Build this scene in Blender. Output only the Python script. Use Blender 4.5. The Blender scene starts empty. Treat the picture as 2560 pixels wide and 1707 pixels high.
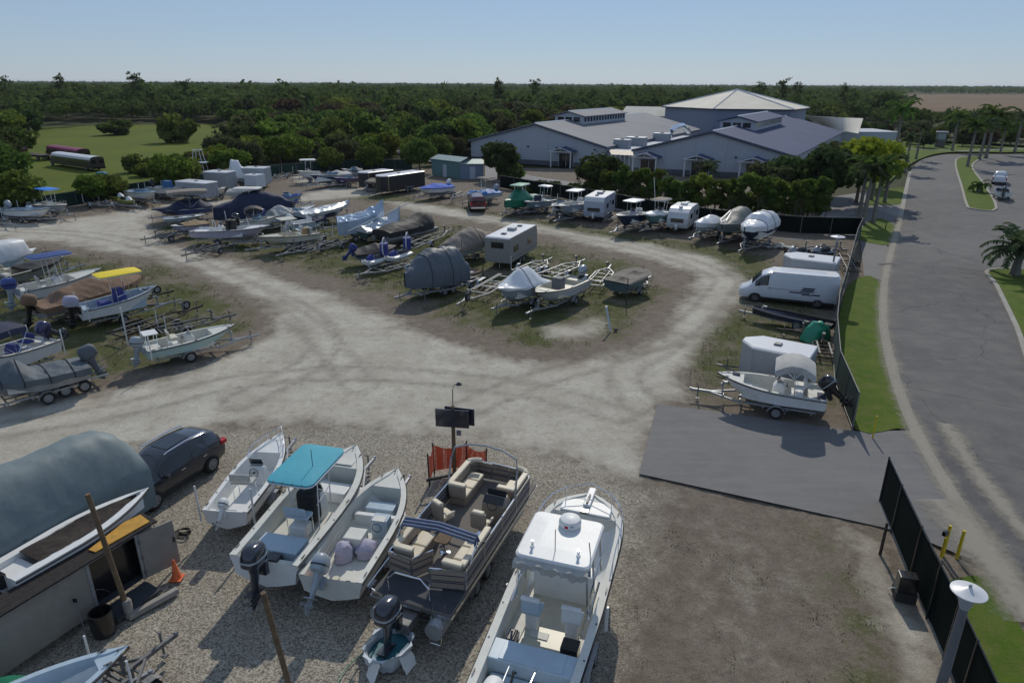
import bpy, math, random
import numpy as np
from mathutils import Vector, Matrix, noise as mnoise
R=math.radians
random.seed(7); RNG=np.random.default_rng(11)
scn=bpy.context.scene; COL=scn.collection

# ---------------- camera, sky, sun, exposure ----------------
CAM_H=14.8
cd=bpy.data.cameras.new('camera'); cam=bpy.data.objects.new('camera',cd); COL.objects.link(cam)
cd.sensor_width=36; cd.lens=24.03; cd.clip_start=.1; cd.clip_end=20000
cam.matrix_world=Matrix.Translation((0,0,CAM_H))@Matrix.Rotation(R(90-20.66),4,'X')@Matrix.Rotation(R(0.28),4,'Z')
scn.camera=cam
SUN_AZ=R(9); SUN_EL=R(38)
w=bpy.data.worlds.new('World'); scn.world=w; w.use_nodes=True
nt=w.node_tree; bg=nt.nodes['Background']
sk=nt.nodes.new('ShaderNodeTexSky'); sk.sky_type='NISHITA'; sk.sun_disc=False
sk.sun_elevation=SUN_EL; sk.sun_rotation=SUN_AZ; sk.altitude=0; sk.air_density=1.0; sk.dust_density=.0; sk.ozone_density=4
tint=nt.nodes.new('ShaderNodeMix'); tint.data_type='RGBA'; tint.blend_type='MULTIPLY'; tint.inputs[0].default_value=1; tint.inputs[7].default_value=(.90,.965,1.10,1)
pale=nt.nodes.new('ShaderNodeMix'); pale.data_type='RGBA'; pale.inputs[0].default_value=.62; pale.inputs[7].default_value=(4.5,5.75,7.7,1)
nt.links.new(sk.outputs[0],tint.inputs[6]); nt.links.new(tint.outputs[2],pale.inputs[6]); nt.links.new(pale.outputs[2],bg.inputs[0]); bg.inputs[1].default_value=.105
sd=bpy.data.lights.new('sun','SUN'); sun=bpy.data.objects.new('sun',sd); COL.objects.link(sun)
sd.energy=3.6; sd.angle=R(.5); sd.color=(1,.93,.81)
tos=Vector((math.sin(SUN_AZ)*math.cos(SUN_EL),math.cos(SUN_AZ)*math.cos(SUN_EL),math.sin(SUN_EL)))
sun.rotation_euler=tos.to_track_quat('Z','Y').to_euler(); sun.location=(0,0,60)
scn.view_settings.view_transform='Standard'; scn.view_settings.look='None'
scn.view_settings.exposure=-0.5; scn.view_settings.gamma=1
scn.cycles.max_bounces=5; scn.cycles.transparent_max_bounces=8; scn.cycles.volume_bounces=0

# ---------------- materials ----------------
MATS={}
def mat(n,col=(.5,.5,.5),rough=.5,metal=0,var=.18,scale=2.5,bump=0,bscale=20,trans=0,coat=0,objvar=0,grime=.0,spec=.5):
    if n in MATS: return MATS[n]
    m=bpy.data.materials.new(n); m.use_nodes=True; t=m.node_tree; N=t.nodes; Lk=t.links
    b=N['Principled BSDF']; b.inputs['Roughness'].default_value=rough; b.inputs['Metallic'].default_value=metal
    b.inputs['Coat Weight'].default_value=coat; b.inputs['Coat Roughness'].default_value=.08
    b.inputs['Specular IOR Level'].default_value=spec
    tc=N.new('ShaderNodeTexCoord'); no=N.new('ShaderNodeTexNoise'); no.inputs['Scale'].default_value=scale; no.inputs['Detail'].default_value=5
    no.inputs['Roughness'].default_value=.62
    Lk.new(tc.outputs['Object'],no.inputs['Vector'])
    mr=N.new('ShaderNodeMapRange'); mr.inputs[1].default_value=.3; mr.inputs[2].default_value=.7
    mr.inputs[3].default_value=1-var; mr.inputs[4].default_value=1+var*.6
    Lk.new(no.outputs[0],mr.inputs[0])
    mx=N.new('ShaderNodeMix'); mx.data_type='RGBA'; mx.blend_type='MULTIPLY'; mx.inputs[0].default_value=1
    mx.inputs[6].default_value=(*col,1); Lk.new(mr.outputs[0],mx.inputs[7]); out=mx.outputs[2]
    if grime:
        n2=N.new('ShaderNodeTexNoise'); n2.inputs['Scale'].default_value=1.3; n2.inputs['Detail'].default_value=8; n2.inputs['Roughness'].default_value=.75
        Lk.new(tc.outputs['Object'],n2.inputs['Vector'])
        r2=N.new('ShaderNodeMapRange'); r2.inputs[1].default_value=.5; r2.inputs[2].default_value=.72; r2.inputs[4].default_value=grime; Lk.new(n2.outputs[0],r2.inputs[0])
        g=N.new('ShaderNodeMix'); g.data_type='RGBA'; Lk.new(r2.outputs[0],g.inputs[0]); Lk.new(out,g.inputs[6]); g.inputs[7].default_value=(.16,.14,.11,1); out=g.outputs[2]
    if objvar:
        oi=N.new('ShaderNodeObjectInfo'); hs=N.new('ShaderNodeHueSaturation')
        a=N.new('ShaderNodeMapRange'); a.inputs[3].default_value=1-objvar; a.inputs[4].default_value=1+objvar; Lk.new(oi.outputs['Random'],a.inputs[0]); Lk.new(a.outputs[0],hs.inputs['Value'])
        mu=N.new('ShaderNodeMath'); mu.operation='MULTIPLY'; mu.inputs[1].default_value=7.31; Lk.new(oi.outputs['Random'],mu.inputs[0])
        fr=N.new('ShaderNodeMath'); fr.operation='FRACT'; Lk.new(mu.outputs[0],fr.inputs[0])
        a2=N.new('ShaderNodeMapRange'); a2.inputs[3].default_value=.465; a2.inputs[4].default_value=.525; Lk.new(fr.outputs[0],a2.inputs[0]); Lk.new(a2.outputs[0],hs.inputs['Hue'])
        Lk.new(out,hs.inputs['Color']); out=hs.outputs[0]
    Lk.new(out,b.inputs['Base Color'])
    if bump:
        bn=N.new('ShaderNodeTexNoise'); bn.inputs['Scale'].default_value=bscale; bn.inputs['Detail'].default_value=4; Lk.new(tc.outputs['Object'],bn.inputs['Vector'])
        bp=N.new('ShaderNodeBump'); bp.inputs['Strength'].default_value=bump; bp.inputs['Distance'].default_value=.03; Lk.new(bn.outputs[0],bp.inputs['Height']); Lk.new(bp.outputs[0],b.inputs['Normal'])
    if trans:
        tr=N.new('ShaderNodeBsdfTranslucent'); Lk.new(out,tr.inputs[0]); ms=N.new('ShaderNodeMixShader'); ms.inputs[0].default_value=trans
        Lk.new(b.outputs[0],ms.inputs[1]); Lk.new(tr.outputs[0],ms.inputs[2]); Lk.new(ms.outputs[0],N['Material Output'].inputs[0])
    MATS[n]=m; return m
WHITE=mat('gelcoat_white',(.74,.75,.74),.45,var=.07,grime=.16,spec=.35)
OFFW=mat('gelcoat_offwhite',(.62,.62,.57),.6,var=.1,grime=.15)
CREAM=mat('gelcoat_cream',(.60,.57,.46),.4,var=.1,grime=.2)
LBLUE=mat('gelcoat_pale_blue',(.42,.52,.60),.3,var=.1,grime=.1)
SEAFOAM=mat('gelcoat_seafoam',(.42,.56,.53),.3,var=.08,grime=.12)
BLUE=mat('canvas_blue',(.02,.10,.52),.8,var=.2,bump=.3)
NAVY=mat('canvas_navy',(.014,.022,.06),.75,var=.25,bump=.3)
ROYAL=mat('canvas_royal',(.03,.045,.22),.7,var=.2,bump=.3)
CYAN=mat('canvas_cyan',(.06,.36,.46),.75,var=.07,bump=.15)
YELL=mat('canvas_yellow',(.78,.60,.02),.7,var=.06)
GREEN=mat('tarp_green',(.01,.16,.09),.45,var=.3,bump=.4,bscale=5)
BROWNC=mat('canvas_brown',(.20,.125,.08),.85,var=.15,bump=.3,bscale=5)
TAN=mat('canvas_tan',(.25,.215,.18),.85,var=.12,bump=.3,bscale=5)
GREYC=mat('canvas_grey',(.10,.12,.14),.7,var=.2,bump=.4,bscale=5)
SLATE=mat('canvas_slate',(.065,.075,.09),.7,var=.25,bump=.4,bscale=5)
BLACKC=mat('canvas_black',(.02,.02,.022),.7,var=.3,bump=.4,bscale=5)
LGREYC=mat('canvas_light_grey',(.42,.42,.40),.8,var=.15,bump=.4,bscale=6)
WRAP=mat('shrinkwrap_white',(.70,.72,.74),.28,var=.08,bump=.5,bscale=5)
SILV=mat('tarp_silver',(.50,.54,.58),.36,metal=.35,var=.15,bump=.6,bscale=4)
BLK=mat('black_paint',(.012,.012,.014),.25,var=.2,coat=.5)
CHAR=mat('charcoal_paint',(.035,.04,.055),.22,metal=.3,var=.1,coat=.8)
LGREY=mat('motor_grey',(.33,.38,.42),.35,var=.12,grime=.15)
RUB=mat('rubber_black',(.018,.018,.018),.8,var=.3)
ALU=mat('galvanised_aluminium',(.36,.38,.40),.45,metal=.5,var=.2,scale=8)
CHR=mat('polished_steel',(.75,.77,.8),.12,metal=1,var=.05)
RUST=mat('rusty_dark_steel',(.055,.04,.035),.75,var=.5,scale=8)
GALV=mat('dark_galvanised_steel',(.2,.2,.2),.6,metal=.4,var=.35,scale=8)
WOOD=mat('weathered_wood',(.16,.105,.06),.85,var=.4,scale=5,bump=.5)
PLY=mat('ochre_plywood',(.52,.27,.03),.7,var=.25,scale=5)
GLASS=mat('tinted_glass',(.012,.016,.02),.08,var=.1,coat=.5)
BLUEG=mat('pale_blue_glass',(.12,.2,.26),.08,var=.1)
RED=mat('red_lens',(.5,.015,.02),.25,var=.1)
REDP=mat('dark_red_paint',(.10,.012,.02),.25,var=.2,coat=.6)
SEAT=mat('cream_vinyl',(.62,.55,.42),.5,var=.1)
SEATD=mat('mocha_vinyl',(.30,.25,.20),.5,var=.1)
CARPET=mat('grey_carpet',(.17,.155,.14),.95,var=.12,scale=8)
PURP=mat('dark_purple_gelcoat',(.05,.035,.11),.25,var=.2,coat=.5)
DBLUE=mat('navy_gelcoat',(.02,.03,.08),.22,var=.15,coat=.6)
LILAC=mat('pale_lilac_cloth',(.42,.40,.50),.9,var=.12,bump=.5,bscale=8)
PVC=mat('white_plastic_pipe',(.66,.67,.66),.4,var=.08)
ORNG=mat('orange_plastic',(.75,.16,.05),.6,var=.12)
YBOL=mat('yellow_paint',(.62,.46,.02),.5,var=.18,scale=6)
VANW=mat('van_paint_white',(.62,.65,.70),.3,var=.05,coat=.4,grime=.08)
DGRN=mat('dark_green_gelcoat',(.03,.07,.07),.3,var=.15)
TRW=mat('trailer_white_aluminium',(.66,.67,.69),.35,var=.06,grime=.12)
TRG=mat('trailer_skin_grey',(.34,.36,.38),.45,var=.08,grime=.2)
TRB=mat('trailer_skin_black',(.02,.021,.024),.4,var=.2)
GOLD=mat('gold_trim',(.35,.24,.12),.5,var=.1)
TEALB=mat('teal_bottom_paint',(.03,.14,.17),.5,var=.2)
CONC=mat('concrete',(.32,.30,.27),.9,var=.25,scale=3,bump=.4)
DKDECK=mat('dark_floor_and_shade',(.05,.055,.065),.8,var=.2)  # shed floor and ramp, also painted shade on the pontoon's stern

# ---------------- mesh helper ----------------
def tag(o,label=None,cat=None,group=None,kind=None):
    if label: o['label']=label
    if cat: o['category']=cat
    if group: o['group']=group
    if kind: o['kind']=kind
    return o
def thing(name,label,cat,loc=(0,0,0),rz=0,group=None):
    o=bpy.data.objects.new(name,None); COL.objects.link(o); o.empty_display_size=.3
    if len(loc)==2: loc=(*loc,0)
    o.location=loc; o.rotation_euler=(0,0,rz); return tag(o,label,cat,group)
class M:
    def __init__(s): s.v=[]; s.f=[]
    def add(s,vs,fs):
        n=len(s.v); s.v+= [tuple(p) for p in vs]; s.f+=[tuple(i+n for i in q) for q in fs]; return s
    def box(s,x0,x1,y0,y1,z0,z1,tx=0,ty=0):
        return s.add([(x0,y0,z0),(x1,y0,z0),(x1,y1,z0),(x0,y1,z0),(x0+tx,y0+ty,z1),(x1-tx,y0+ty,z1),(x1-tx,y1-ty,z1),(x0+tx,y1-ty,z1)],
          [(3,2,1,0),(4,5,6,7),(0,1,5,4),(1,2,6,5),(2,3,7,6),(3,0,4,7)])
    def cbox(s,c,d,rz=0,ry=0):
        m=M().box(-d[0]/2,d[0]/2,-d[1]/2,d[1]/2,-d[2]/2,d[2]/2)
        m.xf(Matrix.Translation(c)@Matrix.Rotation(rz,4,'Z')@Matrix.Rotation(ry,4,'Y')); return s.add(m.v,m.f)
    def xf(s,m): s.v=[tuple(m@Vector(p)) for p in s.v]; return s
    def prism(s,poly,z0,z1):
        n=len(poly); return s.add([(x,y,z0) for x,y in poly]+[(x,y,z1) for x,y in poly],[tuple(range(n-1,-1,-1)),tuple(range(n,2*n))]+[(i,(i+1)%n,n+(i+1)%n,n+i) for i in range(n)])
    def side(s,poly,y0,y1):   # polygon in xz extruded in y
        n=len(poly); return s.add([(x,y0,z) for x,z in poly]+[(x,y1,z) for x,z in poly],[tuple(range(n)),tuple(range(2*n-1,n-1,-1))]+[((i+1)%n,i,n+i,n+(i+1)%n) for i in range(n)])
    def loft(s,rings,closed=True,cap0=True,cap1=True):
        n=len(rings[0]); k=len(rings); vs=[p for r in rings for p in r]; fs=[]
        for i in range(k-1):
            for j in range(n if closed else n-1):
                a=i*n+j;b=i*n+(j+1)%n; fs.append((a,b,b+n,a+n))
        if cap0: fs.append(tuple(range(n-1,-1,-1)))
        if cap1: fs.append(tuple(range((k-1)*n,k*n)))
        return s.add(vs,fs)
    def tube(s,pts,r,n=6,closed=False):
        P=[Vector(p) for p in pts]; k=len(P); rings=[]
        for i in range(k):
            d=(P[min(i+1,k-1)]-P[max(i-1,0)])
            if closed: d=P[(i+1)%k]-P[i-1]
            if d.length<1e-6: d=Vector((0,0,1))
            d.normalize(); u=d.cross(Vector((0,0,1)) if abs(d.z)<.9 else Vector((1,0,0))).normalized(); v=d.cross(u)
            rr=r[i] if isinstance(r,(list,tuple)) else r
            rings.append([tuple(P[i]+u*(rr*math.cos(a))+v*(rr*math.sin(a))) for a in [2*math.pi*j/n for j in range(n)]])
        if closed: rings.append(rings[0])
        return s.loft(rings,True,not closed,not closed)
    def lathe(s,prof,c=(0,0,0),ax='Z',n=16,cap=True):
        rings=[]
        for r,z in prof:
            rg=[]
            for j in range(n):
                a=2*math.pi*j/n; x,y=r*math.cos(a),r*math.sin(a)
                p=(x,y,z) if ax=='Z' else ((x,z,y) if ax=='Y' else (z,x,y))
                rg.append((p[0]+c[0],p[1]+c[1],p[2]+c[2]))
            rings.append(rg)
        return s.loft(rings,True,cap,cap)
    def build(s,name,m,parent=None,smooth=False,bevel=0,label=None):
        me=bpy.data.meshes.new(name); me.from_pydata(s.v,[],s.f); me.materials.append(m); me.validate()
        if smooth:
            for p in me.polygons: p.use_smooth=True
            if smooth is not True and smooth>1:
                pass
        o=bpy.data.objects.new(name,me); COL.objects.link(o)
        if parent: o.parent=parent
        if bevel:
            b=o.modifiers.new('bevel','BEVEL'); b.width=bevel; b.segments=2; b.limit_method='ANGLE'; b.angle_limit=R(40)
        if smooth:
            try: me.set_sharp_from_angle(angle=R(42))
            except Exception: pass
        if label: o['label']=label
        return o
def sell(cx,cy,z,a,b,e=2.6,n=16,tilt=0):
    r=[]
    for j in range(n):
        t=2*math.pi*j/n; c,s_=math.cos(t),math.sin(t)
        x=a*math.copysign(abs(c)**(2/e),c); y=b*math.copysign(abs(s_)**(2/e),s_); r.append((cx+x,cy+y,z+tilt*x))
    return r
def rrect(x0,x1,y0,y1,r,n=4):
    P=[]
    for cx,cy,a0 in ((x1-r,y1-r,0),(x0+r,y1-r,90),(x0+r,y0+r,180),(x1-r,y0+r,270)):
        for i in range(n+1):
            a=R(a0+90*i/n); P.append((cx+r*math.cos(a),cy+r*math.sin(a)))
    return P
def ab(a,b): return math.atan2(b[1]-a[1],b[0]-a[0]), math.hypot(b[0]-a[0],b[1]-a[1])

# ---------------- wheels, motors, trailers ----------------
def wheel(parent,x,y,r=.33,wd=.2,rim=ALU,name='wheel',z=None):
    z=r if z is None else z
    t=M().lathe([(r*.62,-wd/2),(r*.9,-wd/2),(r,-wd*.3),(r,wd*.3),(r*.9,wd/2),(r*.62,wd/2),(r*.58,0),(r*.62,-wd/2)],(x,y,z),'Y',18,False)
    wo=t.build(name,RUB,parent,True)
    s=1 if y>=0 else -1
    rm=M().lathe([(r*.6,-wd*.3),(r*.6,wd*.3)],(x,y,z),'Y',14)
    for k in range(6):
        a=2*math.pi*k/6; rm.cbox((x+math.cos(a)*r*.33,y+s*wd*.42,z+math.sin(a)*r*.33),(r*.5,.03,.05),0,-a)
    rm.lathe([(r*.63,wd*.40*s-.01),(r*.63,wd*.40*s+.02),(r*.55,wd*.40*s+.02),(r*.55,wd*.40*s-.01)],(x,y,z),'Y',16)
    rm.lathe([(r*.14,wd*.45*s-.02),(r*.14,wd*.45*s+.02)],(x,y,z),'Y',8)
    rm.build('rim',rim,wo); return wo
def motor(root,z,x=0,y=0,k=1.0,cow=BLK,leg=None,tilt=0,cover=False,steer=0):
    leg=leg or cow
    Mx=Matrix.Translation((x,y,z))@Matrix.Rotation(steer,4,'Z')@Matrix.Rotation(R(tilt),4,'Y')@Matrix.Scale(k,4)
    m=M()
    m.box(-.1,.06,-.15,.15,-.3,.08); m.box(-.2,-.05,-.09,.09,-.15,.1)
    m.loft([sell(-.36,0,.2,.24,.15,2.4,12),sell(-.36,0,-.1,.15,.1,2.4,12),sell(-.38,0,-.55,.12,.065,2.2,12),sell(-.4,0,-.78,.15,.05,2,12)])
    m.box(-.68,-.2,-.13,.13,-.63,-.6)
    m.loft([[(xx,r*math.cos(a),-.82+r*math.sin(a)) for a in [2*math.pi*j/10 for j in range(10)]] for xx,r in ((-.12,.015),(-.2,.06),(-.35,.085),(-.55,.075),(-.66,.05))])
    m.add([(-.2,0,-.88),(-.55,0,-.88),(-.5,0,-1.1),(-.4,0,-1.1),(-.2,.012,-.88),(-.55,.012,-.88),(-.5,.012,-1.1),(-.4,.012,-1.1)],[(0,1,2,3),(7,6,5,4),(0,3,7,4),(1,0,4,5),(2,1,5,6),(3,2,6,7)])
    m.xf(Mx); mo=m.build('outboard_motor',leg,root,True)
    c=M(); c.loft([sell(-.36,0,.14,.30,.19,3,20),sell(-.38,0,.22,.37,.235,3,20),sell(-.38,0,.42,.38,.235,3,20,-.02),sell(-.37,0,.58,.35,.215,2.8,20,-.05),sell(-.36,0,.68,.27,.17,2.6,20,-.07),sell(-.36,0,.72,.12,.08,2.4,20,-.07)]).xf(Mx)
    c.build('cowling',cow,mo,True)
    if not cover:
        b=M().loft([sell(-.38,0,.335,.385,.243,3,20),sell(-.38,0,.385,.387,.243,3,20)]).xf(Mx); b.build('trim_band',LGREY if cow in (BLK,CHAR) else BLK,mo,True)
        p=M()
        for q in range(3):
            a=2*math.pi*q/3
            p.add([(-.7,0,-.82),(-.72,.05*math.cos(a)-.04*math.sin(a),-.82+.05*math.sin(a)+.04*math.cos(a)),(-.74,.17*math.cos(a)-.07*math.sin(a),-.82+.17*math.sin(a)+.07*math.cos(a)),(-.69,.17*math.cos(a)+.06*math.sin(a),-.82+.17*math.sin(a)-.06*math.cos(a))],[(0,1,2,3),(3,2,1,0)])
        p.xf(Mx).build('propeller',GALV,mo)
    return mo
def trailer(a,b,label,wd=1.7,col=ALU,axles=1,group='boat trailers in the yard',loaded=False,guides=True,h=.52,xw=None,jack=True,spare=False):
    rz,L=ab(a,b); t=thing('boat_trailer',label,'trailer',(*a,0),rz,group)
    f=M(); y=wd/2; k=min(L*.62,L-1.6); r=.045
    for s in (1,-1):
        f.cbox((k/2,s*y*.86,h),(k,.055,.09)); ang=math.atan2(-s*y*.84,L-.9-k)
        f.cbox(((k+L-.9)/2,s*y*.44,h),(math.hypot(L-.9-k,y*.86)+.05,.055,.09),ang)
    f.cbox((L-.75,0,h),(1.6,.09,.12)); f.lathe([(.05,0),(.08,.04),(.05,.09)],(L+.03,0,h),'Z',8)
    for q in (.05,.35,.65,.95): f.cbox((k*q,0,h-.1),(.07,wd*.86,.09))
    f.cbox((k+(L-.9-k)*.5,0,h-.08),(.06,y*.9,.07))
    xw=xw if xw else L*.3; xs=[xw] if axles==1 else [xw-.42,xw+.42]
    for xx in xs: f.cbox((xx,0,.33),(.07,wd+.25,.07))
    f.build('frame',col,t)
    for s in (1,-1):
        bk=M(); bk.cbox((k*.52,s*y*.5,h+.12),(k*.92,.09,.05))
        for q in (.15,.85): bk.cbox((k*(.52+(q-.5)*.9),s*y*.5,h),(.05,.05,.24))
        bk.build('bunk',GALV,t)
        for xx in xs: wheel(t,xx,s*(y+.17),.31,.18)
        fd=M(); le=.42+(.42 if axles==2 else 0); pr=[(-le,0),(-le+.12,.2),(-le+.3,.34),(le-.3,.34),(le-.12,.2),(le,0)]
        fd.loft([[(xw+px,s*(y+.06),h-.16+pz),(xw+px,s*(y+.29),h-.16+pz),(xw+px,s*(y+.29),h-.145+pz),(xw+px,s*(y+.06),h-.145+pz)] for px,pz in pr])
        fd.build('fender',col,t)
        if guides and not loaded:
            g=M().tube([(.25,s*y*.95,h),(.25,s*(y+.1),h+.05),(.25,s*(y+.1),h+1.1)],.03,6); g.build('guide_pole',PVC,t)
    wp=M(); wp.cbox((L-1.5,0,h+.35),(.08,.07,.7)); wp.cbox((L-1.6,0,h+.62),(.25,.16,.1)); wp.lathe([(.07,-.08),(.07,.08)],(L-1.45,0,h+.5),'Y',8); wp.build('winch_post',GALV if not loaded else col,t)
    if jack:
        j=M().tube([(L-.35,.1,.12),(L-.35,.1,h+.35)],.035,6); j.cbox((L-.35,.1,.05),(.16,.16,.05)); j.tube([(L-.35,.1,h+.3),(L-.35,.3,h+.3)],.015,5); j.build('jack',GALV,t)
    if spare: wheel(t,L-1.0,.28,.31,.18,name='spare_wheel',z=h+.3)
    return t

# ---------------- boats ----------------
def cr(t,a,b): return max(0.,min(1.,(t-a)/(b-a)))
def boat(a,b,beam,label,short,hull=WHITE,deck=OFFW,zk=.5,D=.95,rise=.4,bow=2.3,feats=(),td=.74,ta=.10,gw=.14,band=None,group=None,
         trail=True,tcol=ALU,ax=1,cat='boat',name='motor_boat',sole=.4,bottom=None,tl=1.15,stripe=None,rub=RUB,fb=None):
    rz,L=ab(a,b); t=thing(name,label,cat,(*a,0),rz,group); rnd=random.Random(hash(short)%9999 if False else sum(map(ord,short)))
    W=lambda s: beam/2*((.92+.08*s/.4) if s<.4 else max(.012,1-((s-.4)/.6)**bow))
    ZS=lambda s: zk+D+rise*s**1.7
    ZK=lambda s: zk+(D+rise)*.86*cr(s,.6,1)**2.6
    ZC=lambda s: min(ZS(s)-.06,zk+.3*D+(D*.5+rise*.9)*cr(s,.35,1)**2.1)
    WC=lambda s: W(s)*(.86-.25*cr(s,.5,1)**1.5)
    X=lambda s,q: s*L-(.11*L*s**5)*q
    S=[0,.05,.12,.2,.3,.4,.5,.58,.66,.73,.79,.84,.88,.92,.95,.975,.99,1]
    rings=[]
    for s in S:
        wg,wc=W(s),WC(s); zg,zc,z0=ZS(s),ZC(s),ZK(s); wm=wc+(wg-wc)*.38; zm=zc+(zg-zc)*.5
        h=[(X(s,0),wg,zg),(X(s,.25),wm,zm),(X(s,.6),wc,zc),(X(s,.8),wc*.5,(zc+z0)/2-.02*D),(X(s,1),.008,z0)]
        rings.append(h+[(p[0],-p[1],p[2]) for p in h[::-1]])
    m=M().loft(rings,False,True,False); m.build('hull',hull,t,True)
    if bottom:
        bm=M(); rb=[]
        for s in S[:14]:
            wc=WC(s)+.008; rb.append([(X(s,.6),wc,ZC(s)),(X(s,1),.0,ZK(s)-.012),(X(s,.6),-wc,ZC(s))])
        bm.loft(rb,False,False,False).build('bottom_paint',bottom,t)
    if stripe:
        for sg in (1,-1):
            st=M(); rr=[]
            for s in S[:16]:
                wg,wc=W(s),WC(s); wm=wc+(wg-wc)*.38; zg,zc=ZS(s),ZC(s); zm=zc+(zg-zc)*.5; u=.42
                rr.append([(X(s,.12),sg*(wm+(wg-wm)*.75+.006),zm+(zg-zm)*.75),(X(s,.2),sg*(wm+(wg-wm)*u+.006),zm+(zg-zm)*u)])
            st.loft(rr,False,False,False).build('stripe',stripe,t)
    # rub rail
    rr=M()
    path=[(X(s,0),W(s)+.012,ZS(s)-.05) for s in S]+[(X(s,0),-W(s)-.012,ZS(s)-.05) for s in S[::-1]]
    rr.tube(path,.022,5).build('rub_rail',rub,t)
    # deck liner
    zf=zk+sole; S2=sorted(set(S+[ta,ta+.004,td,td+.004])); rd=[]
    for s in S2:
        wg=W(s); wi=max(wg-gw,wg*.45); zg=ZS(s)+.012
        if s<=ta: f=zg-.16
        elif s<td+.002: f=zf
        else: f=zg-.03
        f=min(f,zg-.03); wf=min(wi,wi-.03 if s<td else wi)
        xx=X(s,0)-(.0 if s<1 else .01)
        h=[(xx,wg*.995,zg),(xx,wi,zg+.008),(xx,wi-.012,f),(xx,wf*.5,f)]
        rd.append(h+[(p[0],-p[1],p[2]) for p in h[::-1]])
    dk=M().loft(rd,False,False,False).build('deck',deck,t,True)
    zg0=ZS(.1)
    for F in feats:
        k=F[0]; A=F[1] if len(F)>1 else {}
        g=lambda key,d: A.get(key,d)
        if k=='motor': motor(t,ZS(0)-.05,-.02,g('y',0),g('k',1.1),g('c',BLK),g('leg',None),g('tilt',0),g('cover',False),g('steer',0))
        elif k=='console':
            x=g('x',.45)*L; c=g('c',deck); h=g('h',.95); wd=g('w',.62); ln=g('l',.6)
            m=M().loft([rr_(x-ln/2,x+ln/2,wd,zf),rr_(x-ln/2,x+ln/2-.05,wd*.97,zf+h*.72),rr_(x-ln/2+.1,x+ln/2-.2,wd*.92,zf+h)])
            co=m.build('console',c,t,bevel=.03)
            if not g('cover',False):
                M().tube([(x+ln/2-.22,-wd*.42,zf+h),(x+ln/2-.32,-wd*.4,zf+h+.32),(x+ln/2-.32,wd*.4,zf+h+.32),(x+ln/2-.22,wd*.42,zf+h)],.014,5).build('windscreen_rail',CHR,co)
                M().add([(x+ln/2-.2,-wd*.42,zf+h),(x+ln/2-.2,wd*.42,zf+h),(x+ln/2-.34,wd*.39,zf+h+.3),(x+ln/2-.34,-wd*.39,zf+h+.3),(x+ln/2-.19,-wd*.42,zf+h),(x+ln/2-.19,wd*.42,zf+h),(x+ln/2-.33,wd*.39,zf+h+.3),(x+ln/2-.33,-wd*.39,zf+h+.3)],[(0,1,2,3),(7,6,5,4),(3,2,6,7)]).build('windscreen',GLASS,co)
                c2=M(); 
                for q in range(12):
                    pass
                ring=[(x-ln/2-.08+.06*math.sin(aa)*.5,.17*math.cos(aa),zf+h*.78+.17*math.sin(aa)) for aa in [2*math.pi*j/12 for j in range(12)]]
                c2.tube(ring,.014,5,True); c2.cbox((x-ln/2-.05,0,zf+h*.78),(.1,.05,.05)); c2.tube([ring[0],ring[6]],.01,4); c2.build('steering_wheel',BLK,co)
                M().cbox((x-ln/2+.16,0,zf+h*.93),(.2,wd*.7,.03),0,R(-35)).build('dash_panel',BLK,co)
        elif k=='seat':   # leaning post / cooler seat
            x=g('x',.32)*L; c=g('c',WHITE); wd=g('w',.8)
            s1=M()
            for yy in (-wd*.42,wd*.42): s1.tube([(x-.18,yy,zf),(x-.2,yy,zf+.72),(x+.2,yy,zf+.72),(x+.22,yy,zf)],.022,6)
            so=s1.build('seat_frame',CHR,t); M().cbox((x,0,zf+.76),(.42,wd,.12)).build('seat',c,t,bevel=.04)
            M().cbox((x-.24,0,zf+1.02),(.1,wd*.95,.3),0,R(-8)).build('backrest',c,t,bevel=.04)
            if g('cool',True): M().box(x-.24,x+.24,-wd*.36,wd*.36,zf,zf+.42).build('cooler',WHITE,t,bevel=.03)
        elif k=='box':
            x,y,dx,dy,h=F[2]; M().box(x*L-dx/2,x*L+dx/2,y-dy/2,y+dy/2,zf,zf+h).build(F[3],F[4],t,bevel=.02)
        elif k=='ttop':
            x=g('x',.45)*L; ln=g('l',2); wd=g('w',1.6); z=g('z',2.9); c=g('c',WHITE); th=g('th',.06); fr=g('f',CHR)
            m=M(); P=rrect(x-ln/2,x+ln/2,-wd/2,wd/2,g('r',.25)); cx=x
            m.loft([[(px,py,z+.0) for px,py in P],[(px,py,z+th) for px,py in P],[(cx+(px-cx)*.8,py*.8,z+th+.05) for px,py in P],[(cx+(px-cx)*.3,py*.3,z+th+.075) for px,py in P]])
            cp=m.build('canopy',c,t,True)
            f=M(); f.tube([(px,py,z-.02) for px,py in P],.025,6,True)
            for s in (1,-1):
                f.tube([(x-.35,s*.42,zf),(x-.45,s*wd*.36,z)],.024,6); f.tube([(x+.5,s*.42,zf),(x+.3,s*wd*.36,z)],.024,6)
                f.tube([(x-.38,s*.425,zf+.9),(x+.45,s*.43,zf+1.1)],.02,5)
                f.tube([(x-ln*.48,s*wd*.36,z-.03),(x+ln*.48,s*wd*.36,z-.03)],.02,5)
            f.tube([(x-.44,-wd*.37,z-.12),(x-.44,wd*.37,z-.12)],.02,5); f.tube([(x+.3,-wd*.37,z-.03),(x+.3,wd*.37,z-.03)],.02,5)
            f.build('canopy_frame',fr,t)
            if g('ant',True):
                M().tube([(x-.2,-wd*.2,z+th+.05),(x-.2,-wd*.2,z+.75)],.012,5).build('antenna',BLK if c is not BLK else WHITE,t)
        elif k=='bimini':
            x=g('x',.45)*L; ln=g('l',2); z=g('z',2.7); c=g('c',BLUE); wd=g('w',beam*.92); m=M(); rs=[]
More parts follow.
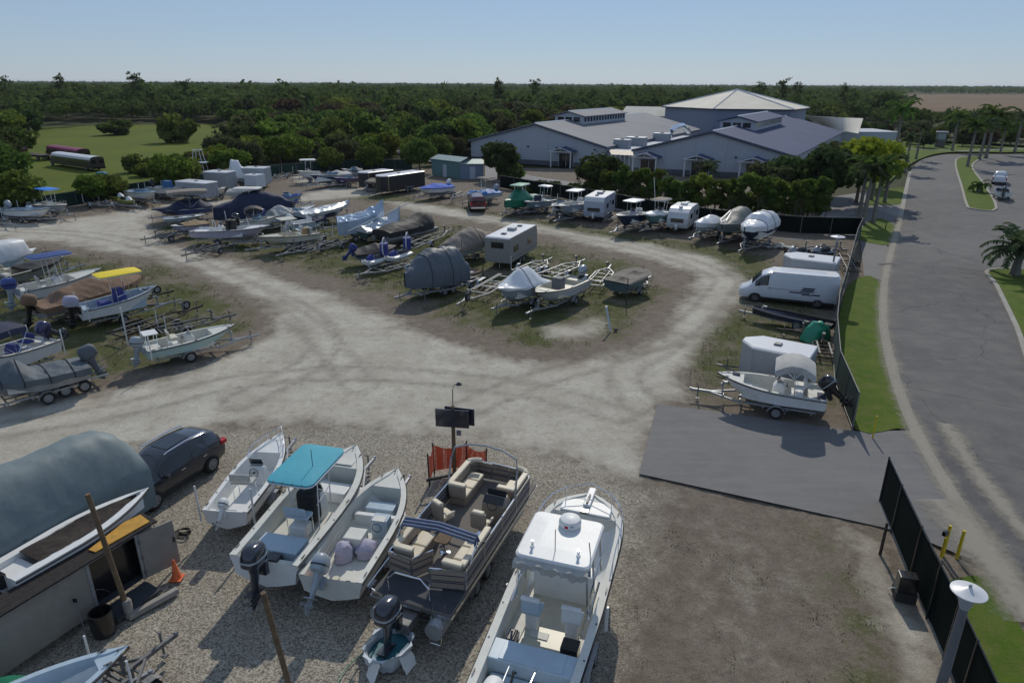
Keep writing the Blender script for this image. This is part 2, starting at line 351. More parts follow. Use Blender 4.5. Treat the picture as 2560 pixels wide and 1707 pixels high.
            for i in range(9):
                u=i/8; xx=x-ln/2+ln*u; zz=z-.28*(2*u-1)**2*g('arc',1)-.02*math.sin(u*9.4)**2; rs.append([(xx,wd/2*math.cos(q),zz+.22*math.sin(q)-.2*(abs(math.cos(q))>.99)) for q in [math.pi*j/8 for j in range(9)]]+[(xx,wd/2*.985*math.cos(q),zz+.22*math.sin(q)-.03-.2*(abs(math.cos(q))>.99)) for q in [math.pi*j/8 for j in range(8,-1,-1)]])
            m.loft(rs).build('canopy',c,t,True)
            f=M()
            for s in (1,-1):
                for u in (-.5,0,.5): f.tube([(x-.1,s*W(.4)*.97,ZS(.4)),(x+ln*u,s*wd/2,z-.05-.28*(2*u)**2*g('arc',1))],.014,5)
            for u in (-.5,0,.5): f.tube([(x+ln*u,wd/2*math.cos(q),z-.05-.28*(2*u)**2*g('arc',1)+.2*math.sin(q)) for q in [math.pi*j/8 for j in range(9)]],.014,5)
            f.tube([(x-.1,-W(.4)*.97,ZS(.4)),(x-.1,W(.4)*.97,ZS(.4))],.012,4)
            f.build('canopy_frame',CHR,t)
        elif k=='cover':
            c=g('c',GREYC); prof=g('p',[(0,.15),(.4,.5),(1,.1)]); dr=g('d',.22); q_=g('q',1.5); x0=g('x0',-.02); x1=g('x1',1.01); wr=g('wr',.02); m=M(); rs=[]; nT=g('nt',26)+20; nS=25; bd=g('in',0); ex=g('ex',0)
            for i in range(nT):
                u=x0+(x1-x0)*i/(nT-1); s=min(max(u,0),.998); wg=W(s)+.03-(bd*gw*1.05 if bd else 0); h=interp(prof,u); rg=[]
                sag=-.05*abs(math.sin(u*math.pi*g('bays',4)))*g('sag',1)
                for j in range(nS):
                    v=-1+2*j/(nS-1); e=1-abs(v)**q_
                    if j in (0,nS-1): yy,zz=v*(wg+.0),ZS(s)-dr-(.04*math.sin(u*23))
                    else:
                        vv=-1+2*(j-1)/(nS-3); e=1-abs(vv)**q_; yy=vv*(wg+.01); zz=ZS(s)+.03+h*e+sag*e*(1-abs(vv))*2
                    sd_=len(short)*.37; q1=mnoise.noise(Vector((u*L*1.1,yy*2.2+7,sd_))); q2=1-2*abs(mnoise.noise(Vector((u*L*1.5+yy*1.6,yy*.9,sd_+3)))); q3=1-2*abs(mnoise.noise(Vector((u*L*3.1-yy*2.2,yy*1.8+u*L,sd_+9)))); nz=q1+1.1*max(0,q2-.55)*2+.7*max(0,q3-.5)*2-.5
                    zz+=nz*wr*(1.0 if 1<j<nS-2 else .3); yy*=1+nz*wr*.25
                    rg.append((X(u,0) if u<1 else L*u,yy,zz))
                rs.append(rg)
            co=m.loft(rs,False,True,False).build('boat_cover',c,t,True)
            for su in g('straps',[]):
                i=int((su-x0)/(x1-x0)*(nT-1)); M().tube([(p[0],p[1]*1.01,p[2]+.02) for p in rs[i]],.022,4).build('strap',RUB if c is not BLACKC else LGREY,co)
        elif k=='wind':   # runabout windscreen
            x=g('x',.58)*L; wd=W(g('x',.58))*.9; z0=ZS(g('x',.58)); pts=[(x-.75,wd,z0),(x-.1,wd*.8,z0+.02),(x+.15,0,z0+.03),(x-.1,-wd*.8,z0+.02),(x-.75,-wd,z0)]
            tp=[(p[0]-.3,p[1]*.9,p[2]+.34) for p in pts]; M().loft([pts,tp],False,False,False).build('windscreen',BLUEG,t); M().tube(tp,.02,5).build('windscreen_rail',CHR,t)
        elif k=='rail':
            x0=g('a',.62); n=8; P=[(X(x0+(1-x0)*i/n,0)-.05*(i==n),max(0,W(x0+(1-x0)*i/n)-.05),ZS(x0+(1-x0)*i/n)+g('h',.35)*min(1,i/1.5+.05)) for i in range(n+1)]
            f=M(); f.tube(P+[(p[0],-p[1],p[2]) for p in P[::-1]],.016,5)
            for p in P[1::2]:
                for s in (1,-1): f.tube([(p[0],s*p[1],p[2]),(p[0],s*p[1],p[2]-g('h',.35))],.012,4)
            f.build('bow_rail',CHR,t)
        elif k=='poling':
            f=M(); x=.25; h=g('h',.9)
            for xx in (.05,.6):
                for s in (1,-1): f.tube([(xx,s*beam*.28,ZS(0)),(xx+.05,s*beam*.2,ZS(0)+h)],.022,6)
            f.tube([(.1,-beam*.26,ZS(0)+h*.5),(.1,beam*.26,ZS(0)+h*.5)],.018,5); f.build('poling_frame',CHR,t)
            M().box(0,.75,-beam*.24,beam*.24,ZS(0)+h,ZS(0)+h+.04).build('poling_platform',WHITE,t,bevel=.015)
        elif k=='poles':
            for s in (1,-1):
                M().tube([(.1,s*(beam/2+.08),zk+.2),(.1,s*(beam/2+.1),zk+1.6)],.035,7).build('guide_pole',PVC,t)
        elif k=='hatch':
            for hx,hy,hw,hl in g('l',[(.85,0,.5,.4)]):
                M().box(hx*L-hl/2,hx*L+hl/2,hy-hw/2,hy+hw/2,ZS(hx)-.012,ZS(hx)+.012).build('hatch',deck if deck is not WHITE else OFFW,t,bevel=.01)
        elif k=='cleats':
            for u in (.06,.5,.9):
                for s in (1,-1):
                    yy=s*(W(u)-.06); c=M().cbox((u*L,yy,ZS(u)+.05),(.2,.03,.025)); c.cbox((u*L,yy,ZS(u)+.03),(.06,.03,.04)).build('cleat',GALV,t)
            for u in (.2,.35):
                for s in (1,-1): M().lathe([(.03,0),(.03,.012)],(u*L,s*(W(u)-.07),ZS(u)+.018),'Z',8).build('rod_holder',GALV,t)
            M().lathe([(.02,0),(.03,.05),(.02,.07)],(L*.955,0,ZS(.955)),'Z',8).build('bow_light',GALV,t)
        elif k=='fn': F[1](t,L,W,ZS,zf)
    if trail:
        c,s=math.cos(rz),math.sin(rz); a2=(a[0]+c*.35,a[1]+s*.35); b2=(a[0]+c*(L+tl),a[1]+s*(L+tl))
        trailer(a2,b2,'boat trailer carrying the '+short,beam*.74,tcol,ax,loaded=True,h=min(zk+.02,.5),group='boat trailers in the yard')
    return t
def rr_(x0,x1,wd,z): return [(px,py,z) for px,py in rrect(x0,x1,-wd/2,wd/2,min(.08,wd*.2),2)]
def interp(p,u):
    if u<=p[0][0]: return p[0][1]
    for (a,x),(b,y) in zip(p,p[1:]):
        if u<=b:
            k=(u-a)/(b-a); k=k*k*(3-2*k)*.5+k*.5; return x+(y-x)*k
    return p[-1][1]

# ---------------- vehicles ----------------
def car_body(t,st,paint,glass=GLASS,side=((0,1),),name='body',shield=True):
    def it(x):
        for a,b in zip(st,st[1:]):
            if a[0]<=x<=b[0]:
                k=(x-a[0])/(b[0]-a[0]) if b[0]>a[0] else 0; return [a[i]+(b[i]-a[i])*k for i in range(6)]
        return st[-1]
    rings=[]
    for x,zb,zt,w_,zr,wr in st:
        h=[(x,0,zb),(x,w_*.9,zb),(x,w_*.99,zb+.22),(x,w_,(zb+zt)/2+.08),(x,w_*.985,zt),(x,wr,max(zr-.05,zt)),(x,wr*.93,zr),(x,wr*.5,zr+.03),(x,0,zr+.035)]
        rings.append(h+[(p[0],-p[1],p[2]) for p in h[-2:0:-1]])
    bo=M().loft(rings).build(name,paint,t,True)
    for (x0,x1) in side:
        for s in (1,-1):
            g=M(); lo=[];hi=[]
            xs=[x0+(x1-x0)*i/8 for i in range(9)]
            for x in xs:
                _,zb,zt,w_,zr,wr=it(x); zr2=max(zr-.05,zt)
                P=lambda u:(x,s*(w_*.985+(wr-w_*.985)*u+.008),zt+(zr2-zt)*u)
                lo.append(P(.08)); hi.append(P(.9))
            g.loft([lo,hi],False,False,False).build('side_window',glass,t)
    return bo,it
def plate_quad(t,name,m,pts): 
    return M().add(pts,[tuple(range(len(pts)))]).build(name,m,t)
def suv(loc,rz,label):
    t=thing('parked_car',label,'car',loc,rz)
    # x=0 rear .. 4.7 front
    st=[(0,.45,.95,.78,1.0,.66),(.06,.35,1.0,.86,1.12,.66),(.35,.3,1.04,.91,1.5,.62),(.8,.28,1.02,.93,1.63,.64),(1.6,.27,1.0,.935,1.69,.66),(2.5,.27,.98,.935,1.66,.65),(3.0,.27,.98,.93,1.52,.62),(3.55,.27,1.0,.92,1.07,.74),(3.75,.27,1.0,.91,1.03,.78),(4.3,.3,.92,.88,.94,.72),(4.58,.34,.8,.78,.82,.6),(4.68,.4,.7,.66,.72,.5)]
    bo,it=car_body(t,st,CHAR,side=((.95,1.75),(1.8,3.25)))
    plate_quad(t,'windscreen',GLASS,[(3.5,-.7,1.11),(3.5,.7,1.11),(3.02,.58,1.535),(2.85,0,1.62),(3.02,-.58,1.535)])
    plate_quad(t,'rear_window',GLASS,[(.07,.6,1.16),(.07,-.6,1.16),(.33,-.52,1.50),(.33,.52,1.50)])
    M().add([(1.35,-.42,1.735),(2.45,-.42,1.712),(2.45,.42,1.712),(1.35,.42,1.735)],[(0,1,2,3)]).build('sunroof',GLASS,t)
    for s in (1,-1):
        M().tube([(.7,s*.6,1.66),(.8,s*.6,1.72),(1.6,s*.62,1.765),(2.6,s*.62,1.73),(2.75,s*.6,1.68)],.025,6).build('roof_rail',CHR,t)
        M().loft([[(x,s*(y),z) for y,z in ((.80,.86),(.93,.9),(.93,1.08),(.74,1.1))] for x in (-.02,.06,.28)]).build('tail_light',RED,t,bevel=.02)
        M().box(4.3,4.62,s*.5,s*.8,.74,.86).build('headlight',CHR,t,bevel=.03)
        M().cbox((3.1,s*1.02,1.06),(.14,.2,.14)).build('wing_mirror',CHAR,t,bevel=.03)
        for x in (1.2,2.3): M().cbox((x,s*.945,.9),(.2,.03,.035)).build('door_handle',CHR,t)
        for x in (.92,3.75):
            M().lathe([(.4,s*.62),(.4,s*.91)],(x,0,.37),'Y',20).build('wheel_arch',RUB,t)
            wheel(t,x,s*.875,.36,.23)
    M().cbox((.02,0,.45),(.1,1.5,.2)).build('bumper',CHAR,t,bevel=.04)
    return t
def van(loc,rz,label):
    t=thing('panel_van',label,'van',loc,rz)
    st=[(0,.35,1.5,.93,2.62,.86),(.1,.32,1.5,.97,2.72,.88),(1,.3,1.5,.99,2.74,.89),(3.8,.3,1.5,.99,2.72,.89),(4.6,.3,1.5,.98,2.68,.86),(5.15,.3,1.42,.97,2.4,.8),(5.75,.3,1.3,.95,1.62,.82),(6.0,.3,1.22,.93,1.3,.82),(6.45,.33,1.0,.88,1.08,.75),(6.62,.4,.85,.8,.88,.65)]
    bo,it=car_body(t,st,VANW,side=((4.65,5.55),))
    plate_quad(t,'windscreen',GLASS,[(5.8,-.78,1.6),(5.8,.78,1.6),(5.2,.72,2.4),(5.2,-.72,2.4)])
    M().add([(0,-.84,2.755),(.1,-.84,2.775),(4.5,-.84,2.74),(4.5,.84,2.74),(.1,.84,2.775)],[(1,2,3,4)]).build('roof_panel',TRW,t)
    for x in (.9,1.8,2.7,3.6): M().cbox((x,0,2.765),(.03,1.6,.02)).build('roof_rib',TRW,t)
    for s in (1,-1):
        for x in (1.25,5.45):
            M().lathe([(.42,s*.6),(.42,s*.975)],(x,0,.38),'Y',20).build('wheel_arch',RUB,t); wheel(t,x,s*.9,.36,.22,rim=GALV)
        M().cbox((5.35,s*1.1,1.65),(.12,.2,.3)).build('wing_mirror',BLK,t,bevel=.03)
        M().box(.15,5.9,s*.985-.01,s*.985+.02,.32,.5).build('side_skirt',RUB,t)
        M().box(6.35,6.56,s*.5,s*.82,.85,1.02).build('headlight',CHR,t,bevel=.03)
        M().box(-.03,.03,s*.8,s*.92,.7,1.3).build('tail_light',RED,t)
        for x in (.6,1.9,3.1): pass
        M().cbox((4.55,s*1.0,1.35),(.2,.03,.04)).build('door_handle',BLK,t)
        M().cbox((3.0,s*.992,1.35),(3.2,.012,.02)).build('slide_rail',RUB,t)
        # slanted striped emblem
        e=M()
        def q(x,z): return (x,s*1.0,z)
        k=lambda x0,x1,z0,z1,sh:[(x0,z0),(x1,z0),(x1-sh,z1),(x0-sh,z1)]
        for pl in (k(1.9,3.25,1.12,1.22,.1),k(1.75,2.4,.98,1.08,.05),k(1.65,2.5,1.28,1.36,.05),k(1.65,2.45,1.4,1.5,.08),k(1.6,2.4,1.54,1.66,.1),k(1.2,1.75,1.02,1.14,.08)):
            e.add([q(x,z) for x,z in pl],[(0,1,2,3)])
        e.build('emblem',NAVY,t)
    return t
def box_trailer(a,b,wd,h,label,side=TRG,roof=TRW,vnose=True,trim=None,z0=.45,axles=2,group='enclosed box trailers'):
    # a = nose, b = rear
    rz,L=ab(b,a); t=thing('enclosed_trailer',label,'trailer',(*b,0),rz,group); y=wd/2; n=.75 if vnose else .12
    P=[(0,-y),(L-n,-y),(L,-y*(.25 if vnose else .85)),(L,y*(.25 if vnose else .85)),(L-n,y),(0,y)]
    M().prism(P,z0,h).build('body',side,t,bevel=.03)
    P2=[(x+(.02 if x>0 else -.02),yy*1.012) for x,yy in P]; m=M(); m.loft([[(x,yy,h-.06) for x,yy in P2],[(x,yy,h+.02) for x,yy in P2],[(L*.5+(x-L*.5)*.98,yy*.9,h+.07) for x,yy in P2]]); m.build('roof',roof,t)
    M().box(L*.5-.2,L*.5+.2,-.2,.2,h+.06,h+.17,.03,.03).build('roof_vent',GALV,t,bevel=.02)
    M().box(.0,L-n,-y-.012,-y-.002,z0,z0+.35).build('stone_guard',trim or GALV,t)
    s=M(); 
    for x in [i*.6+.3 for i in range(int((L-n-.3)/.6)+1)]:
        for yy in (-y-.006,y+.006): s.cbox((x,yy,(z0+h)/2),(.02,.008,h-z0-.1))
    s.build('panel_seams',side,t)
    if trim:
        for yy in (-y,y): M().box(L-n-.05,L-n+.06,yy-.02,yy+.02,z0,h-.05).build('corner_trim',trim,t)
    for yy in (-y-.012,): M().box(L-n-1.1,L-n-.4,yy-.004,yy+.004,z0+.1,h-.25).build('side_door',side,t,bevel=.01)
    M().box(-.03,0,-y*.92,y*.92,z0+.05,h-.15).build('rear_door',side,t,bevel=.01)
    for q in (0,1)[:axles if axles<3 else 2]:
        for s_ in (1,-1):
            wheel(t,L*.42+(q-.5)*.8*(axles>1),s_*(y+.02),.34,.2)
    for s_ in (1,-1): M().box(L*.42-.85,L*.42+.85,s_*(y+.14)-.13,s_*(y+.14)+.13,.72,.78).build('fender',ALU,t,bevel=.03)
    f=M(); f.tube([(L-.3,-.5,z0-.05),(L+1.1,0,z0-.05),(L-.3,.5,z0-.05)],.05,4); f.cbox((L+1.1,0,z0-.03),(.3,.1,.1)); f.tube([(L+.7,0,.05),(L+.7,0,.95)],.04,6); f.build('tongue',GALV,t)
    return t
def camper(a,b,wd,h,label,body=OFFW,rounded=False,front=LBLUE,ac=1,name='travel_trailer'):
    # a = front(tongue) , b = rear
    rz,L=ab(b,a); t=thing(name,label,'camper',(*b,0),rz); y=wd/2; z0=.6
    if rounded: pr=[(0,z0),(L,z0),(L+.1,z0+.4),(L+.05,z0+1.0),(L-.35,h-.45),(L-.9,h-.1),(L-1.6,h),(1.2,h),(.5,h-.2),(.08,h-.8)]
    else: pr=[(0,z0),(L,z0),(L+.08,z0+.5),(L+.02,h-.5),(L-.15,h-.08),(L-.3,h),(.15,h),(0,h-.1)]
    M().side(pr,-y,y).build('body',body,t,bevel=.06)
    k=len(pr); up=[p for p in pr if p[1]>h-.62]; rp=M(); lo=[(x,-y*.97,z+.012) for x,z in up]; hi=[(x,y*.97,z+.012) for x,z in up]
    rp.loft([lo,hi],False,False,False).build('roof',TRW,t)
    for i in range(ac):
        x=L*(.5+.0*i); M().loft([rr_b(x-.4,x+.4,.7,h),rr_b(x-.38,x+.38,.66,h+.28)]).build('air_conditioner',TRG if rounded is False else WHITE,t,bevel=.05)
    for x in (L*.22,L*.78): M().box(x-.2,x+.2,-.2,.2,h+.01,h+.12).build('roof_vent',BLK if not rounded else WHITE,t,bevel=.02)
    M().box(L+.03,L+.14,-y*.6,y*.6,z0+.6,z0+1.0).build('front_window',GLASS,t)
    for s in (1,-1):
        for x0,x1 in ((L*.62,L*.78),(L*.12,L*.3)): M().box(x0,x1,s*y-.01,s*y+.015,z0+.8,z0+1.35).build('window',GLASS,t,bevel=.01)
        M().box(L*.40,L*.40+.65,s*y-.01,s*y+.012,z0+.08,z0+1.9 if h>2.7 else h-.3).build('door',front if rounded else body,t,bevel=.01)
        M().box(L*.40+.15,L*.40+.5,s*y+.005,s*y+.018,z0+1.1,z0+1.5).build('door_window',GLASS,t)
        M().box(0,L,s*y-.005,s*y+.008,z0+.35,z0+.42).build('side_stripe',GALV,t)
        for q in ((-.42,.42) if L>5 else (0,)): wheel(t,L*.42+q,s*(y-.05),.34,.2)
    f=M(); f.tube([(L-.3,-.5,.5),(L+1.1,0,.5),(L-.3,.5,.5)],.05,4); f.tube([(L+.8,0,.05),(L+.8,0,.9)],.04,6); f.build('tongue',RUST,t)
    M().lathe([(.15,0),(.16,.05),(.16,.45),(.08,.55)],(L+.45,0,.5),'Z',12).build('gas_bottle',WHITE,t,True)
    if not rounded: M().box(-.02,.0,-y*.5,y*.5,h-.9,h-.4).build('rear_window',GLASS,t)
    return t
def rr_b(x0,x1,wd,z): return [(px,py,z) for px,py in rrect(x0,x1,-wd/2,wd/2,.1,3)]
def pickup(loc,rz,label,paint,cap=False,k=1.0):
    t=thing('pickup_truck',label,'truck',loc,rz); t.scale=(k,k,k)
    st=[(0,.5,1.2,.92,1.22,.86),(.05,.42,1.25,.95,1.28,.88),(2.0,.4,1.25,.96,1.28,.88),(2.05,.4,1.25,.96,1.75,.7),(2.35,.4,1.25,.96,1.9,.7),(3.3,.4,1.25,.96,1.9,.7),(3.55,.4,1.25,.95,1.8,.72),(4.15,.4,1.25,.94,1.3,.84),(5.2,.42,1.12,.9,1.16,.8),(5.45,.5,.95,.82,1.0,.7)]
    if cap: st=[(0,.5,1.2,.92,1.7,.7),(.08,.42,1.25,.95,1.85,.72)]+[(2.0,.4,1.25,.96,1.88,.72)]+st[4:]
    car_body(t,st,paint,side=((2.3,3.0),(3.05,3.8))+(((.3,1.9),) if cap else ()))
    plate_quad(t,'windscreen',GLASS,[(4.15,-.76,1.33),(4.15,.76,1.33),(3.6,.66,1.8),(3.6,-.66,1.8)])
    if not cap: M().box(.15,1.95,-.76,.76,1.285,1.30).build('truck_bed',RUB,t); plate_quad(t,'rear_window',GLASS,[(2.03,.62,1.34),(2.03,-.62,1.34),(2.1,-.6,1.72),(2.1,.6,1.72)])
    else: plate_quad(t,'rear_window',GLASS,[(-.01,.66,1.25),(-.01,-.66,1.25),(.02,-.62,1.68),(.02,.62,1.68)])
    for s in (1,-1):
        M().box(-.03,.1,s*.78,s*.95,.85,1.2).build('tail_light',RED,t)
        for x in (1.1,4.4): M().lathe([(.43,s*.6),(.43,s*.965)],(x,0,.42),'Y',18).build('wheel_arch',RUB,t); wheel(t,x,s*.86,.39,.25)
    M().cbox((-.05,0,.55),(.15,1.8,.2)).build('bumper',CHR,t,bevel=.03)
    return t
def bus(a,b,label,roof,side,name='school_bus'):
    rz,L=ab(a,b); t=thing(name,label,'bus',(*a,0),rz); y=1.2
    sec=[(-y,.6),(-y*1.01,1.4),(-y,2.3),(-y*.9,2.75),(-y*.55,2.98),(0,3.05)]; sec=sec+[(-p[0],p[1]) for p in sec[-2::-1]]
    lo=[(u,z) for u,z in sec]; m=M().loft([[(x,u*(1-.02*(x in(0,L-1.6))),z) for u,z in lo] for x in (0,.1,L-1.7,L-1.6)]); m.build('body',side,t,True)
    rf=M().loft([[(x,u*1.01,z+.02) for u,z in sec if z>2.2] for x in (0,.05,L-1.62)],False,False,False); rf.build('roof',roof,t,True)
    M().box(L-1.7,L,-.95,.95,.6,1.65,.05,.1).build('hood',side,t,bevel=.1)
    for s in (1,-1):
        n=int((L-2.6)/.85)
        for i in range(n): M().box(.5+i*.85,.5+i*.85+.68,s*y*1.005-.015,s*y*1.005+.015,1.65,2.2).build('window',GLASS,t)
        M().box(.1,L-1.8,s*y*1.01-.02,s*y*1.01+.02,1.3,1.36).build('side_rail',BLK,t)
        for x in (2.2,L-1.1): wheel(t,x,s*1.0,.48,.28)
    for s in (1,-1): M().box(-.03,.0,s*.6-.4,s*.6+.4,1.6,2.3).build('rear_window',GLASS,t)
    M().box(-.04,0,-.35,.35,.8,2.35).build('rear_door',side,t); M().box(L-1.62,L-1.55,-1,1,1.7,2.4).build('windscreen',GLASS,t)
    M().cbox((-.1,0,.65),(.2,2.3,.3)).build('bumper',BLK,t)
    return t
def flatbed(a,b,label):
    rz,L=ab(a,b); t=thing('flatbed_truck',label,'truck',(*a,0),rz)
    M().box(0,L-2.2,-1.1,1.1,.95,1.1).build('flatbed',RUST,t); M().box(0,L-.6,-.4,.4,.6,.9).build('chassis',RUST,t)
    M().loft([rrc(L-2.1,L-.9,1.9,.8),rrc(L-2.1,L-.9,2.0,1.7),rrc(L-2.0,L-1.1,1.7,2.3)]).build('cab',REDP,t,bevel=.06)
    M().box(L-.95,L,-.8,.8,.8,1.55,.05,.05).build('hood',REDP,t,bevel=.08); M().box(L-1.06,L-.98,-.8,.8,1.65,2.1).build('windscreen',GLASS,t)
    for s in (1,-1):
        M().box(L-1.9,L-1.2,s*.98-.02,s*.98+.02,1.65,2.1).build('side_window',GLASS,t)
        for x in (1.4,L-.6): wheel(t,x,s*.95,.48,.28)
    return t
def rrc(x0,x1,wd,z): return [(x0,-wd/2,z),(x1,-wd/2,z),(x1,wd/2,z),(x0,wd/2,z)]
def jetski(a,b,label,c1,c2,z=.55,trail=True,s='jet ski',group='jet skis on trailers'):
    rz,L=ab(a,b); t=thing('jet_ski',label,'jet ski',(*a,0),rz,group); L=min(max(L,2.6),3.4)
    def rg(x,w_,z0,z1): return [(x,-w_*.6,z0),(x,w_*.6,z0),(x,w_,z0+.22),(x,w_*.95,z0+.34),(x,w_*.5,z1),(x,-w_*.5,z1),(x,-w_*.95,z0+.34),(x,-w_,z0+.22)]
    M().loft([rg(0,.48,z,z+.42),rg(L*.5,.55,z,z+.42),rg(L*.75,.5,z+.04,z+.5),rg(L*.93,.25,z+.2,z+.5),rg(L,.04,z+.36,z+.46)]).build('hull',c1,t,True)
    M().loft([sell(L*.3,0,z+.4,L*.24,.2,2.5,14),sell(L*.3,0,z+.68,L*.22,.15,2.5,14),sell(L*.3,0,z+.74,L*.18,.1,2.5,14)]).build('seat',BLK,t,True)
    M().loft([sell(L*.66,0,z+.42,L*.2,.3,2.3,14),sell(L*.64,0,z+.7,L*.13,.22,2.3,14),sell(L*.6,0,z+.9,L*.06,.12,2.3,14)]).build('hood',c2,t,True)
    M().tube([(L*.56,-.36,z+.95),(L*.6,0,z+.92),(L*.56,.36,z+.95)],.025,6).build('handlebar',BLK,t)
    return t
# ---------------- small items ----------------
def cone(loc,label):
    t=thing('traffic_cone',label,'traffic cone',loc); M().lathe([(.155,.03),(.13,.12),(.03,.7),(.025,.71)],(0,0,0),'Z',16).build('cone_body',ORNG,t,True); M().box(-.19,.19,-.19,.19,0,.035).build('cone_base',ORNG,t,bevel=.01)
def post(loc,h,r,label,m=WOOD,top=(0,0),name='wooden_post',cat='post',group=None):
    o=M().tube([(0,0,-.1),(top[0]*.5,top[1]*.5,h*.5),(top[0],top[1],h)],[r*1.05,r,r*.93],10).build(name,m,None,True); o.location=(loc[0],loc[1],0); return tag(o,label,cat,group)

# ---------------- vegetation ----------------
def leafmat(n,c,tr=.48,ov=.22):
    return mat(n,c,.85,var=.4,scale=.9,trans=tr,objvar=ov,spec=.06)
LEAF=[leafmat('leaves_mid',(.10,.15,.032)),leafmat('leaves_dark',(.065,.10,.034)),leafmat('leaves_fresh',(.14,.20,.034)),leafmat('leaves_olive',(.09,.10,.045)),leafmat('leaves_brown',(.085,.062,.038))]
PALML=leafmat('palm_leaves',(.08,.14,.025),.4,.2); PALMD=leafmat('palm_leaves_grey',(.085,.115,.05),.35,.2); LIME=leafmat('lime_leaves',(.26,.34,.03),.4,.08)
BARK=mat('bark',(.13,.10,.075),.9,var=.4,scale=6,bump=.6); PBARK=mat('palm_bark',(.20,.185,.16),.9,var=.3,scale=4,bump=.3)
def quads_mesh(name,P,U,V,m):
    n=len(P); vs=np.empty((n,4,3),np.float32); vs[:,0]=P-U-V; vs[:,1]=P+U-V; vs[:,2]=P+U*.6+V; vs[:,3]=P-U*.6+V
    me=bpy.data.meshes.new(name); me.vertices.add(n*4); me.vertices.foreach_set('co',vs.ravel()); me.loops.add(n*4); me.loops.foreach_set('vertex_index',np.arange(n*4,dtype=np.int32))
    me.polygons.add(n); me.polygons.foreach_set('loop_start',np.arange(0,n*4,4,dtype=np.int32)); me.polygons.foreach_set('loop_total',np.full(n,4,np.int32)); me.update(); me.materials.append(m); return me
def unit(n):
    v=RNG.normal(size=(n,3)); return v/np.linalg.norm(v,axis=1)[:,None]
def crown(rx,rz,zc,nl,nq,sz,seed,flat=.7):
    """lobes of small leaf faces; unit: metres"""
    r=np.random.default_rng(seed); P=[];Nn=[]
    for i in range(nl):
        a=r.uniform(0,6.28); rr=r.uniform(.15,.78)**.7*rx; z=r.uniform(-.62,.72); c=np.array([rr*math.cos(a)*math.sqrt(max(.15,1-z*z)),rr*math.sin(a)*math.sqrt(max(.15,1-z*z)),zc+z*rz*.8])
        lr=rx*r.uniform(.26,.46); k=nq//nl; d=unit(k); rad=lr*(r.uniform(.55,1.08,k)**.5); rad*=np.where(r.random(k)<.16,r.uniform(1.05,1.4,k),1.); p=c+d*rad[:,None]*np.array([1,1,flat]); P.append(p); Nn.append(d)
    P=np.concatenate(P); Nn=np.concatenate(Nn); n=len(P)
    nn=Nn+.9*unit(n); nn/=np.linalg.norm(nn,axis=1)[:,None]; t=np.cross(nn,unit(n)); t/=np.linalg.norm(t,axis=1)[:,None]; b=np.cross(nn,t)
    s=sz*r.uniform(.55,1.35,(n,1)); return P,t*s,b*s*.8
def trunk_mesh(h,r,seed,limbs=5,spread=1.6,multi=1,m=None):
    rn=random.Random(seed); q=M()
    for k in range(multi):
        a=rn.uniform(0,6.28); ox,oy=(.25*multi*math.cos(a)*(k>0),.25*multi*math.sin(a)*(k>0))
        top=(ox*2+rn.uniform(-.2,.2),oy*2+rn.uniform(-.2,.2),h); q.tube([(ox,oy,-.1),(ox*1.2+rn.uniform(-.1,.1),oy*1.2,h*.5),top],[r,r*.75,r*.35],7)
        for i in range(limbs):
            a=6.28*i/limbs+rn.uniform(-.4,.4); z=h*rn.uniform(.45,.8); L=spread*rn.uniform(.7,1.1)
            q.tube([(ox*1.5,oy*1.5,z),(ox*1.5+L*.5*math.cos(a),oy*1.5+L*.5*math.sin(a),z+L*.45),(ox*1.5+L*math.cos(a),oy*1.5+L*math.sin(a),z+L*.8)],[r*.45,r*.3,r*.12],5)
    me=bpy.data.meshes.new('trunk'); me.from_pydata(q.v,[],q.f); me.materials.append(m or BARK); return me
def kindmesh(name,rx,rz,zc,nl,nq,sz,seed,m,th,tr,multi=1,limbs=5):
    P,U,V=crown(rx,rz,zc,nl,nq,sz,seed); return (quads_mesh(name,P,U,V,m),trunk_mesh(th,tr,seed,limbs,rx*.6,multi))
def plant(name,label,cat,loc,meshes,s=1.,group=None,rz=None,parts=('crown','trunk'),sz=None):
    t=thing(name,label,cat,loc,random.uniform(0,6.28) if rz is None else rz,group); t.scale=(s,s,sz or s*random.uniform(.9,1.12))
    for nm,me in zip(parts,meshes):
        o=bpy.data.objects.new(nm,me); COL.objects.link(o); o.parent=t
    return t
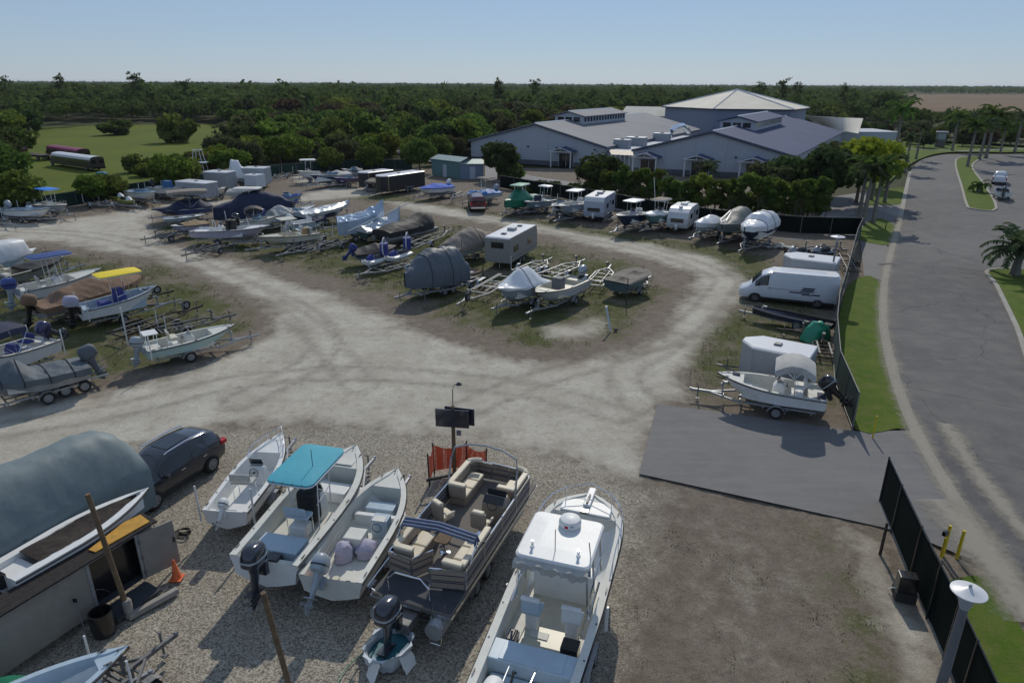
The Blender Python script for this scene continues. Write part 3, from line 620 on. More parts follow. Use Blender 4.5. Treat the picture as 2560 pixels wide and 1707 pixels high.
# unit size about 8 m tall, crown radius about 3.6 m
BROAD=[kindmesh('crown',3.7,3.5,4.2,26,3600,.24,100+i,LEAF[[0,1,2,3,0][i]],4.2,.24) for i in range(5)]
FARB=[kindmesh('crown',4.4,3.9,4.2,22,1500,.40,200+i,LEAF[[0,1,2,3,4,1][i]],4.2,.24,1,3) for i in range(6)]
BUSH=[kindmesh('foliage',1.5,.95,.8,14,1200,.15,300+i,LEAF[[2,0,1][i]],1.0,.06,3,3) for i in range(3)]
HEDG=[kindmesh('crown',1.25,2.9,2.75,20,1800,.15,400+i,[leafmat('hedge_leaves',(.13,.20,.04),.55),leafmat('hedge_leaves_fresh',(.16,.23,.04),.55),LEAF[0]][i],3.0,.07,4,3) for i in range(3)]
def royal(seed,h,m,nf=19,fl=3.4,r=.22,droop=1.0):
    rn=random.Random(seed); P=[];U=[];V=[]
    for i in range(nf):
        a=6.283*i/nf+rn.uniform(-.2,.2); el=rn.uniform(-.1,1.25); n=15; px,py,pz=0,0,h; d0=Vector((math.cos(a)*math.cos(el),math.sin(a)*math.cos(el),math.sin(el))); side=Vector((-math.sin(a),math.cos(a),0))
        L=fl*rn.uniform(.85,1.1)
        for k in range(n):
            u=(k+1)/n; e=el-droop*1.9*u*u; st=L/n; px+=math.cos(a)*math.cos(e)*st; py+=math.sin(a)*math.cos(e)*st; pz+=math.sin(e)*st
            dirv=Vector((math.cos(a)*math.cos(e),math.sin(a)*math.cos(e),math.sin(e))); ll=.62*math.sin(min(1,u*1.25+.15)*2.6)**.7*fl/3 if u<.98 else .12
            for s in (1,-1):
                lv=(side*s*.85+dirv*.35+Vector((0,0,-.45+rn.uniform(-.35,.2)))).normalized()*max(.1,ll*.5)
                c=Vector((px,py,pz))+lv; P.append(c); V.append(lv); U.append(dirv*.12)
    P=np.array([tuple(p) for p in P]);U=np.array([tuple(p) for p in U]);V=np.array([tuple(p) for p in V]); me=quads_mesh('fronds',P,U,V,m)
    q=M(); q.tube([(0,0,-.1),(0,0,.4),(.05,0,h*.4),(0,.05,h*.78),(0,0,h*.8),(0,0,h)],[r*1.5,r*1.25,r,r*.85,r*.6,r*.45],9); tm=bpy.data.meshes.new('trunk'); tm.from_pydata(q.v,[],q.f); tm.materials.append(PBARK)
    for p in tm.polygons: p.use_smooth=True
    return (me,tm)
PALM=[royal(1,7.2,PALML),royal(2,6.4,PALMD,15,2.7),royal(3,5.2,PALML,18,2.6,.16)]
PALMLOW=royal(5,2.6,PALMD,26,3.3,.32,.75)
def pine(seed,h,m=None):
    r=np.random.default_rng(seed); P=[];
    for i in range(30):
        z=h*(.5+.45*i/30); rad=h*.22*(1-.6*(i/30))*r.uniform(.2,1.2); a=r.uniform(0,6.28); c=np.array([rad*math.cos(a),rad*math.sin(a),z+rad*.5]); P.append(c+r.normal(size=(16,3))*np.array([.42,.42,.22])*h/12)
    P=np.concatenate(P); n=len(P); t=unit(n); b=np.cross(t,unit(n)); return (quads_mesh('crown',P,t*.2*h/12,b*.26*h/12,m or LEAF[1]),trunk_mesh(h*.97,.17,seed,6,h*.13))
PINE=[pine(1,14),pine(2,12)]

# ---------------- ground, roads ----------------
def sheet(name,pts,z,m,kind='structure',label=None):
    o=M().add([(x,y,z) for x,y in pts],[tuple(range(len(pts)))]).build(name,m); 
    if o.data.polygons and o.data.polygons[0].normal.z<0: o.data.flip_normals()
    return tag(o,label,None,None,kind)
def strip(name,pts,wd,z0,z1,m,kind='structure'):
    P=[Vector((*p,0)) for p in pts]; rg=[]
    for i,p in enumerate(P):
        d=(P[min(i+1,len(P)-1)]-P[max(i-1,0)]).normalized(); n=Vector((-d.y,d.x,0))*wd/2
        rg.append([(p.x-n.x,p.y-n.y,z0),(p.x+n.x,p.y+n.y,z0),(p.x+n.x,p.y+n.y,z1),(p.x-n.x,p.y-n.y,z1)])
    return tag(M().loft(rg).build(name,m),kind=kind)
def smooth(pts,n=5,closed=False):
    out=[]; k=len(pts)
    for i in range(k-1 if not closed else k):
        p=[pts[(i+j)%k] if closed else pts[max(0,min(k-1,i+j))] for j in (-1,0,1,2)]
        for q in range(n):
            t=q/n; out.append(tuple(.5*((2*p[1][c])+(-p[0][c]+p[2][c])*t+(2*p[0][c]-5*p[1][c]+4*p[2][c]-p[3][c])*t*t+(-p[0][c]+3*p[1][c]-3*p[2][c]+p[3][c])*t**3) for c in (0,1)))
    if not closed: out.append(tuple(pts[-1]))
    return out
def nodes(n):
    m=bpy.data.materials.new(n); m.use_nodes=True; MATS[n]=m; return m,m.node_tree.nodes,m.node_tree.links
def N_noise(N,Lk,vec,sc,det=5,ro=.6,dist=0):
    a=N.new('ShaderNodeTexNoise'); a.inputs['Scale'].default_value=sc; a.inputs['Detail'].default_value=det; a.inputs['Roughness'].default_value=ro; a.inputs['Distortion'].default_value=dist; Lk.new(vec,a.inputs['Vector']); return a.outputs[0]
def N_range(N,Lk,v,a,b,c=0,d=1):
    r=N.new('ShaderNodeMapRange'); r.inputs[1].default_value=a; r.inputs[2].default_value=b; r.inputs[3].default_value=c; r.inputs[4].default_value=d; Lk.new(v,r.inputs[0]); return r.outputs[0]
def N_mix(N,Lk,f,a,b,mode='MIX'):
    x=N.new('ShaderNodeMix'); x.data_type='RGBA'; x.blend_type=mode
    for s,i in ((f,0),(a,6),(b,7)):
        if hasattr(s,'links') or hasattr(s,'is_linked'): Lk.new(s,x.inputs[i])
        else: x.inputs[i].default_value=s if i==0 else (*s,1)
    return x.outputs[2]
def N_math(N,Lk,op,a,b):
    x=N.new('ShaderNodeMath'); x.operation=op
    for s,i in ((a,0),(b,1)):
        if hasattr(s,'is_linked'): Lk.new(s,x.inputs[i])
        else: x.inputs[i].default_value=s
    return x.outputs[0]
def ground_mat():
    m,N,Lk=nodes('yard_ground'); b=N['Principled BSDF']; b.inputs['Roughness'].default_value=.95; b.inputs['Specular IOR Level'].default_value=.15
    geo=N.new('ShaderNodeNewGeometry'); P=geo.outputs['Position']
    at={k:(lambda a:(setattr(a,'attribute_name',k),a.outputs['Fac'])[1])(N.new('ShaderNodeAttribute')) for k in ('sand','grass','gravel','rut')}
    n1=N_noise(N,Lk,P,.35,7,.68); n2=N_noise(N,Lk,P,1.6,7,.7); n3=N_noise(N,Lk,P,7,5,.7); n4=N_noise(N,Lk,P,26,3,.7); n5=N_noise(N,Lk,P,48,2,.6)
    vo=N.new('ShaderNodeTexVoronoi'); vo.inputs['Scale'].default_value=24; Lk.new(P,vo.inputs['Vector']); vc=N.new('ShaderNodeSeparateColor'); Lk.new(vo.outputs['Color'],vc.inputs[0]); peb=vc.outputs[0]
    dirt=N_mix(N,Lk,N_range(N,Lk,n2,.35,.65),(.12,.096,.072),(.215,.18,.142)); dirt=N_mix(N,Lk,N_range(N,Lk,n3,.5,.72,0,.7),dirt,(.06,.045,.034))
    dirt=N_mix(N,Lk,N_range(N,Lk,n4,.35,.7,0,.35),dirt,(.27,.23,.185)); dirt=N_mix(N,Lk,N_range(N,Lk,n5,.56,.64,0,.55),dirt,(.36,.32,.26)); dirt=N_mix(N,Lk,N_range(N,Lk,n5,.44,.36,0,.5),dirt,(.06,.05,.04))
    gr=N_mix(N,Lk,N_range(N,Lk,n3,.3,.7),(.038,.055,.014),(.095,.115,.03)); gr=N_mix(N,Lk,N_range(N,Lk,n2,.42,.62,0,.5),gr,(.12,.10,.055))
    nn=N_math(N,Lk,'ADD',N_math(N,Lk,'MULTIPLY',n1,.5),N_math(N,Lk,'ADD',N_math(N,Lk,'MULTIPLY',n2,.32),N_math(N,Lk,'MULTIPLY',n3,.18)))
    gm=N_range(N,Lk,N_math(N,Lk,'ADD',at['grass'],N_math(N,Lk,'MULTIPLY',N_math(N,Lk,'SUBTRACT',nn,.5),3.2)),.42,.72)
    c=N_mix(N,Lk,gm,dirt,gr)
    gv=N_mix(N,Lk,N_range(N,Lk,peb,0,1),(.13,.115,.095),(.52,.475,.39)); gv=N_mix(N,Lk,N_range(N,Lk,n1,.35,.65,.0,.3),gv,(.17,.14,.105)); gv=N_mix(N,Lk,N_range(N,Lk,n2,.55,.75,0,.3),gv,(.36,.33,.26))
    vm=N_range(N,Lk,N_math(N,Lk,'ADD',at['gravel'],N_math(N,Lk,'MULTIPLY',N_math(N,Lk,'SUBTRACT',nn,.5),1.6)),.35,.65)
    c=N_mix(N,Lk,vm,c,gv)
    sa=N_mix(N,Lk,N_range(N,Lk,n1,.35,.65),(.415,.38,.315),(.56,.53,.455)); sa=N_mix(N,Lk,N_range(N,Lk,n2,.5,.7,0,.65),sa,(.30,.27,.21)); sa=N_mix(N,Lk,N_range(N,Lk,n3,.48,.75,0,.55),sa,(.27,.24,.19))
    sa=N_mix(N,Lk,N_range(N,Lk,n4,.45,.75,0,.4),sa,(.25,.23,.19))
    rt=N_mix(N,Lk,N_math(N,Lk,'MULTIPLY',at['rut'],N_range(N,Lk,n2,.3,.6,.3,1)),sa,(.24,.215,.175))
    sm=N_range(N,Lk,N_math(N,Lk,'ADD',at['sand'],N_math(N,Lk,'MULTIPLY',N_math(N,Lk,'SUBTRACT',nn,.5),2.3)),.3,.78)
    c=N_mix(N,Lk,sm,c,rt)
    Lk.new(c,b.inputs['Base Color'])
    bp=N.new('ShaderNodeBump'); bp.inputs['Strength'].default_value=.8; bp.inputs['Distance'].default_value=.05; h=N_math(N,Lk,'ADD',N_math(N,Lk,'MULTIPLY',n3,1.),N_math(N,Lk,'MULTIPLY',n4,.5)); Lk.new(h,bp.inputs['Height']); Lk.new(bp.outputs[0],b.inputs['Normal'])
    return m
def simple_ground(n,c1,c2,c3,s1=.25,s2=2.,s3=14,rough=.95,bump=.4,spec=.15,crack=0,streak=None):
    m,N,Lk=nodes(n); b=N['Principled BSDF']; b.inputs['Roughness'].default_value=rough; b.inputs['Specular IOR Level'].default_value=spec
    P=N.new('ShaderNodeNewGeometry').outputs['Position']; a=N_noise(N,Lk,P,s1,7,.65); d=N_noise(N,Lk,P,s2,6,.7); e=N_noise(N,Lk,P,s3,4,.7)
    c=N_mix(N,Lk,N_range(N,Lk,a,.35,.65),c1,c2); c=N_mix(N,Lk,N_range(N,Lk,d,.42,.7,0,.6),c,c3); c=N_mix(N,Lk,N_range(N,Lk,e,.3,.75,0,.4),c,tuple(v*.55 for v in c1))
    if streak is not None:
        mp=N.new('ShaderNodeMapping'); mp.inputs['Rotation'].default_value=(0,0,streak); mp.inputs['Scale'].default_value=(.25,3.2,1); Lk.new(P,mp.inputs[0]); q=N_noise(N,Lk,mp.outputs[0],1.,5,.65); c=N_mix(N,Lk,N_range(N,Lk,q,.35,.7,0,.3),c,tuple(v*1.4 for v in c2))
    if crack:
        wp=N.new('ShaderNodeVectorMath'); wp.operation='ADD'; nz=N.new('ShaderNodeTexNoise'); nz.inputs['Scale'].default_value=.6; Lk.new(P,nz.inputs['Vector']); Lk.new(P,wp.inputs[0]); Lk.new(nz.outputs['Color'],wp.inputs[1])
        vo=N.new('ShaderNodeTexVoronoi'); vo.feature='DISTANCE_TO_EDGE'; vo.inputs['Scale'].default_value=.16; Lk.new(wp.outputs[0],vo.inputs['Vector']); c=N_mix(N,Lk,N_range(N,Lk,vo.outputs['Distance'],.0,.008,crack,0),c,tuple(v*.45 for v in c1))
        v2=N.new('ShaderNodeTexVoronoi'); v2.inputs['Scale'].default_value=.09; Lk.new(P,v2.inputs['Vector']); sc=N.new('ShaderNodeSeparateColor'); Lk.new(v2.outputs['Color'],sc.inputs[0]); c=N_mix(N,Lk,N_range(N,Lk,sc.outputs[0],.3,.9,0,.22),c,tuple(v*.75 for v in c1))
    Lk.new(c,b.inputs['Base Color'])
    bp=N.new('ShaderNodeBump'); bp.inputs['Strength'].default_value=bump; bp.inputs['Distance'].default_value=.04; Lk.new(e,bp.inputs['Height']); Lk.new(bp.outputs[0],b.inputs['Normal']); return m
LAWN=simple_ground('lawn',(.065,.125,.012),(.11,.165,.018),(.19,.165,.07),.6,1.6,16,.95,.9)
MEADOW=simple_ground('meadow_grass',(.085,.125,.010),(.13,.165,.014),(.115,.11,.03),.05,.3,1.8)
FLOOR=simple_ground('forest_floor',(.04,.055,.02),(.07,.07,.035),(.10,.085,.05),.03,.2,1)
BROWNF=simple_ground('brown_marsh',(.17,.115,.07),(.21,.145,.085),(.13,.10,.055),.004,.02,.15)
ASPH=simple_ground('asphalt_old',(.10,.098,.10),(.15,.146,.143),(.22,.205,.18),.07,.7,30,.85,.25,.3,.7)
ASPD=simple_ground('asphalt_apron',(.14,.137,.14),(.175,.17,.17),(.205,.20,.19),.2,1.2,35,.8,.2,.3,0,.28)
PLAZA=simple_ground('pale_paving',(.27,.26,.26),(.32,.31,.30),(.22,.21,.2),.1,1,12,.9,.2)
KERB=simple_ground('kerb_concrete',(.36,.34,.30),(.45,.43,.38),(.28,.26,.22),.5,3,25,.9,.3)
def insidef(px,py,poly):
    ins=np.zeros(px.shape,bool); d=np.full(px.shape,1e9); n=len(poly)
    for i in range(n):
        x0,y0=poly[i]; x1,y1=poly[(i+1)%n]; c=((y0>py)!=(y1>py))&(px<(x1-x0)*(py-y0)/((y1-y0) if y1!=y0 else 1e-9)+x0); ins^=c
        dx,dy=x1-x0,y1-y0; t=np.clip(((px-x0)*dx+(py-y0)*dy)/(dx*dx+dy*dy+1e-9),0,1); d=np.minimum(d,np.hypot(px-x0-t*dx,py-y0-t*dy))
    return np.where(ins,d,-d)
def linef(px,py,pl):
    d=np.full(px.shape,1e9)
    for (x0,y0),(x1,y1) in zip(pl,pl[1:]):
        dx,dy=x1-x0,y1-y0; t=np.clip(((px-x0)*dx+(py-y0)*dy)/(dx*dx+dy*dy+1e-9),0,1); d=np.minimum(d,np.hypot(px-x0-t*dx,py-y0-t*dy))
    return d
SAND=[
 [(-26.65,29.97),(-23.31,31.14),(-19.82,32.55),(-17.05,35.41),(-15.59,38.93),(-15.21,41.48),(-17.27,46.10),(-20.93,50.59),(-27.13,56.29),(-32.73,60.77),(-39.01,63.53),(-46.07,66.89),(-55.66,68.55),(-60.64,75.19),(-53.14,77.27),(-49.29,81.69),(-45.07,85.73),(-40.56,75.70),(-34.34,66.42),(-25.20,59.42),(-18.75,53.40),(-13.55,49.11),(-8.29,44.02),(-4.44,39.43),(-1.40,37.14),(1.60,35.95),(5.12,36.91),(7.74,38.56),(9.86,41.85),(11.87,46.11),(13.70,50.11),(15.34,54.15),(14.51,57.64),(11.75,61.69),(8.53,65.59),(2.93,72.36),(-3.75,78.55),(-8.76,82.53),(-13.76,86.92),(-17.22,92.16),(-11.69,90.69),(-3.98,83.48),(3.09,76.81),(9.15,70.86),(14.14,66.42),(18.04,61.82),(19.02,55.47),(17.05,49.11),(13.70,43.51),(10.81,38.27),(9.12,34.05),(8.75,31.51),(7.18,30.48),(5.20,24.22),(3.39,25.15),(1.24,26.14),(-1.42,27.38),(-4.18,27.74),(-7.01,28.21),(-10.48,28.66),(-13.28,28.15),(-15.70,27.05),(-18.62,25.95),(-22.14,23.97)],
 [(-45.07,85.73),(-43.53,92.36),(-39.16,93.52),(-31.31,92.74),(-27.75,104.16),(-20.00,107.91),(-16.09,102.49),(-21.35,96.55),(-25.97,92.90),(-33.59,90.04),(-40.91,87.64),(-42.87,83.23)],
 [(2.08,42.12),(4.25,42.96),(5.99,44.24),(5.70,41.79),(4.48,39.91),(2.99,39.89)],
 [(12.01,20.47),(12.72,19.88),(12.03,17.23),(11.69,14.68),(11.20,13.11),(10.60,13.11),(11.17,15.26),(11.48,17.78),(11.63,19.18)],
 [(-38.34,123.60),(-34.84,123.74),(-27.46,113.28),(-29.85,107.56),(-34.48,110.61)],
]
GRASS=[
 [(-41.44,75.67),(-34.47,67.52),(-24.52,60.18),(-15.24,54.83),(-8.18,47.69),(-3.39,42.04),(0.48,38.26),(4.83,38.52),(8.58,43.43),(11.98,50.62),(11.23,58.70),(4.67,66.21),(-5.83,75.43),(-13.40,81.34),(-30.42,75.95),(-38.68,79.38)],
 [(-33.00,98.03),(-16.37,100.49),(-4.08,85.73),(5.46,78.54),(17.25,69.66),(23.70,64.38),(23.32,54.91),(18.90,53.01),(8.81,67.94),(-3.78,79.04),(-20.62,93.07)],
 [(9.93,37.61),(14.43,46.15),(22.49,54.90),(20.11,39.77),(16.29,31.13),(12.46,31.08),(9.01,31.75)],
 [(-42.44,62.96),(-29.59,57.20),(-20.93,48.99),(-17.05,43.05),(-17.67,39.24),(-20.92,33.42),(-26.98,30.41),(-52.94,64.93)],
 [(10.79,20.28),(11.23,18.76),(10.88,15.26),(10.48,13.11),(8.63,13.10),(9.50,16.03)],
]
GRAV=[[(-27.97,24.85),(-18.62,25.95),(-13.28,28.15),(-7.01,28.21),(-1.42,27.38),(3.39,25.15),(5.62,22.76),(4.56,18.71),(2.23,12.59),(1.51,6.51),(-14.30,6.45)]]
RUTS=[[(-23.95,27.34),(-18.99,29.83),(-14.44,33.23),(-8.31,34.39),(-0.62,32.88),(5.23,29.66)],[(6.91,28.44),(6.16,34.56),(9.26,38.92),(15.25,49.08),(17.19,56.08),(11.09,67.07),(-3.83,80.30)],[(-7.97,32.79),(-11.99,40.03),(-16.86,46.58),(-28.16,58.63),(-41.85,69.27),(-51.94,72.09)],[(-13.53,30.79),(-11.27,37.32),(-14.35,44.79),(-23.53,54.05),(-38.03,67.44)],[(-3.36,28.74),(0.43,32.89),(5.05,36.29),(10.06,40.35)]]
def build_ground():
    sheet('ground',[(-9000,-300),(9000,-300),(9000,12000),(-9000,12000)],-.3,FLOOR)
    x0,x1,y0,y1,st=-82,46,5,132,.36; xs=np.arange(x0,x1,st); ys=np.arange(y0,y1,st); X,Y=np.meshgrid(xs,ys); nx,ny=len(xs),len(ys)
    Z=np.zeros_like(X); Z+=.03*np.sin(X*.7+1.3*np.sin(Y*.5))*np.cos(Y*.6)+.012*RNG.normal(size=X.shape)-.075
    s=np.full(X.shape,-50.)
    for p in SAND: s=np.maximum(s,insidef(X,Y,smooth(p,3,True)))
    g=np.full(X.shape,-50.)
    for p in GRASS: g=np.maximum(g,insidef(X,Y,p))
    v=insidef(X,Y,GRAV[0])
    dst=np.hypot(X,Y); sc=1+dst/45
    A={'sand':1/(1+np.exp(-s/(.7*sc*.5))),'grass':np.clip(.5+g/(3*sc),0,.8)*.85,'gravel':1/(1+np.exp(-v/1.2))}
    r=np.zeros_like(X)
    for p in RUTS:
        q=smooth(p,6); d=linef(X,Y,q)
        r=np.maximum(r,np.exp(-((d-.85)/.28)**2)*.75)
    A['rut']=r
    ea=insidef(X,Y,[(4.44,23.18),(9.34,21.86),(13.43,20.18),(12.03,15.27),(11.42,12.64),(2.04,12.59)]); A['gravel']=np.maximum(A['gravel'],.36/(1+np.exp(-ea/1.)))
    me=bpy.data.meshes.new('yard_ground'); me.vertices.add(nx*ny); me.vertices.foreach_set('co',np.stack([X,Y,Z],-1).astype(np.float32).ravel())
    i=np.arange(nx*ny).reshape(ny,nx); f=np.stack([i[:-1,:-1],i[:-1,1:],i[1:,1:],i[1:,:-1]],-1).reshape(-1); n=len(f)//4
    me.loops.add(len(f)); me.loops.foreach_set('vertex_index',f.astype(np.int32)); me.polygons.add(n); me.polygons.foreach_set('loop_start',np.arange(0,4*n,4,dtype=np.int32)); me.polygons.foreach_set('loop_total',np.full(n,4,np.int32)); me.polygons.foreach_set('use_smooth',np.ones(n,bool)); me.update()
    for k,a in A.items():
        at=me.attributes.new(k,'FLOAT','POINT'); at.data.foreach_set('value',a.astype(np.float32).ravel())
    me.materials.append(ground_mat()); o=bpy.data.objects.new('yard_ground',me); COL.objects.link(o); tag(o,kind='structure')
    # tufts of grass and weeds: too many to count
    P=[]; 
    rr=RNG; N_=170000; px=rr.uniform(-60,30,N_); py=rr.uniform(9,100,N_)
    gg=np.full(N_,-50.)
    for p in GRASS: gg=np.maximum(gg,insidef(px,py,p))
    ss=np.full(N_,-50.)
    for p in SAND: ss=np.maximum(ss,insidef(px,py,p))
    east=(insidef(px,py,[(5.30,22.76),(13.07,20.29),(12.03,15.27),(11.30,13.11),(2.90,13.06)])>0)
    cl=np.array([mnoise.noise(Vector((a*.45,b*.45,3)))+.5*mnoise.noise(Vector((a*1.7,b*1.7,8))) for a,b in zip(px,py)])
    keep=(ss<-.3)&(((gg>0)&(cl>-.02))|(east&(cl>.38)))&(rr.random(N_)<np.clip(22/np.hypot(px,py),.12,1)); px,py=px[keep],py[keep]; n=len(px)
    q=3; px=np.repeat(px,q)+rr.normal(0,.07,n*q); py=np.repeat(py,q)+rr.normal(0,.07,n*q); n=n*q
    sz=rr.uniform(.02,.055,n)*(1+np.hypot(px,py)/60); U=np.stack([rr.normal(size=n),rr.normal(size=n),np.zeros(n)],-1); U/=np.linalg.norm(U,axis=1)[:,None]; U*=(sz*.25)[:,None]; V=np.stack([rr.normal(size=n)*.5,rr.normal(size=n)*.5,np.ones(n)],-1)*(sz*.6)[:,None]
    C=np.stack([px,py,np.zeros(n)-.02],-1)+V
    me=quads_mesh('weeds_and_grass',C,U,V,mat('tuft_leaves',(.12,.12,.05),.8,var=.6,scale=.6,trans=.2)); o=bpy.data.objects.new('weeds_and_grass',me); COL.objects.link(o); tag(o,'low weeds and dry grass growing in patches over the dirt yard','grass',kind='stuff')
build_ground()
sheet('meadow',[(-59.73,63.41),(-107.42,126.80),(-138.34,197.78),(-164.29,246.03),(-139.76,268.13),(-95.77,266.63),(-58.73,142.94),(-50.76,110.02),(-55.13,92.01),(-60.10,80.08)],-.03,MEADOW)
sheet('marsh_field',[(205.48,427.20),(277.69,391.53),(345.58,361.98),(1318.24,1396.74),(973.32,1386.58),(678.30,1289.03)],.0,BROWNF)
sheet('plaza',[(-51.78,229.37),(-21.05,167.33),(-8.44,145.29),(3.29,119.62),(16.63,103.59),(13.78,84.80),(6.62,96.72),(-5.49,116.63),(-9.13,130.96),(-18.11,143.28),(-30.43,166.83),(-50.66,203.53)],.0,PLAZA)
ROADL=[(15.15,14.70),(15.80,16.91),(16.26,19.11),(16.85,21.84),(17.57,24.64),(18.47,27.78),(19.82,31.64),(21.78,36.51),(25.02,43.68),(30.28,53.81),(35.02,62.18),(40.73,72.02),(47.19,83.24),(60.76,107.19),(72.66,128.08),(85.62,148.07),(95.15,158.73),(102.12,162.80),(118.36,163.62)]
sheet('road',[(15.15,14.70)]+smooth(ROADL,3)[1:]+[(167.02,153.49),(122.37,90.83),(68.25,37.11),(32.64,14.81)],.012,ASPH)
strip('gutter',smooth(ROADL[:15],4),.5,0.0,.035,KERB)
def sandmat():
    m,N,Lk=nodes('drifted_sand'); b=N['Principled BSDF']; b.inputs['Base Color'].default_value=(.36,.33,.27,1); b.inputs['Roughness'].default_value=.95
    P=N.new('ShaderNodeNewGeometry').outputs['Position']; a=N_noise(N,Lk,P,.35,7,.7); e=N_noise(N,Lk,P,3,6,.75); at=N.new('ShaderNodeAttribute'); at.attribute_name='edge'
    v=N_math(N,Lk,'ADD',N_math(N,Lk,'MULTIPLY',at.outputs['Fac'],.55),N_math(N,Lk,'ADD',N_math(N,Lk,'MULTIPLY',a,.5),N_math(N,Lk,'MULTIPLY',e,.45))); Lk.new(N_range(N,Lk,v,.72,1.0,0,.75),b.inputs['Alpha']); return m
def sandstrip(pts,wd,z):
    P=[Vector((*p,0)) for p in pts]; v=[];f=[];ed=[]
    for i,p in enumerate(P):
        d=(P[min(i+1,len(P)-1)]-P[max(i-1,0)]).normalized(); n=Vector((-d.y,d.x,0))
        for j in range(7):
            u=j/6; q=p+n*wd*(u-.5); v.append((q.x,q.y,z)); ed.append(1-abs(2*u-1))
    for i in range(len(P)-1):
        for j in range(6): a=i*7+j; f.append((a,a+1,a+8,a+7))
    me=bpy.data.meshes.new('drifted_sand'); me.from_pydata(v,[],f); me.materials.append(MATS.get('drifted_sand') or sandmat()); at=me.attributes.new('edge','FLOAT','POINT'); at.data.foreach_set('value',np.array(ed,np.float32)); o=bpy.data.objects.new('drifted_sand',me); COL.objects.link(o); tag(o,kind='structure')
sandstrip(smooth(ROADL[1:13],4),2.2,.042); sandstrip(smooth([(16.22,22.31),(16.20,20.32),(15.79,18.00),(15.57,15.91)],4),4,.046); sandstrip(smooth([(20.22,28.58),(19.03,24.35),(18.20,20.34),(17.81,17.27)],4),2.2,.05)

sheet('driveway_apron',[(7.20,30.57),(10.07,29.72),(15.75,27.83),(18.18,27.93),(18.23,27.03),(16.74,21.66),(16.12,19.11),(15.31,18.89),(14.30,19.96),(13.31,20.58),(9.48,22.25),(5.18,24.10)],.008,ASPD)
sheet('parking_lane',[(33.17,77.57),(42.19,84.20),(46.22,95.12),(46.46,82.95),(37.26,67.29),(34.58,60.63),(30.05,53.81),(29.17,55.02),(35.53,69.12),(34.85,73.13)],.004,ASPD)
sheet('parking_lot',[(38.30,93.18),(52.08,102.74),(61.01,107.20),(46.24,81.63),(38.24,77.70),(37.07,81.39)],.002,PLAZA)
for pts in ([(29.34,55.03),(29.60,53.56),(27.86,49.29),(24.89,43.68),(21.67,36.51),(19.74,31.64),(18.59,28.48),(17.71,28.08),(15.82,27.98),(17.35,33.51),(19.69,38.93),(22.42,44.49),(26.45,51.98)],
            [(14.18,17.80),(15.21,18.00),(15.17,17.08),(14.78,15.28),(14.02,12.66),(11.72,11.07),(11.62,12.64),(12.41,14.68),(13.45,17.42)],
            [(37.98,74.28),(43.34,81.55),(42.95,76.42),(37.67,66.94),(35.53,69.12)],[(46.51,91.14),(54.30,103.62),(60.64,107.19),(52.49,92.61),(48.66,91.20)],
            [(54.30,103.62),(66.95,122.08),(77.67,138.03),(87.48,151.41),(97.94,163.54),(106.80,168.95),(122.67,169.78),(137.70,191.29),(118.32,206.81),(85.22,167.82),(60.55,121.83)]):
    sheet('grass_verge',smooth(pts,3,True),.03,LAWN)
MED=smooth([(87.72,139.17),(70.01,108.38),(60.32,91.54),(58.90,88.10),(62.04,88.19),(74.83,110.34),(89.27,136.47),(100.78,152.04),(107.24,159.33),(97.93,154.45)],4,True)
sheet('median_grass',MED,.12,LAWN); strip('median_kerb',MED+[MED[0]],.3,0,.14,KERB)
ISL=smooth([(40.64,56.79),(38.25,52.19),(32.95,42.18),(28.05,33.22),(27.23,27.12),(42.21,36.77),(54.14,55.49),(45.30,57.15)],4,True)
sheet('island_grass',ISL,.12,LAWN); strip('island_kerb',ISL+[ISL[0]],.3,0,.15,KERB)
strip('far_road',[(112.31,206.43),(133.17,184.80),(155.61,159.88)],8,.0,.03,PLAZA)
strip('entrance_path',[(98.36,177.05),(108.10,171.08),(128.92,178.73)],1.5,.03,.05,PLAZA)
strip('park_path',[(-23.39,178.28),(-13.35,232.21),(6.89,260.05),(18.07,234.53)],4,.0,.03,PLAZA)
# ---------------- fences ----------------
SCREEN=mat('windscreen_mesh',(.006,.035,.028),.8,var=.35,bump=.4,bscale=6); SCRB=mat('windscreen_mesh_black',(.004,.009,.008),.8,var=.4,bump=.3,bscale=6,spec=.08)
def fence(pts,h,label,scr=SCREEN,group=None,wavy=.05,sp=3.0,rail=GALV):
    a=pts[0]; t=thing('screened_fence',label,'fence',(*a,0),0,group); P=[(x-a[0],y-a[1]) for x,y in pts]
    Q=[]
    for (x0,y0),(x1,y1) in zip(P,P[1:]):
        n=max(1,round(math.hypot(x1-x0,y1-y0)/sp)); Q+=[(x0+(x1-x0)*i/n,y0+(y1-y0)*i/n) for i in range(n)]
    Q.append(P[-1]); D=[]
    for (x0,y0),(x1,y1) in zip(Q,Q[1:]): D+=[(x0+(x1-x0)*i/5,y0+(y1-y0)*i/5,i) for i in range(5)]
    D.append((*Q[-1],0)); rg=[]
    for x,y,i in D:
        o=wavy*math.sin(i/5*math.pi)*mnoise.noise(Vector((x*.3,y*.3,1)))*2
        rg.append([(x+o*.2,y,.05),(x+o*1.6,y,h*.5),(x+o*.5,y,h-.06+.0),(x+.012+o*.5,y+.008,h-.06),(x+.012+o*1.6,y+.008,h*.5),(x+.012+o*.2,y+.008,.05)])
    M().loft(rg).build('screen_cloth',scr,t,True)
    for x,y in Q: M().tube([(x,y,-.1),(x,y,h+.04)],.035,7).build('fence_post',rail,t)
    M().tube([(x,y,h) for x,y in Q],.025,6).build('top_rail',rail,t); M().tube([(x,y,.08) for x,y in Q],.02,5).build('bottom_rail',rail,t)
    return t
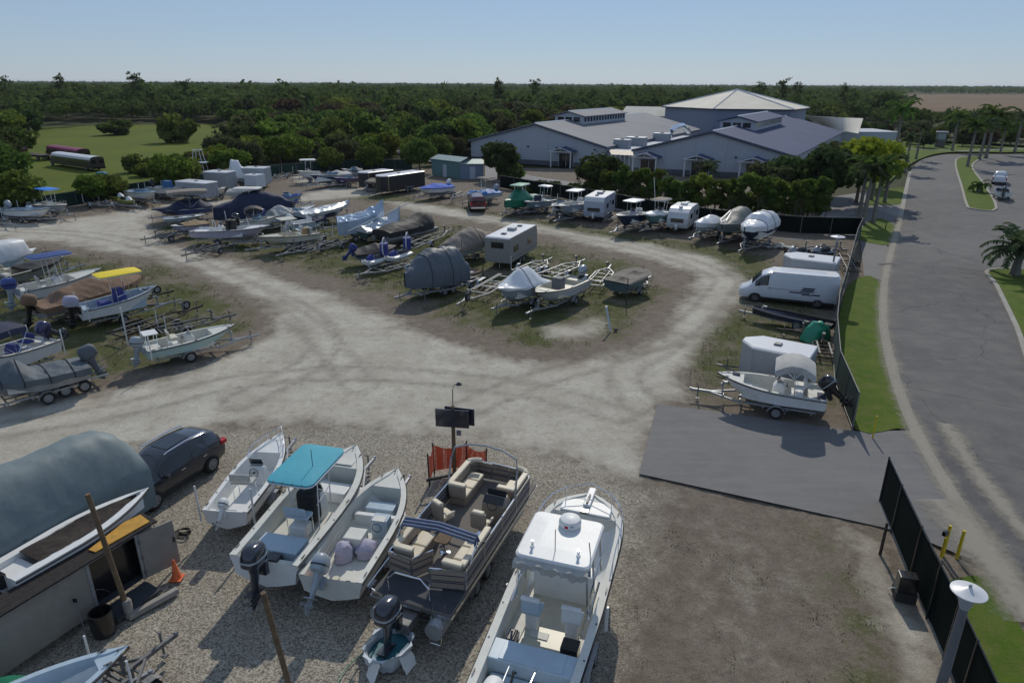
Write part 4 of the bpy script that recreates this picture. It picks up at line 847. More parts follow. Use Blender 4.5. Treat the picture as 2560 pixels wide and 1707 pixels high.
fence([(15.67,28.02),(17.14,33.19),(19.52,38.93),(21.80,43.72),(26.01,51.63),(33.44,65.79),(36.67,71.51)],1.85,'green screened fence bowing along the road verge beside the van and white trailers')
fence([(36.67,71.51),(30.52,71.98),(24.97,74.62),(19.36,78.91),(13.11,87.10),(6.55,95.64),(-1.93,105.05)],1.85,'dark screened fence running in front of the hedge behind the campers',SCRB)
fence([(-18.44,128.03),(-30.48,126.30),(-39.37,117.97),(-47.88,103.47),(-54.21,90.39),(-59.22,78.83),(-61.61,72.49)],1.85,'green screened fence between the yard and the meadow with the buses')
fence([(14.01,22.21),(13.49,20.34),(12.85,17.96),(12.40,16.19),(12.00,14.65),(11.62,13.29),(10.86,10.60)],1.9,'black screened gate and fence beside the driveway and yellow bollards',SCRB,rail=BLK)

# ---------------- buildings ----------------
WALL=mat('wall_pale_blue',(.42,.45,.50),.8,var=.08,grime=.05); ROOFM=None
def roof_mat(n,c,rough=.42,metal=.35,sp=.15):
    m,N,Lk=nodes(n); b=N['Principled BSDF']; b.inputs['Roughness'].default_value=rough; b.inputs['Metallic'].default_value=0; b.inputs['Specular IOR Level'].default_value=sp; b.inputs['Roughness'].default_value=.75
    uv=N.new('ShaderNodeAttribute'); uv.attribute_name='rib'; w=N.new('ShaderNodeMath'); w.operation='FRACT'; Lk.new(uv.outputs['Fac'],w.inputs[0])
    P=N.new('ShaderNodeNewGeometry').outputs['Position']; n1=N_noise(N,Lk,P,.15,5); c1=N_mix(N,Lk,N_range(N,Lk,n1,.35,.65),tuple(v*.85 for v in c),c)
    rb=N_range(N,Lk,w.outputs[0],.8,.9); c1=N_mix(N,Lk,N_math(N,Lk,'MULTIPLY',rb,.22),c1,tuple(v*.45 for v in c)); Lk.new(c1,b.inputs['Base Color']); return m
ROOFA=roof_mat('roof_metal',(.22,.23,.255),.55,.2); ROOFB=roof_mat('roof_beige_metal',(.74,.69,.58),.45,.2); ROOFD=roof_mat('roof_metal_sky_tint',(.07,.09,.17),.5,.2)  # ROOFD has the dark blue sky reflection put into its base colour
def roofq(name,m,t,pts,n=60,wd=.6):
    """roof slope: pts a,b along the eave then c,d along the ridge; ribs run from eave to ridge"""
    a,b,c,d=[Vector(p) for p in pts]; L=(b-a).length; v=[];f=[];rb=[]
    k=n
    for i in range(k+1):
        u=i/k; v+=[tuple(a+(b-a)*u),tuple(d+(c-d)*u)]; rb+=[u*L/wd]*2
    for i in range(k): f.append((2*i,2*i+2,2*i+3,2*i+1))
    me=bpy.data.meshes.new(name); me.from_pydata(v,[],f); me.materials.append(m); at=me.attributes.new('rib','FLOAT','POINT'); at.data.foreach_set('value',np.array(rb,np.float32))
    o=bpy.data.objects.new(name,me); COL.objects.link(o); o.parent=t; s=o.modifiers.new('s','SOLIDIFY'); s.thickness=.12; s.offset=-1; return o
def hall(A,B,n,L,ez,rz_,label,ports,roofs,wallm=WALL,mon=(.24,.62)):
    A=Vector((*A,0)); B=Vector((*B,0)); n=Vector((*n,0)).normalized(); d=(B-A).normalized(); W_=(B-A).length; t=thing('market_hall',label,'building',tuple(A))
    O=lambda u,v,z: tuple(d*u+n*v+Vector((0,0,z)))
    M().add([O(0,0,0),O(W_,0,0),O(W_,0,ez),O(W_/2,0,rz_),O(0,0,ez),O(0,L,0),O(W_,L,0),O(W_,L,ez),O(W_/2,L,rz_),O(0,L,ez)],[(0,1,2,3,4),(9,8,7,6,5),(0,4,9,5),(2,1,6,7)]).build('wall',wallm,t)
    M().add([O(-.02,-.03,0),O(W_+.02,-.03,0),O(W_+.02,-.03,.9),O(-.02,-.03,.9)],[(0,1,2,3)]).build('plinth',mat('plinth_slate',(.10,.11,.13),.8),t)
    o=.5; sl=(rz_-ez)/(W_/2)
    roofq('roof',roofs[0],t,[O(-o,-.4,ez-o*sl+.12),O(-o,L,ez-o*sl+.12),O(W_/2,L,rz_+.12),O(W_/2,-.4,rz_+.12)],int(L/1.2))
    roofq('roof',roofs[1],t,[O(W_+o,L,ez-o*sl+.12),O(W_+o,-.4,ez-o*sl+.12),O(W_/2,-.4,rz_+.12),O(W_/2,L,rz_+.12)],int(L/1.2))
    M().tube([O(-o,-.45,ez-o*sl),O(W_/2,-.45,rz_),O(W_+o,-.45,ez-o*sl)],.13,4).build('verge_trim',mat('dark_trim',(.06,.07,.1),.6),t)
    M().tube([O(W_/2,-.3,rz_+.22),O(W_/2,L*.97,rz_+.22)],.16,4).build('ridge_cap',TRW,t)
    # monitor on the ridge
    m0,m1=mon[0]*L,mon[1]*L; hw=3.2; mz=rz_+.95
    M().add([O(W_/2-hw,m0,rz_-.8),O(W_/2+hw,m0,rz_-.8),O(W_/2+hw,m0,mz),O(W_/2,m0,mz+.8),O(W_/2-hw,m0,mz),O(W_/2-hw,m1,rz_-.8),O(W_/2+hw,m1,rz_-.8),O(W_/2+hw,m1,mz),O(W_/2,m1,mz+.8),O(W_/2-hw,m1,mz)],[(0,1,2,3,4),(9,8,7,6,5),(0,4,9,5),(2,1,6,7)]).build('clerestory_wall',WALL,t)
    roofq('clerestory_roof',roofs[0],t,[O(W_/2-hw-.5,m0-.5,mz),O(W_/2-hw-.5,m1+.3,mz),O(W_/2,m1+.3,mz+.95),O(W_/2,m0-.5,mz+.95)],24)
    roofq('clerestory_roof',roofs[1],t,[O(W_/2+hw+.5,m1+.3,mz),O(W_/2+hw+.5,m0-.5,mz),O(W_/2,m0-.5,mz+.95),O(W_/2,m1+.3,mz+.95)],24)
    M().tube([O(W_/2,m0-.5,mz+1.05),O(W_/2,m1,mz+1.05)],.15,4).build('ridge_cap',TRW,t)
    k=int((m1-m0)/1.55)
    for i in range(k):
        v0=m0+.5+i*(m1-m0-.6)/k
        M().add([O(W_/2+hw+.03,v0,rz_-.1),O(W_/2+hw+.03,v0+.95,rz_-.1),O(W_/2+hw+.03,v0+.95,mz-.15),O(W_/2+hw+.03,v0,mz-.15)],[(0,1,2,3)]).build('window',GLASS,t)
    for i in range(3):
        u0=W_/2-2.6+i*1.8; M().add([O(u0,m0-.03,rz_-.1),O(u0+1.4,m0-.03,rz_-.1),O(u0+1.4,m0-.03,mz-.15),O(u0,m0-.03,mz-.15)],[(0,1,2,3)]).build('window',GLASS,t)
    for u in ports:
        w2=2.3; dp=2.6
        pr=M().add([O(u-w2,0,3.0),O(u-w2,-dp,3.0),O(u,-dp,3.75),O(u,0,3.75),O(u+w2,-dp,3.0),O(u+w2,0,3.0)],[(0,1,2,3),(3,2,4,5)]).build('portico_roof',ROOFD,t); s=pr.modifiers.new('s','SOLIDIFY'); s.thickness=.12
        g=M().tube([O(u-w2,-dp-.06,2.9),O(u,-dp-.06,3.62),O(u+w2,-dp-.06,2.9),O(u-w2,-dp-.06,2.9)],.08,4); g.tube([O(u,-dp-.06,2.9),O(u,-dp-.06,3.6)],.06,4); g.build('portico_gable',TRW,t)
        for uu in (u-w2+.3,u+w2-.3): M().tube([O(uu,-dp+.2,0),O(uu,-dp+.2,2.9)],.14,6).build('column',TRW,t)
        M().add([O(u-1.5,-.04,0.02),O(u+1.5,-.04,0.02),O(u+1.5,-.04,2.4),O(u-1.5,-.04,2.4)],[(0,1,2,3)]).build('door',GLASS,t)
        for uu in (u-1.5,u,u+1.5): M().tube([O(uu,-.07,0),O(uu,-.07,2.4)],.05,4).build('door_frame',TRW,t)
    for u in (W_*.12,W_*.45,W_*.66,W_*.93): M().cbox(O(u,-.12,3.4),(.35,.2,.25)).build('wall_light',BLK,t)
    for u in (W_*.2,W_*.4,W_*.6,W_*.8): M().tube([O(u,-.02,1),O(u,-.02,ez+sl*min(u,W_-u)-.3)],.03,4).build('wall_joint',WALL,t)
    return O
d_=(.9,-.436)
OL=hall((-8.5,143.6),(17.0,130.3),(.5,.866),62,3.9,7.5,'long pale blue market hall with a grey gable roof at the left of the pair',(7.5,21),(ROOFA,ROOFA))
OR=hall((21.6,125.0),(45.6,114.8),(.5,.866),72,3.9,7.3,'long pale blue market hall with a gable roof tinted dark as by sky reflection behind the hedge',(2.6,11.5,20.5),(ROOFD,ROOFD))
# hexagonal pavilion
cx,cy=61.4,199.9; t=thing('hexagonal_pavilion','hexagonal pavilion with a pale beige pyramid roof rising behind the two halls','building',(cx,cy,0))
hx=[(-19.4,3.1),(-10.1,-15.1),(9.3,-18.2),(19.4,-3.1),(10.1,15.1),(-9.3,18.2)]
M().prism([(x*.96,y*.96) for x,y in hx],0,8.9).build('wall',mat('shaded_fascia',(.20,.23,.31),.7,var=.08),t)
for i in range(6):
    a,b=hx[i],hx[(i+1)%6]; roofq('roof',ROOFB,t,[(a[0],a[1],9.0),(b[0],b[1],9.0),(.01,0,13.5),(0,0,13.5)],44,.45)
    M().tube([(a[0],a[1],9.05),(0,0,13.58)],.16,4).build('hip_cap',TRW,t)
M().tube([(x,y,8.85) for x,y in hx],.16,4,True).build('fascia_trim',mat('dark_trim'),t)
# wings behind
t=thing('roofed_wing','low wing with a ribbed pale roof sticking out to the right behind the halls','building',(78,185,0))
def P3(x,y,z): return (x-78,y-185,z)
roofq('roof',ROOFB,t,[P3((82.60,192.61)[0],(82.60,192.61)[1],4.2),P3((80.99,167.33)[0],(80.99,167.33)[1],4.2),P3((85.95,176.49)[0],(85.95,176.49)[1],7.2),P3((75.63,186.30)[0],(75.63,186.30)[1],7.2)],30,1.2)
M().box(0,18,-8,6,0,4).build('wall',WALL,t)
t=thing('roofed_wing','low wing with a ribbed cream roof left of the hexagonal pavilion','building',(40,205,0))
def P4(x,y,z): return (x-40,y-205,z)
roofq('roof',ROOFB,t,[(-8.5,8,6.2),(4.5,0,6.2),(6,5,8.6),(-6,12,8.6)],26,1.0)
M().box(-5,5,6,14,0,6).build('wall',WALL,t)
# roof plant between the halls
def acunit(px,s,label):
    t=thing('rooftop_air_conditioner',label,'air conditioner',px,R(-28),'rooftop machines between the halls'); M().box(-s,s,-s*.6,s*.6,0,1.5).build('casing',TRG,t,bevel=.05); M().box(-s*1.04,s*1.04,-s*.64,s*.64,1.5,1.6).build('lid',TRW,t); M().lathe([(.4,1.6),(.42,1.75),(.3,1.76)],(0,0,0),'Z',12).build('fan',BLK,t); return t
t=thing('link_building','flat roofed link between the two halls with rusty awning and steel posts','building',(17.5,131,0))
M().add([(0,0,3.4),(4,-2.6,3.4),(26,36,3.4),(22,39,3.4),(0,0,0),(4,-2.6,0),(26,36,0),(22,39,0)],[(0,1,2,3),(4,5,1,0),(5,6,2,1),(6,7,3,2),(7,4,0,3)]).build('body',WALL,t)
M().add([(.3,-3.5,2.9),(4,-5.4,2.9),(4.2,-2.6,3.5),(0.2,0,3.5)],[(0,1,2,3)]).build('awning',mat('rusty_sheet',(.33,.27,.22),.6,var=.5,scale=1),t)
for i in range(6): M().tube([(.3+.75*i,-3.5-.38*i,0),(.3+.75*i,-3.5-.38*i,2.9)],.08,6).build('post',TRW,t)
acunit((20.8,135,3.4),1.5,'grey boxed rooftop air conditioner nearest the front between the halls'); acunit((24.5,141,3.4),1.9,'larger rooftop air conditioner behind the nearest one'); acunit((32,153,3.4),1.7,'rooftop air conditioner beside the bright duct'); 
t=thing('roof_duct','bright silver roof duct between the halls','duct',(34.5,155.5,3.4)); M().tube([(0,0,.3),(0,0,1.9),(1.2,1.6,2.6),(3.5,5,2.8),(6,9,1.2)],.55,8).build('duct',CHR,t,True)
# green sheds by the yard
SHG=mat('shed_sea_green',(.10,.19,.19),.7,var=.1); SHR=mat('shed_roof_pale',(.26,.34,.33),.5,metal=.2,var=.1)
for (a,b,h,lb) in (((-13.89,120.04),(-8.58,114.98),2.7,'left green storage shed with a low pitched roof beside the bushes'),((-8.58,114.98),(-4.82,115.12),2.4,'right pale blue storage shed with a flat grey roof by the yellow post')):
    rz,L=ab(a,b); t=thing('storage_shed',lb,'shed',(*a,0),rz,'storage sheds'); M().box(0,L,0,3.2,0,h).build('wall',SHG if h>2.5 else mat('shed_blue_grey',(.17,.22,.30),.7),t)
    M().add([(-.15,-.2,h),(L+.15,-.2,h),(L+.15,1.6,h+.6),(-.15,1.6,h+.6),(L+.15,3.4,h),(-.15,3.4,h),(-.15,-.2,h+.08),(L+.15,-.2,h+.08),(L+.15,1.6,h+.68),(-.15,1.6,h+.68),(L+.15,3.4,h+.08),(-.15,3.4,h+.08)],[(6,7,8,9),(9,8,10,11),(3,2,1,0),(5,4,2,3),(0,1,7,6),(1,2,8,7),(0,6,9,3)]).build('roof',SHR,t); M().box(L*.4,L*.4+.9,-.03,0,0,2).build('door',WALL,t)
tag(post((-4.69,115.13),3.2,.09,'yellow pipe post at the corner of the pale blue shed',YBOL,name='pipe_post'))
# storage shed at bottom left
SHW=mat('shed_wall_taupe',(.27,.25,.22),.75,var=.12,grime=.25); SHING=mat('roof_shingles',(.03,.025,.024),.95,var=.5,scale=9,bump=.8,bscale=30)
rz,L=ab((-13.9,12.4),(-11.15,18.0)); t=thing('equipment_shed','taupe storage shed with dark shingle roof and open door at the bottom left','shed',(-13.9,12.4,0),rz)
L=6.1; H=1.98; DP=.42
M().box(-2.0,L-2.1,0,.1,0.25,H).build('front_wall',SHW,t); M().box(L-.55,L,0,.1,.25,H).build('front_wall',SHW,t); M().box(L-2.1,L-.55,0.02,.1,1.86,H).build('front_wall',SHW,t)
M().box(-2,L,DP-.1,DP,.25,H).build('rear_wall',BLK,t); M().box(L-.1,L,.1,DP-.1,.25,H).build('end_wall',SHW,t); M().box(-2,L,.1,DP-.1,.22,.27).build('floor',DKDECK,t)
m=M(); X0,X1=-2.1,L+.12; m.loft([[(x,-.14+.03*mnoise.noise(Vector((x*3,0,0))),H+.0),(x,DP+.1,H+.1),(x,DP+.1,H+.16),(x,-.14+.03*mnoise.noise(Vector((x*3,0,0))),H+.05)] for x in [X0+(X1-X0)*i/30 for i in range(31)]]); m.build('roof',SHING,t)
fr=M()
for x in (L-2.14,L-.6): fr.box(x,x+.09,-.03,0.0,.25,1.88)
fr.box(L-2.14,L-.51,-.03,0.0,1.88,1.96); fr.build('door_frame',ALU,t)
an=R(-16); d=M().cbox((L-.5+.52*math.cos(an),.52*math.sin(an)-.03,1.08),(1.04,.05,1.6),an).build('door',SHW,t,bevel=.01); M().cbox((L-.5+.95*math.cos(an),.95*math.sin(an)-.08,1.2),(.05,.06,.16),an).build('door_handle',BLK,d)
for z in (.5,1.05,1.6): M().cbox((L-.5,-.05,z),(.07,.05,.14)).build('hinge',GALV,t)
M().box(L-2.05,L-.6,-.8,-.02,.14,.2).build('door_ramp',DKDECK,t)
t2=thing('ochre_board','ochre plywood board lying on the dark shed roof','board',(-13.9,12.4,0),rz)
pz=lambda y:H+.05+.1*(y+.14)/(DP+.24)+.015
pl=[(L-1.75,.02),(L-.05,-.05),(L+.0,.42),(L-.5,.5),(L-1.8,.25)]
M().add([(x,y,pz(y)) for x,y in pl]+[(x,y,pz(y)+.03) for x,y in pl],[(5,6,7,8,9),(4,3,2,1,0),(0,1,6,5),(1,2,7,6),(2,3,8,7),(3,4,9,8),(4,0,5,9)]).build('board',PLY,t2)

# ---------------- front row ----------------
boat((-9.76,19.72),(-9.38,24.83),1.75,'small white skiff with grey seat and round steering wheel beside the dark car','small white skiff beside the dark car',deck=WHITE,D=.72,rise=.3,zk=.42,sole=.2,gw=.16,td=.72,ta=.06,
 feats=[('console',{'x':.52,'wd':.6,'h':.75,'l':.5,'c':WHITE}),('seat',{'x':.3,'wd':.75,'c':LGREYC,'cool':False}),('motor',{'c':WHITE,'k':.6,'tilt':50}),('rail',{'a':.66,'h':.3}),('poles',),('cleats',),('box',None,(.52,0,.3,.34,.28),'storage_box',WOOD)],group=None)
# centre console with cyan T-top
def f2(t,L,W,ZS,zf):
    M().box(.55,1.35,-.75,.75,zf,zf+.52).build('bait_station',LBLUE,t,bevel=.03)
    M().box(.15,.5,-.35,.1,zf+.1,zf+.5).build('live_well',BLK,t,bevel=.03)
    M().box(L*.62,L*.73,-.62,.62,zf,zf+.42).build('bow_seat',WHITE,t,bevel=.05)
    M().cbox((L*.43,0,zf+.72),(.5,.68,1.15)).build('console_cover',BLACKC,t,bevel=.12)
    for s in (1,-1): M().box(L*.60,L*.72,s*.95-.16,s*.95+.16,zf,zf+.4).build('side_seat',WHITE,t,bevel=.04)
    M().box(L*.8,L*.87,-.4,.4,ZS(.83)-.02,ZS(.83)+.01).build('anchor_hatch',OFFW,t,bevel=.01)
    r=M()
    for k in range(4): r.tube([(L*.56+(.2-.03*k)*math.cos(a),.35+(.17-.03*k)*math.sin(a),zf+.02+.02*k) for a in [6.283*j/14 for j in range(14)]],.014,5,True)
    r.build('coiled_rope',NAVY,t)
    M().box(L*.16,L*.29,-.8,.8,zf+.52+.0,zf+.53).build('station_lid',WHITE,t) if False else None
    for q in (-.5,-.17,.17,.5): M().tube([(L*.45-1.08,q,2.86),(L*.45-1.2,q,3.1)],.022,6).build('rod_holder',GALV,t)
boat((-7.39,16.75),(-5.91,23.00),2.5,'white centre console boat shaded by a bright cyan T-top canopy','white centre console boat with the cyan canopy',deck=OFFW,D=.98,rise=.42,zk=.5,gw=.24,td=.78,ta=.05,bow=2.9,
 feats=[('ttop',{'x':.455,'l':2.45,'wd':1.62,'z':3.02,'c':CYAN,'f':TRW}),('console',{'x':.5,'wd':.75,'h':1.0,'c':WHITE}),('seat',{'x':.33,'wd':.95,'c':LBLUE}),('motor',{'c':CHAR,'leg':CHAR,'k':1.15,'tilt':8,'y':0}),('cleats',),('fn',f2)],ax=2,tl=1.4)
def f3(t,L,W,ZS,zf):
    M().cbox((L*.37,.12,zf+.3),(.6,.62,.6)).build('engine_box',OFFW,t,bevel=.03); M().cbox((L*.52,-.42,zf+.35),(.45,.55,.7)).build('helm_box',LBLUE,t,bevel=.03)
    M().cbox((L*.50,-.42,zf+.71),(.3,.42,.03)).build('dash_panel',OFFW,t)
    w=M(); w.tube([(L*.45,-.42+.15*math.cos(a),zf+.55+.15*math.sin(a)) for a in [6.283*j/12 for j in range(12)]],.014,5,True); w.build('steering_wheel',BLK,t)
    M().box(L*.6,L*.63,-.75,.75,zf,zf+.35).build('thwart',WHITE,t); M().box(L*.66,L*.745,-.5,.5,zf+.02,zf+.4).build('bow_locker',LBLUE,t,bevel=.03)
    c=[(-.42,.1),(.3,-.33)]
    for i,(u,y) in enumerate(((.27,.27),(.335,-.3))):
        m=M(); rs=[]
        for k in range(9):
            z=k/8; rs.append([(px+.1*mnoise.noise(Vector((px*4,py*4,z*3+i*9))),py+.1*mnoise.noise(Vector((px*5,py*5,z*4+3+i*7))),pz+.05*mnoise.noise(Vector((px*6,py*6,z)))) for px,py,pz in sell(u*L,y,zf+.05+(.62 if i==0 else .45)*z,(.30+.06*i)*math.sqrt(max(.03,1-z**3.2)),(.28+.06*i)*math.sqrt(max(.03,1-z**3.2)),2.2,20)])
        m.loft(rs).build('cloth_covered_seat',LILAC,t,True)
    b=M().lathe([(.12,0),(.13,.25),(.1,.3)],(.35,.0,zf),'Z',12); b.build('bait_bucket',CREAM,t,True); M().lathe([(.14,0),(.14,.12),(.05,.13)],(.38,-.32,zf),'Z',12).build('coiled_hose',BLK,t,True)
    M().box(.05,.5,.45,.7,zf+.0,zf+.3).build('fuel_tank',RED,t,bevel=.05)
    for q in (.55,.7,.85): M().tube([(.8,q*.9,zf+.4),(2.3,q*.88,zf+.5)],.012,4).build('fishing_rod',ALU,t)
boat((-5.29,16.23),(-4.18,21.85),2.2,'old cream white skiff with two lilac cloth covered seats and a pale outboard','old skiff with lilac cloth covered seats',hull=OFFW,deck=OFFW,D=.8,rise=.34,zk=.45,sole=.25,gw=.2,td=.8,ta=.02,bow=2.7,
 feats=[('fn',f3),('motor',{'c':LGREY,'leg':LGREY,'k':.95,'tilt':48,'y':.25}),('cleats',)])
# pontoon
def pontoon():
    a,b=(-2.87,15.23),(-0.41,21.60); rz,L=ab(a,b); L=7.2; t=thing('pontoon_boat','beige furnished pontoon boat with raised striped bimini bow and ski arch','pontoon boat',(*a,0),rz)
    y=1.27; dz=1.12
    M().box(.15,L,-y,y,dz-.09,dz).build('deck',CARPET,t); M().box(.17,1.13,-y+.03,y-.03,dz,dz+.008).build('stern_deck_shade',DKDECK,t); M().box(.11,L+.04,-y-.02,y+.02,dz-.14,dz-.05).build('deck_trim',CHR,t)  # dark sheet laid astern, shade behind the rear panels put into its colour
    for yy in (-.88,.88):
        R8=lambda x,r,z: [(x,yy+r*math.cos(q),z+r*math.sin(q)) for q in [6.283*j/14 for j in range(14)]]
        M().loft([R8(-.2,.27,dz-.42),R8(L-1.2,.31,dz-.42),R8(L-.6,.26,dz-.36),R8(L-.2,.12,dz-.24),R8(L-.1,.02,dz-.2)]).build('pontoon_tube',ALU,t,True)
    def panel(p0,p1,z0=dz+.08,z1=dz+.72,c=SEATD):
        x0,y0=p0;x1,y1=p1; d=math.hypot(x1-x0,y1-y0); an=math.atan2(y1-y0,x1-x0)
        M().cbox(((x0+x1)/2,(y0+y1)/2,(z0+z1)/2),(d,.03,z1-z0),an).build('side_panel',c,t)
        r=M(); 
        for z in (z0,z1): r.cbox(((x0+x1)/2,(y0+y1)/2,z),(d+.03,.045,.04),an)
        for px,py in (p0,p1): r.cbox((px,py,(z0+z1)/2),(.045,.045,z1-z0),an)
        r.build('panel_rail',CHR,t)
        for z in (z0+.2,z0+.26,z0+.45): M().cbox(((x0+x1)/2,(y0+y1)/2,z),(d-.06,.036,.03),an).build('panel_stripe',NAVY,t)
    st=1.15; bx=L-.35; yb=y-.03
    for s in (1,-1):
        xs=[st,2.5,3.9,5.2,bx-.35]
        for x0,x1 in zip(xs,xs[1:]): panel((x0,s*yb),(x1,s*yb),c=mat('panel_taupe',(.22,.21,.21),.5,var=.1))
        panel((bx-.35,s*yb),(bx,s*(yb-.35)))
    panel((bx,yb-.35),(bx,.35)); panel((bx,-.35),(bx,-(yb-.35))); panel((bx+.02,-.33),(bx+.02,.33))
    panel((st,yb),(st-.1,.45)); panel((st,-yb),(st-.25,-.25)); panel((st-.1,.45),(st+.5,.05)); 
    def couch(x0,x1,s,back_end=None,name='couch'):
        c=M().box(x0,x1,min(s*(yb-.1),s*(yb-.72)),max(s*(yb-.1),s*(yb-.72)),dz,dz+.34).build(name,SEATD,t,bevel=.05)
        n=max(1,round((x1-x0)/.6)); w_=(x1-x0)/n
        for i in range(n): M().box(x0+i*w_+.01,x0+(i+1)*w_-.01,min(s*(yb-.22),s*(yb-.75)),max(s*(yb-.22),s*(yb-.75)),dz+.34,dz+.46).build('cushion',SEAT,c,bevel=.05)
        bk=M().cbox(((x0+x1)/2,s*(yb-.13),dz+.62),(x1-x0,.18,.42)).build('backrest',SEATD,c,bevel=.07); M().cbox(((x0+x1)/2,s*(yb-.13),dz+.84),(x1-x0,.21,.1)).build('backrest_top',SEAT,c,bevel=.04)
        if back_end is not None:
            xx=x0 if back_end<0 else x1; M().cbox((xx,s*(yb-.42),dz+.6),(.2,.62,.5)).build('arm_bolster',SEATD,c,bevel=.07); M().cbox((xx,s*(yb-.42),dz+.86),(.22,.64,.1)).build('arm_top',SEAT,c,bevel=.04)
    couch(4.95,bx-.3,1,-1); couch(5.35,bx-.3,-1,-1); couch(st+.15,2.75,1,-1); couch(st+.05,3.15,-1,-1)
    for s in (1,-1): # rounded bow corners
        m=M(); m.tube([(bx-.35+.2*math.cos(q)*1.3,s*(yb-.55+.42*math.sin(q)),dz+.84) for q in [R(v) for v in (0,25,50,75,90)]],.09,8); m.build('corner_bolster',SEAT,t,True)
    def chair(x,yy,rot,name='helm_chair'):
        o=M().lathe([(.2,dz),(.2,dz+.03),(.05,dz+.05),(.05,dz+.36)],(x,yy,0),'Z',14).build(name,CHR,t,True)
        c,s_=math.cos(rot),math.sin(rot)
        M().cbox((x,yy,dz+.44),(.5,.52,.16),rot).build('cushion',SEAT,o,bevel=.06); M().cbox((x-.27*c,yy-.27*s_,dz+.74),(.16,.54,.58),rot).build('backrest',SEATD,o,bevel=.07); M().cbox((x-.27*c,yy-.27*s_,dz+1.04),(.18,.4,.1),rot).build('headrest',SEAT,o,bevel=.04)
        for q in (-.3,.3): M().cbox((x-q*s_*1.0+.02*c,yy+q*c,dz+.62),(.4,.08,.09),rot).build('armrest',SEAT,o,bevel=.03)
    chair(3.75,-.62,0); chair(3.75,.72,R(-25))
    M().loft([rr2(4.35,4.95,-1.18,-.3,dz),rr2(4.38,4.95,-1.16,-.32,dz+.75),rr2(4.55,4.9,-1.1,-.38,dz+.95)]).build('helm_console',SEATD,t,bevel=.04); M().cbox((4.46,-.74,dz+.92),(.28,.7,.04),0,R(-40)).build('dash_panel',BLK,t); M().cbox((4.75,-.74,dz+1.02),(.05,.66,.2),0,R(20)).build('windscreen',GLASS,t)
    M().tube([(4.28,-.74+.17*math.cos(a_),dz+.8+.17*math.sin(a_)) for a_ in [6.283*j/12 for j in range(12)]],.015,5,True).build('steering_wheel',BLK,t)
    M().lathe([(.18,dz),(.05,dz+.03),(.05,dz+.55)],(2.55,.12,0),'Z',12).build('table_leg',CHR,t); M().loft([rr2(2.2,2.95,-.12,.34,dz+.55),rr2(2.2,2.95,-.12,.34,dz+.59)]).build('table',WOOD,t,bevel=.015)
    M().tube([(5.1,-yb,dz+.7),(5.35,-yb+.02,dz+1.6),(5.5,-yb+.1,dz+1.95),(5.6,-.6,dz+2.12),(5.62,0,dz+2.17),(5.6,.6,dz+2.12),(5.5,yb-.1,dz+1.95),(5.35,yb-.02,dz+1.6),(5.1,yb,dz+.7)],.035,8).build('front_arch',NAVY if False else ALU,t,True)
    # folded bimini held up over the stern seats
    m=M()
    for dx,dzz,c_ in ((0,0,0),(.1,.05,0),(.2,.09,0)): m.tube([(1.9+dx,-yb,dz+1.0+dzz),(1.9+dx,-yb+.05,dz+1.18+dzz),(1.9+dx,0,dz+1.3+dzz),(1.9+dx,yb-.05,dz+1.18+dzz),(1.9+dx,yb,dz+1.0+dzz)],.05,6)
    m.build('folded_bimini',mat('navy_stripe_canvas',(.10,.14,.24),.7,var=.3),t,True)
    f=M()
    for s in (1,-1): f.tube([(2.7,s*yb,dz+.7),(1.95,s*yb,dz+1.15)],.018,5); f.tube([(1.45,s*yb,dz+.7),(1.98,s*yb,dz+1.15)],.018,5)
    f.build('bimini_frame',CHR,t)
    M().box(-.4,.2,-.22,.22,dz-.6,dz-.25).build('motor_pod',GALV,t,bevel=.03)
    motor(t,dz-.0,-.4,.15,1.15,CHAR,CHAR,6)
    M().tube([(.3,-.55,dz),(.25,-.55,dz+.6),(.25,-.3,dz+.85),(.25,.5,dz+.85),(.25,.75,dz+.6),(.3,.75,dz)],.025,7).build('ski_tow_bar',CHR,t,True)
    M().tube([(-.05,.7,dz+.02),(-.15,.95,dz+.4),(-.1,1.2,dz+.45),(.6,1.24,dz+.45),(1.2,1.24,dz+.5)],.025,6).build('gate_rail',CHR,t); M().cbox((0,1.12,dz+.42),(.4,.12,.12)).build('rolled_pad',CHAR,t,bevel=.04)
    l=M()
    for q in (-.75,-1.1): l.tube([(.1,q,dz+.35),(-.05,q,dz),(-.25,q,.15)],.018,5)
    for z in (.3,.55,.8): l.tube([(-.2+(z-.15)*.15,-.75,z),(-.2+(z-.15)*.15,-1.1,z)],.014,4)
    l.build('boarding_ladder',CHR,t)
    c,s=math.cos(rz),math.sin(rz); trailer((a[0]+c*.3,a[1]+s*.3),(a[0]+c*(L+1.2),a[1]+s*(L+1.2)),'boat trailer carrying the beige furnished pontoon boat',1.7,GALV,2,loaded=True,h=.4)
def rr2(x0,x1,y0,y1,z): return [(px,py,z) for px,py in rrect(x0,x1,y0,y1,.1,3)]
pontoon()
t=thing('flushing_tub','pale tub lined with white cloth under the pontoon boat motor','tub',(*(-3.30,14.45),0),.9); t.scale=(1.0,1.0,1)
rs=[]
for k in range(10):
    z=k/9; rs.append([(x*(1+.28*mnoise.noise(Vector((x*5,y*5,z)))),y*(1+.28*mnoise.noise(Vector((x*5,y*5,z+4)))),zz+.05*mnoise.noise(Vector((x*7,y*7,1)))*(z>.6)) for x,y,zz in sell(0,0,.02+.62*z,.5+.26*z,.40+.18*z,2.2,26)])
for k in range(5):
    z=1-k/5; rs.append([(x,y,zz) for x,y,zz in sell(0,0,.3+.34*z,.56+.12*z,.44+.1*z,2.2,26)])
M().loft(rs,True,True,False).build('tub_liner',mat('wet_cloth_white',(.5,.56,.62),.5,var=.25,bump=.4,bscale=7),t,True)
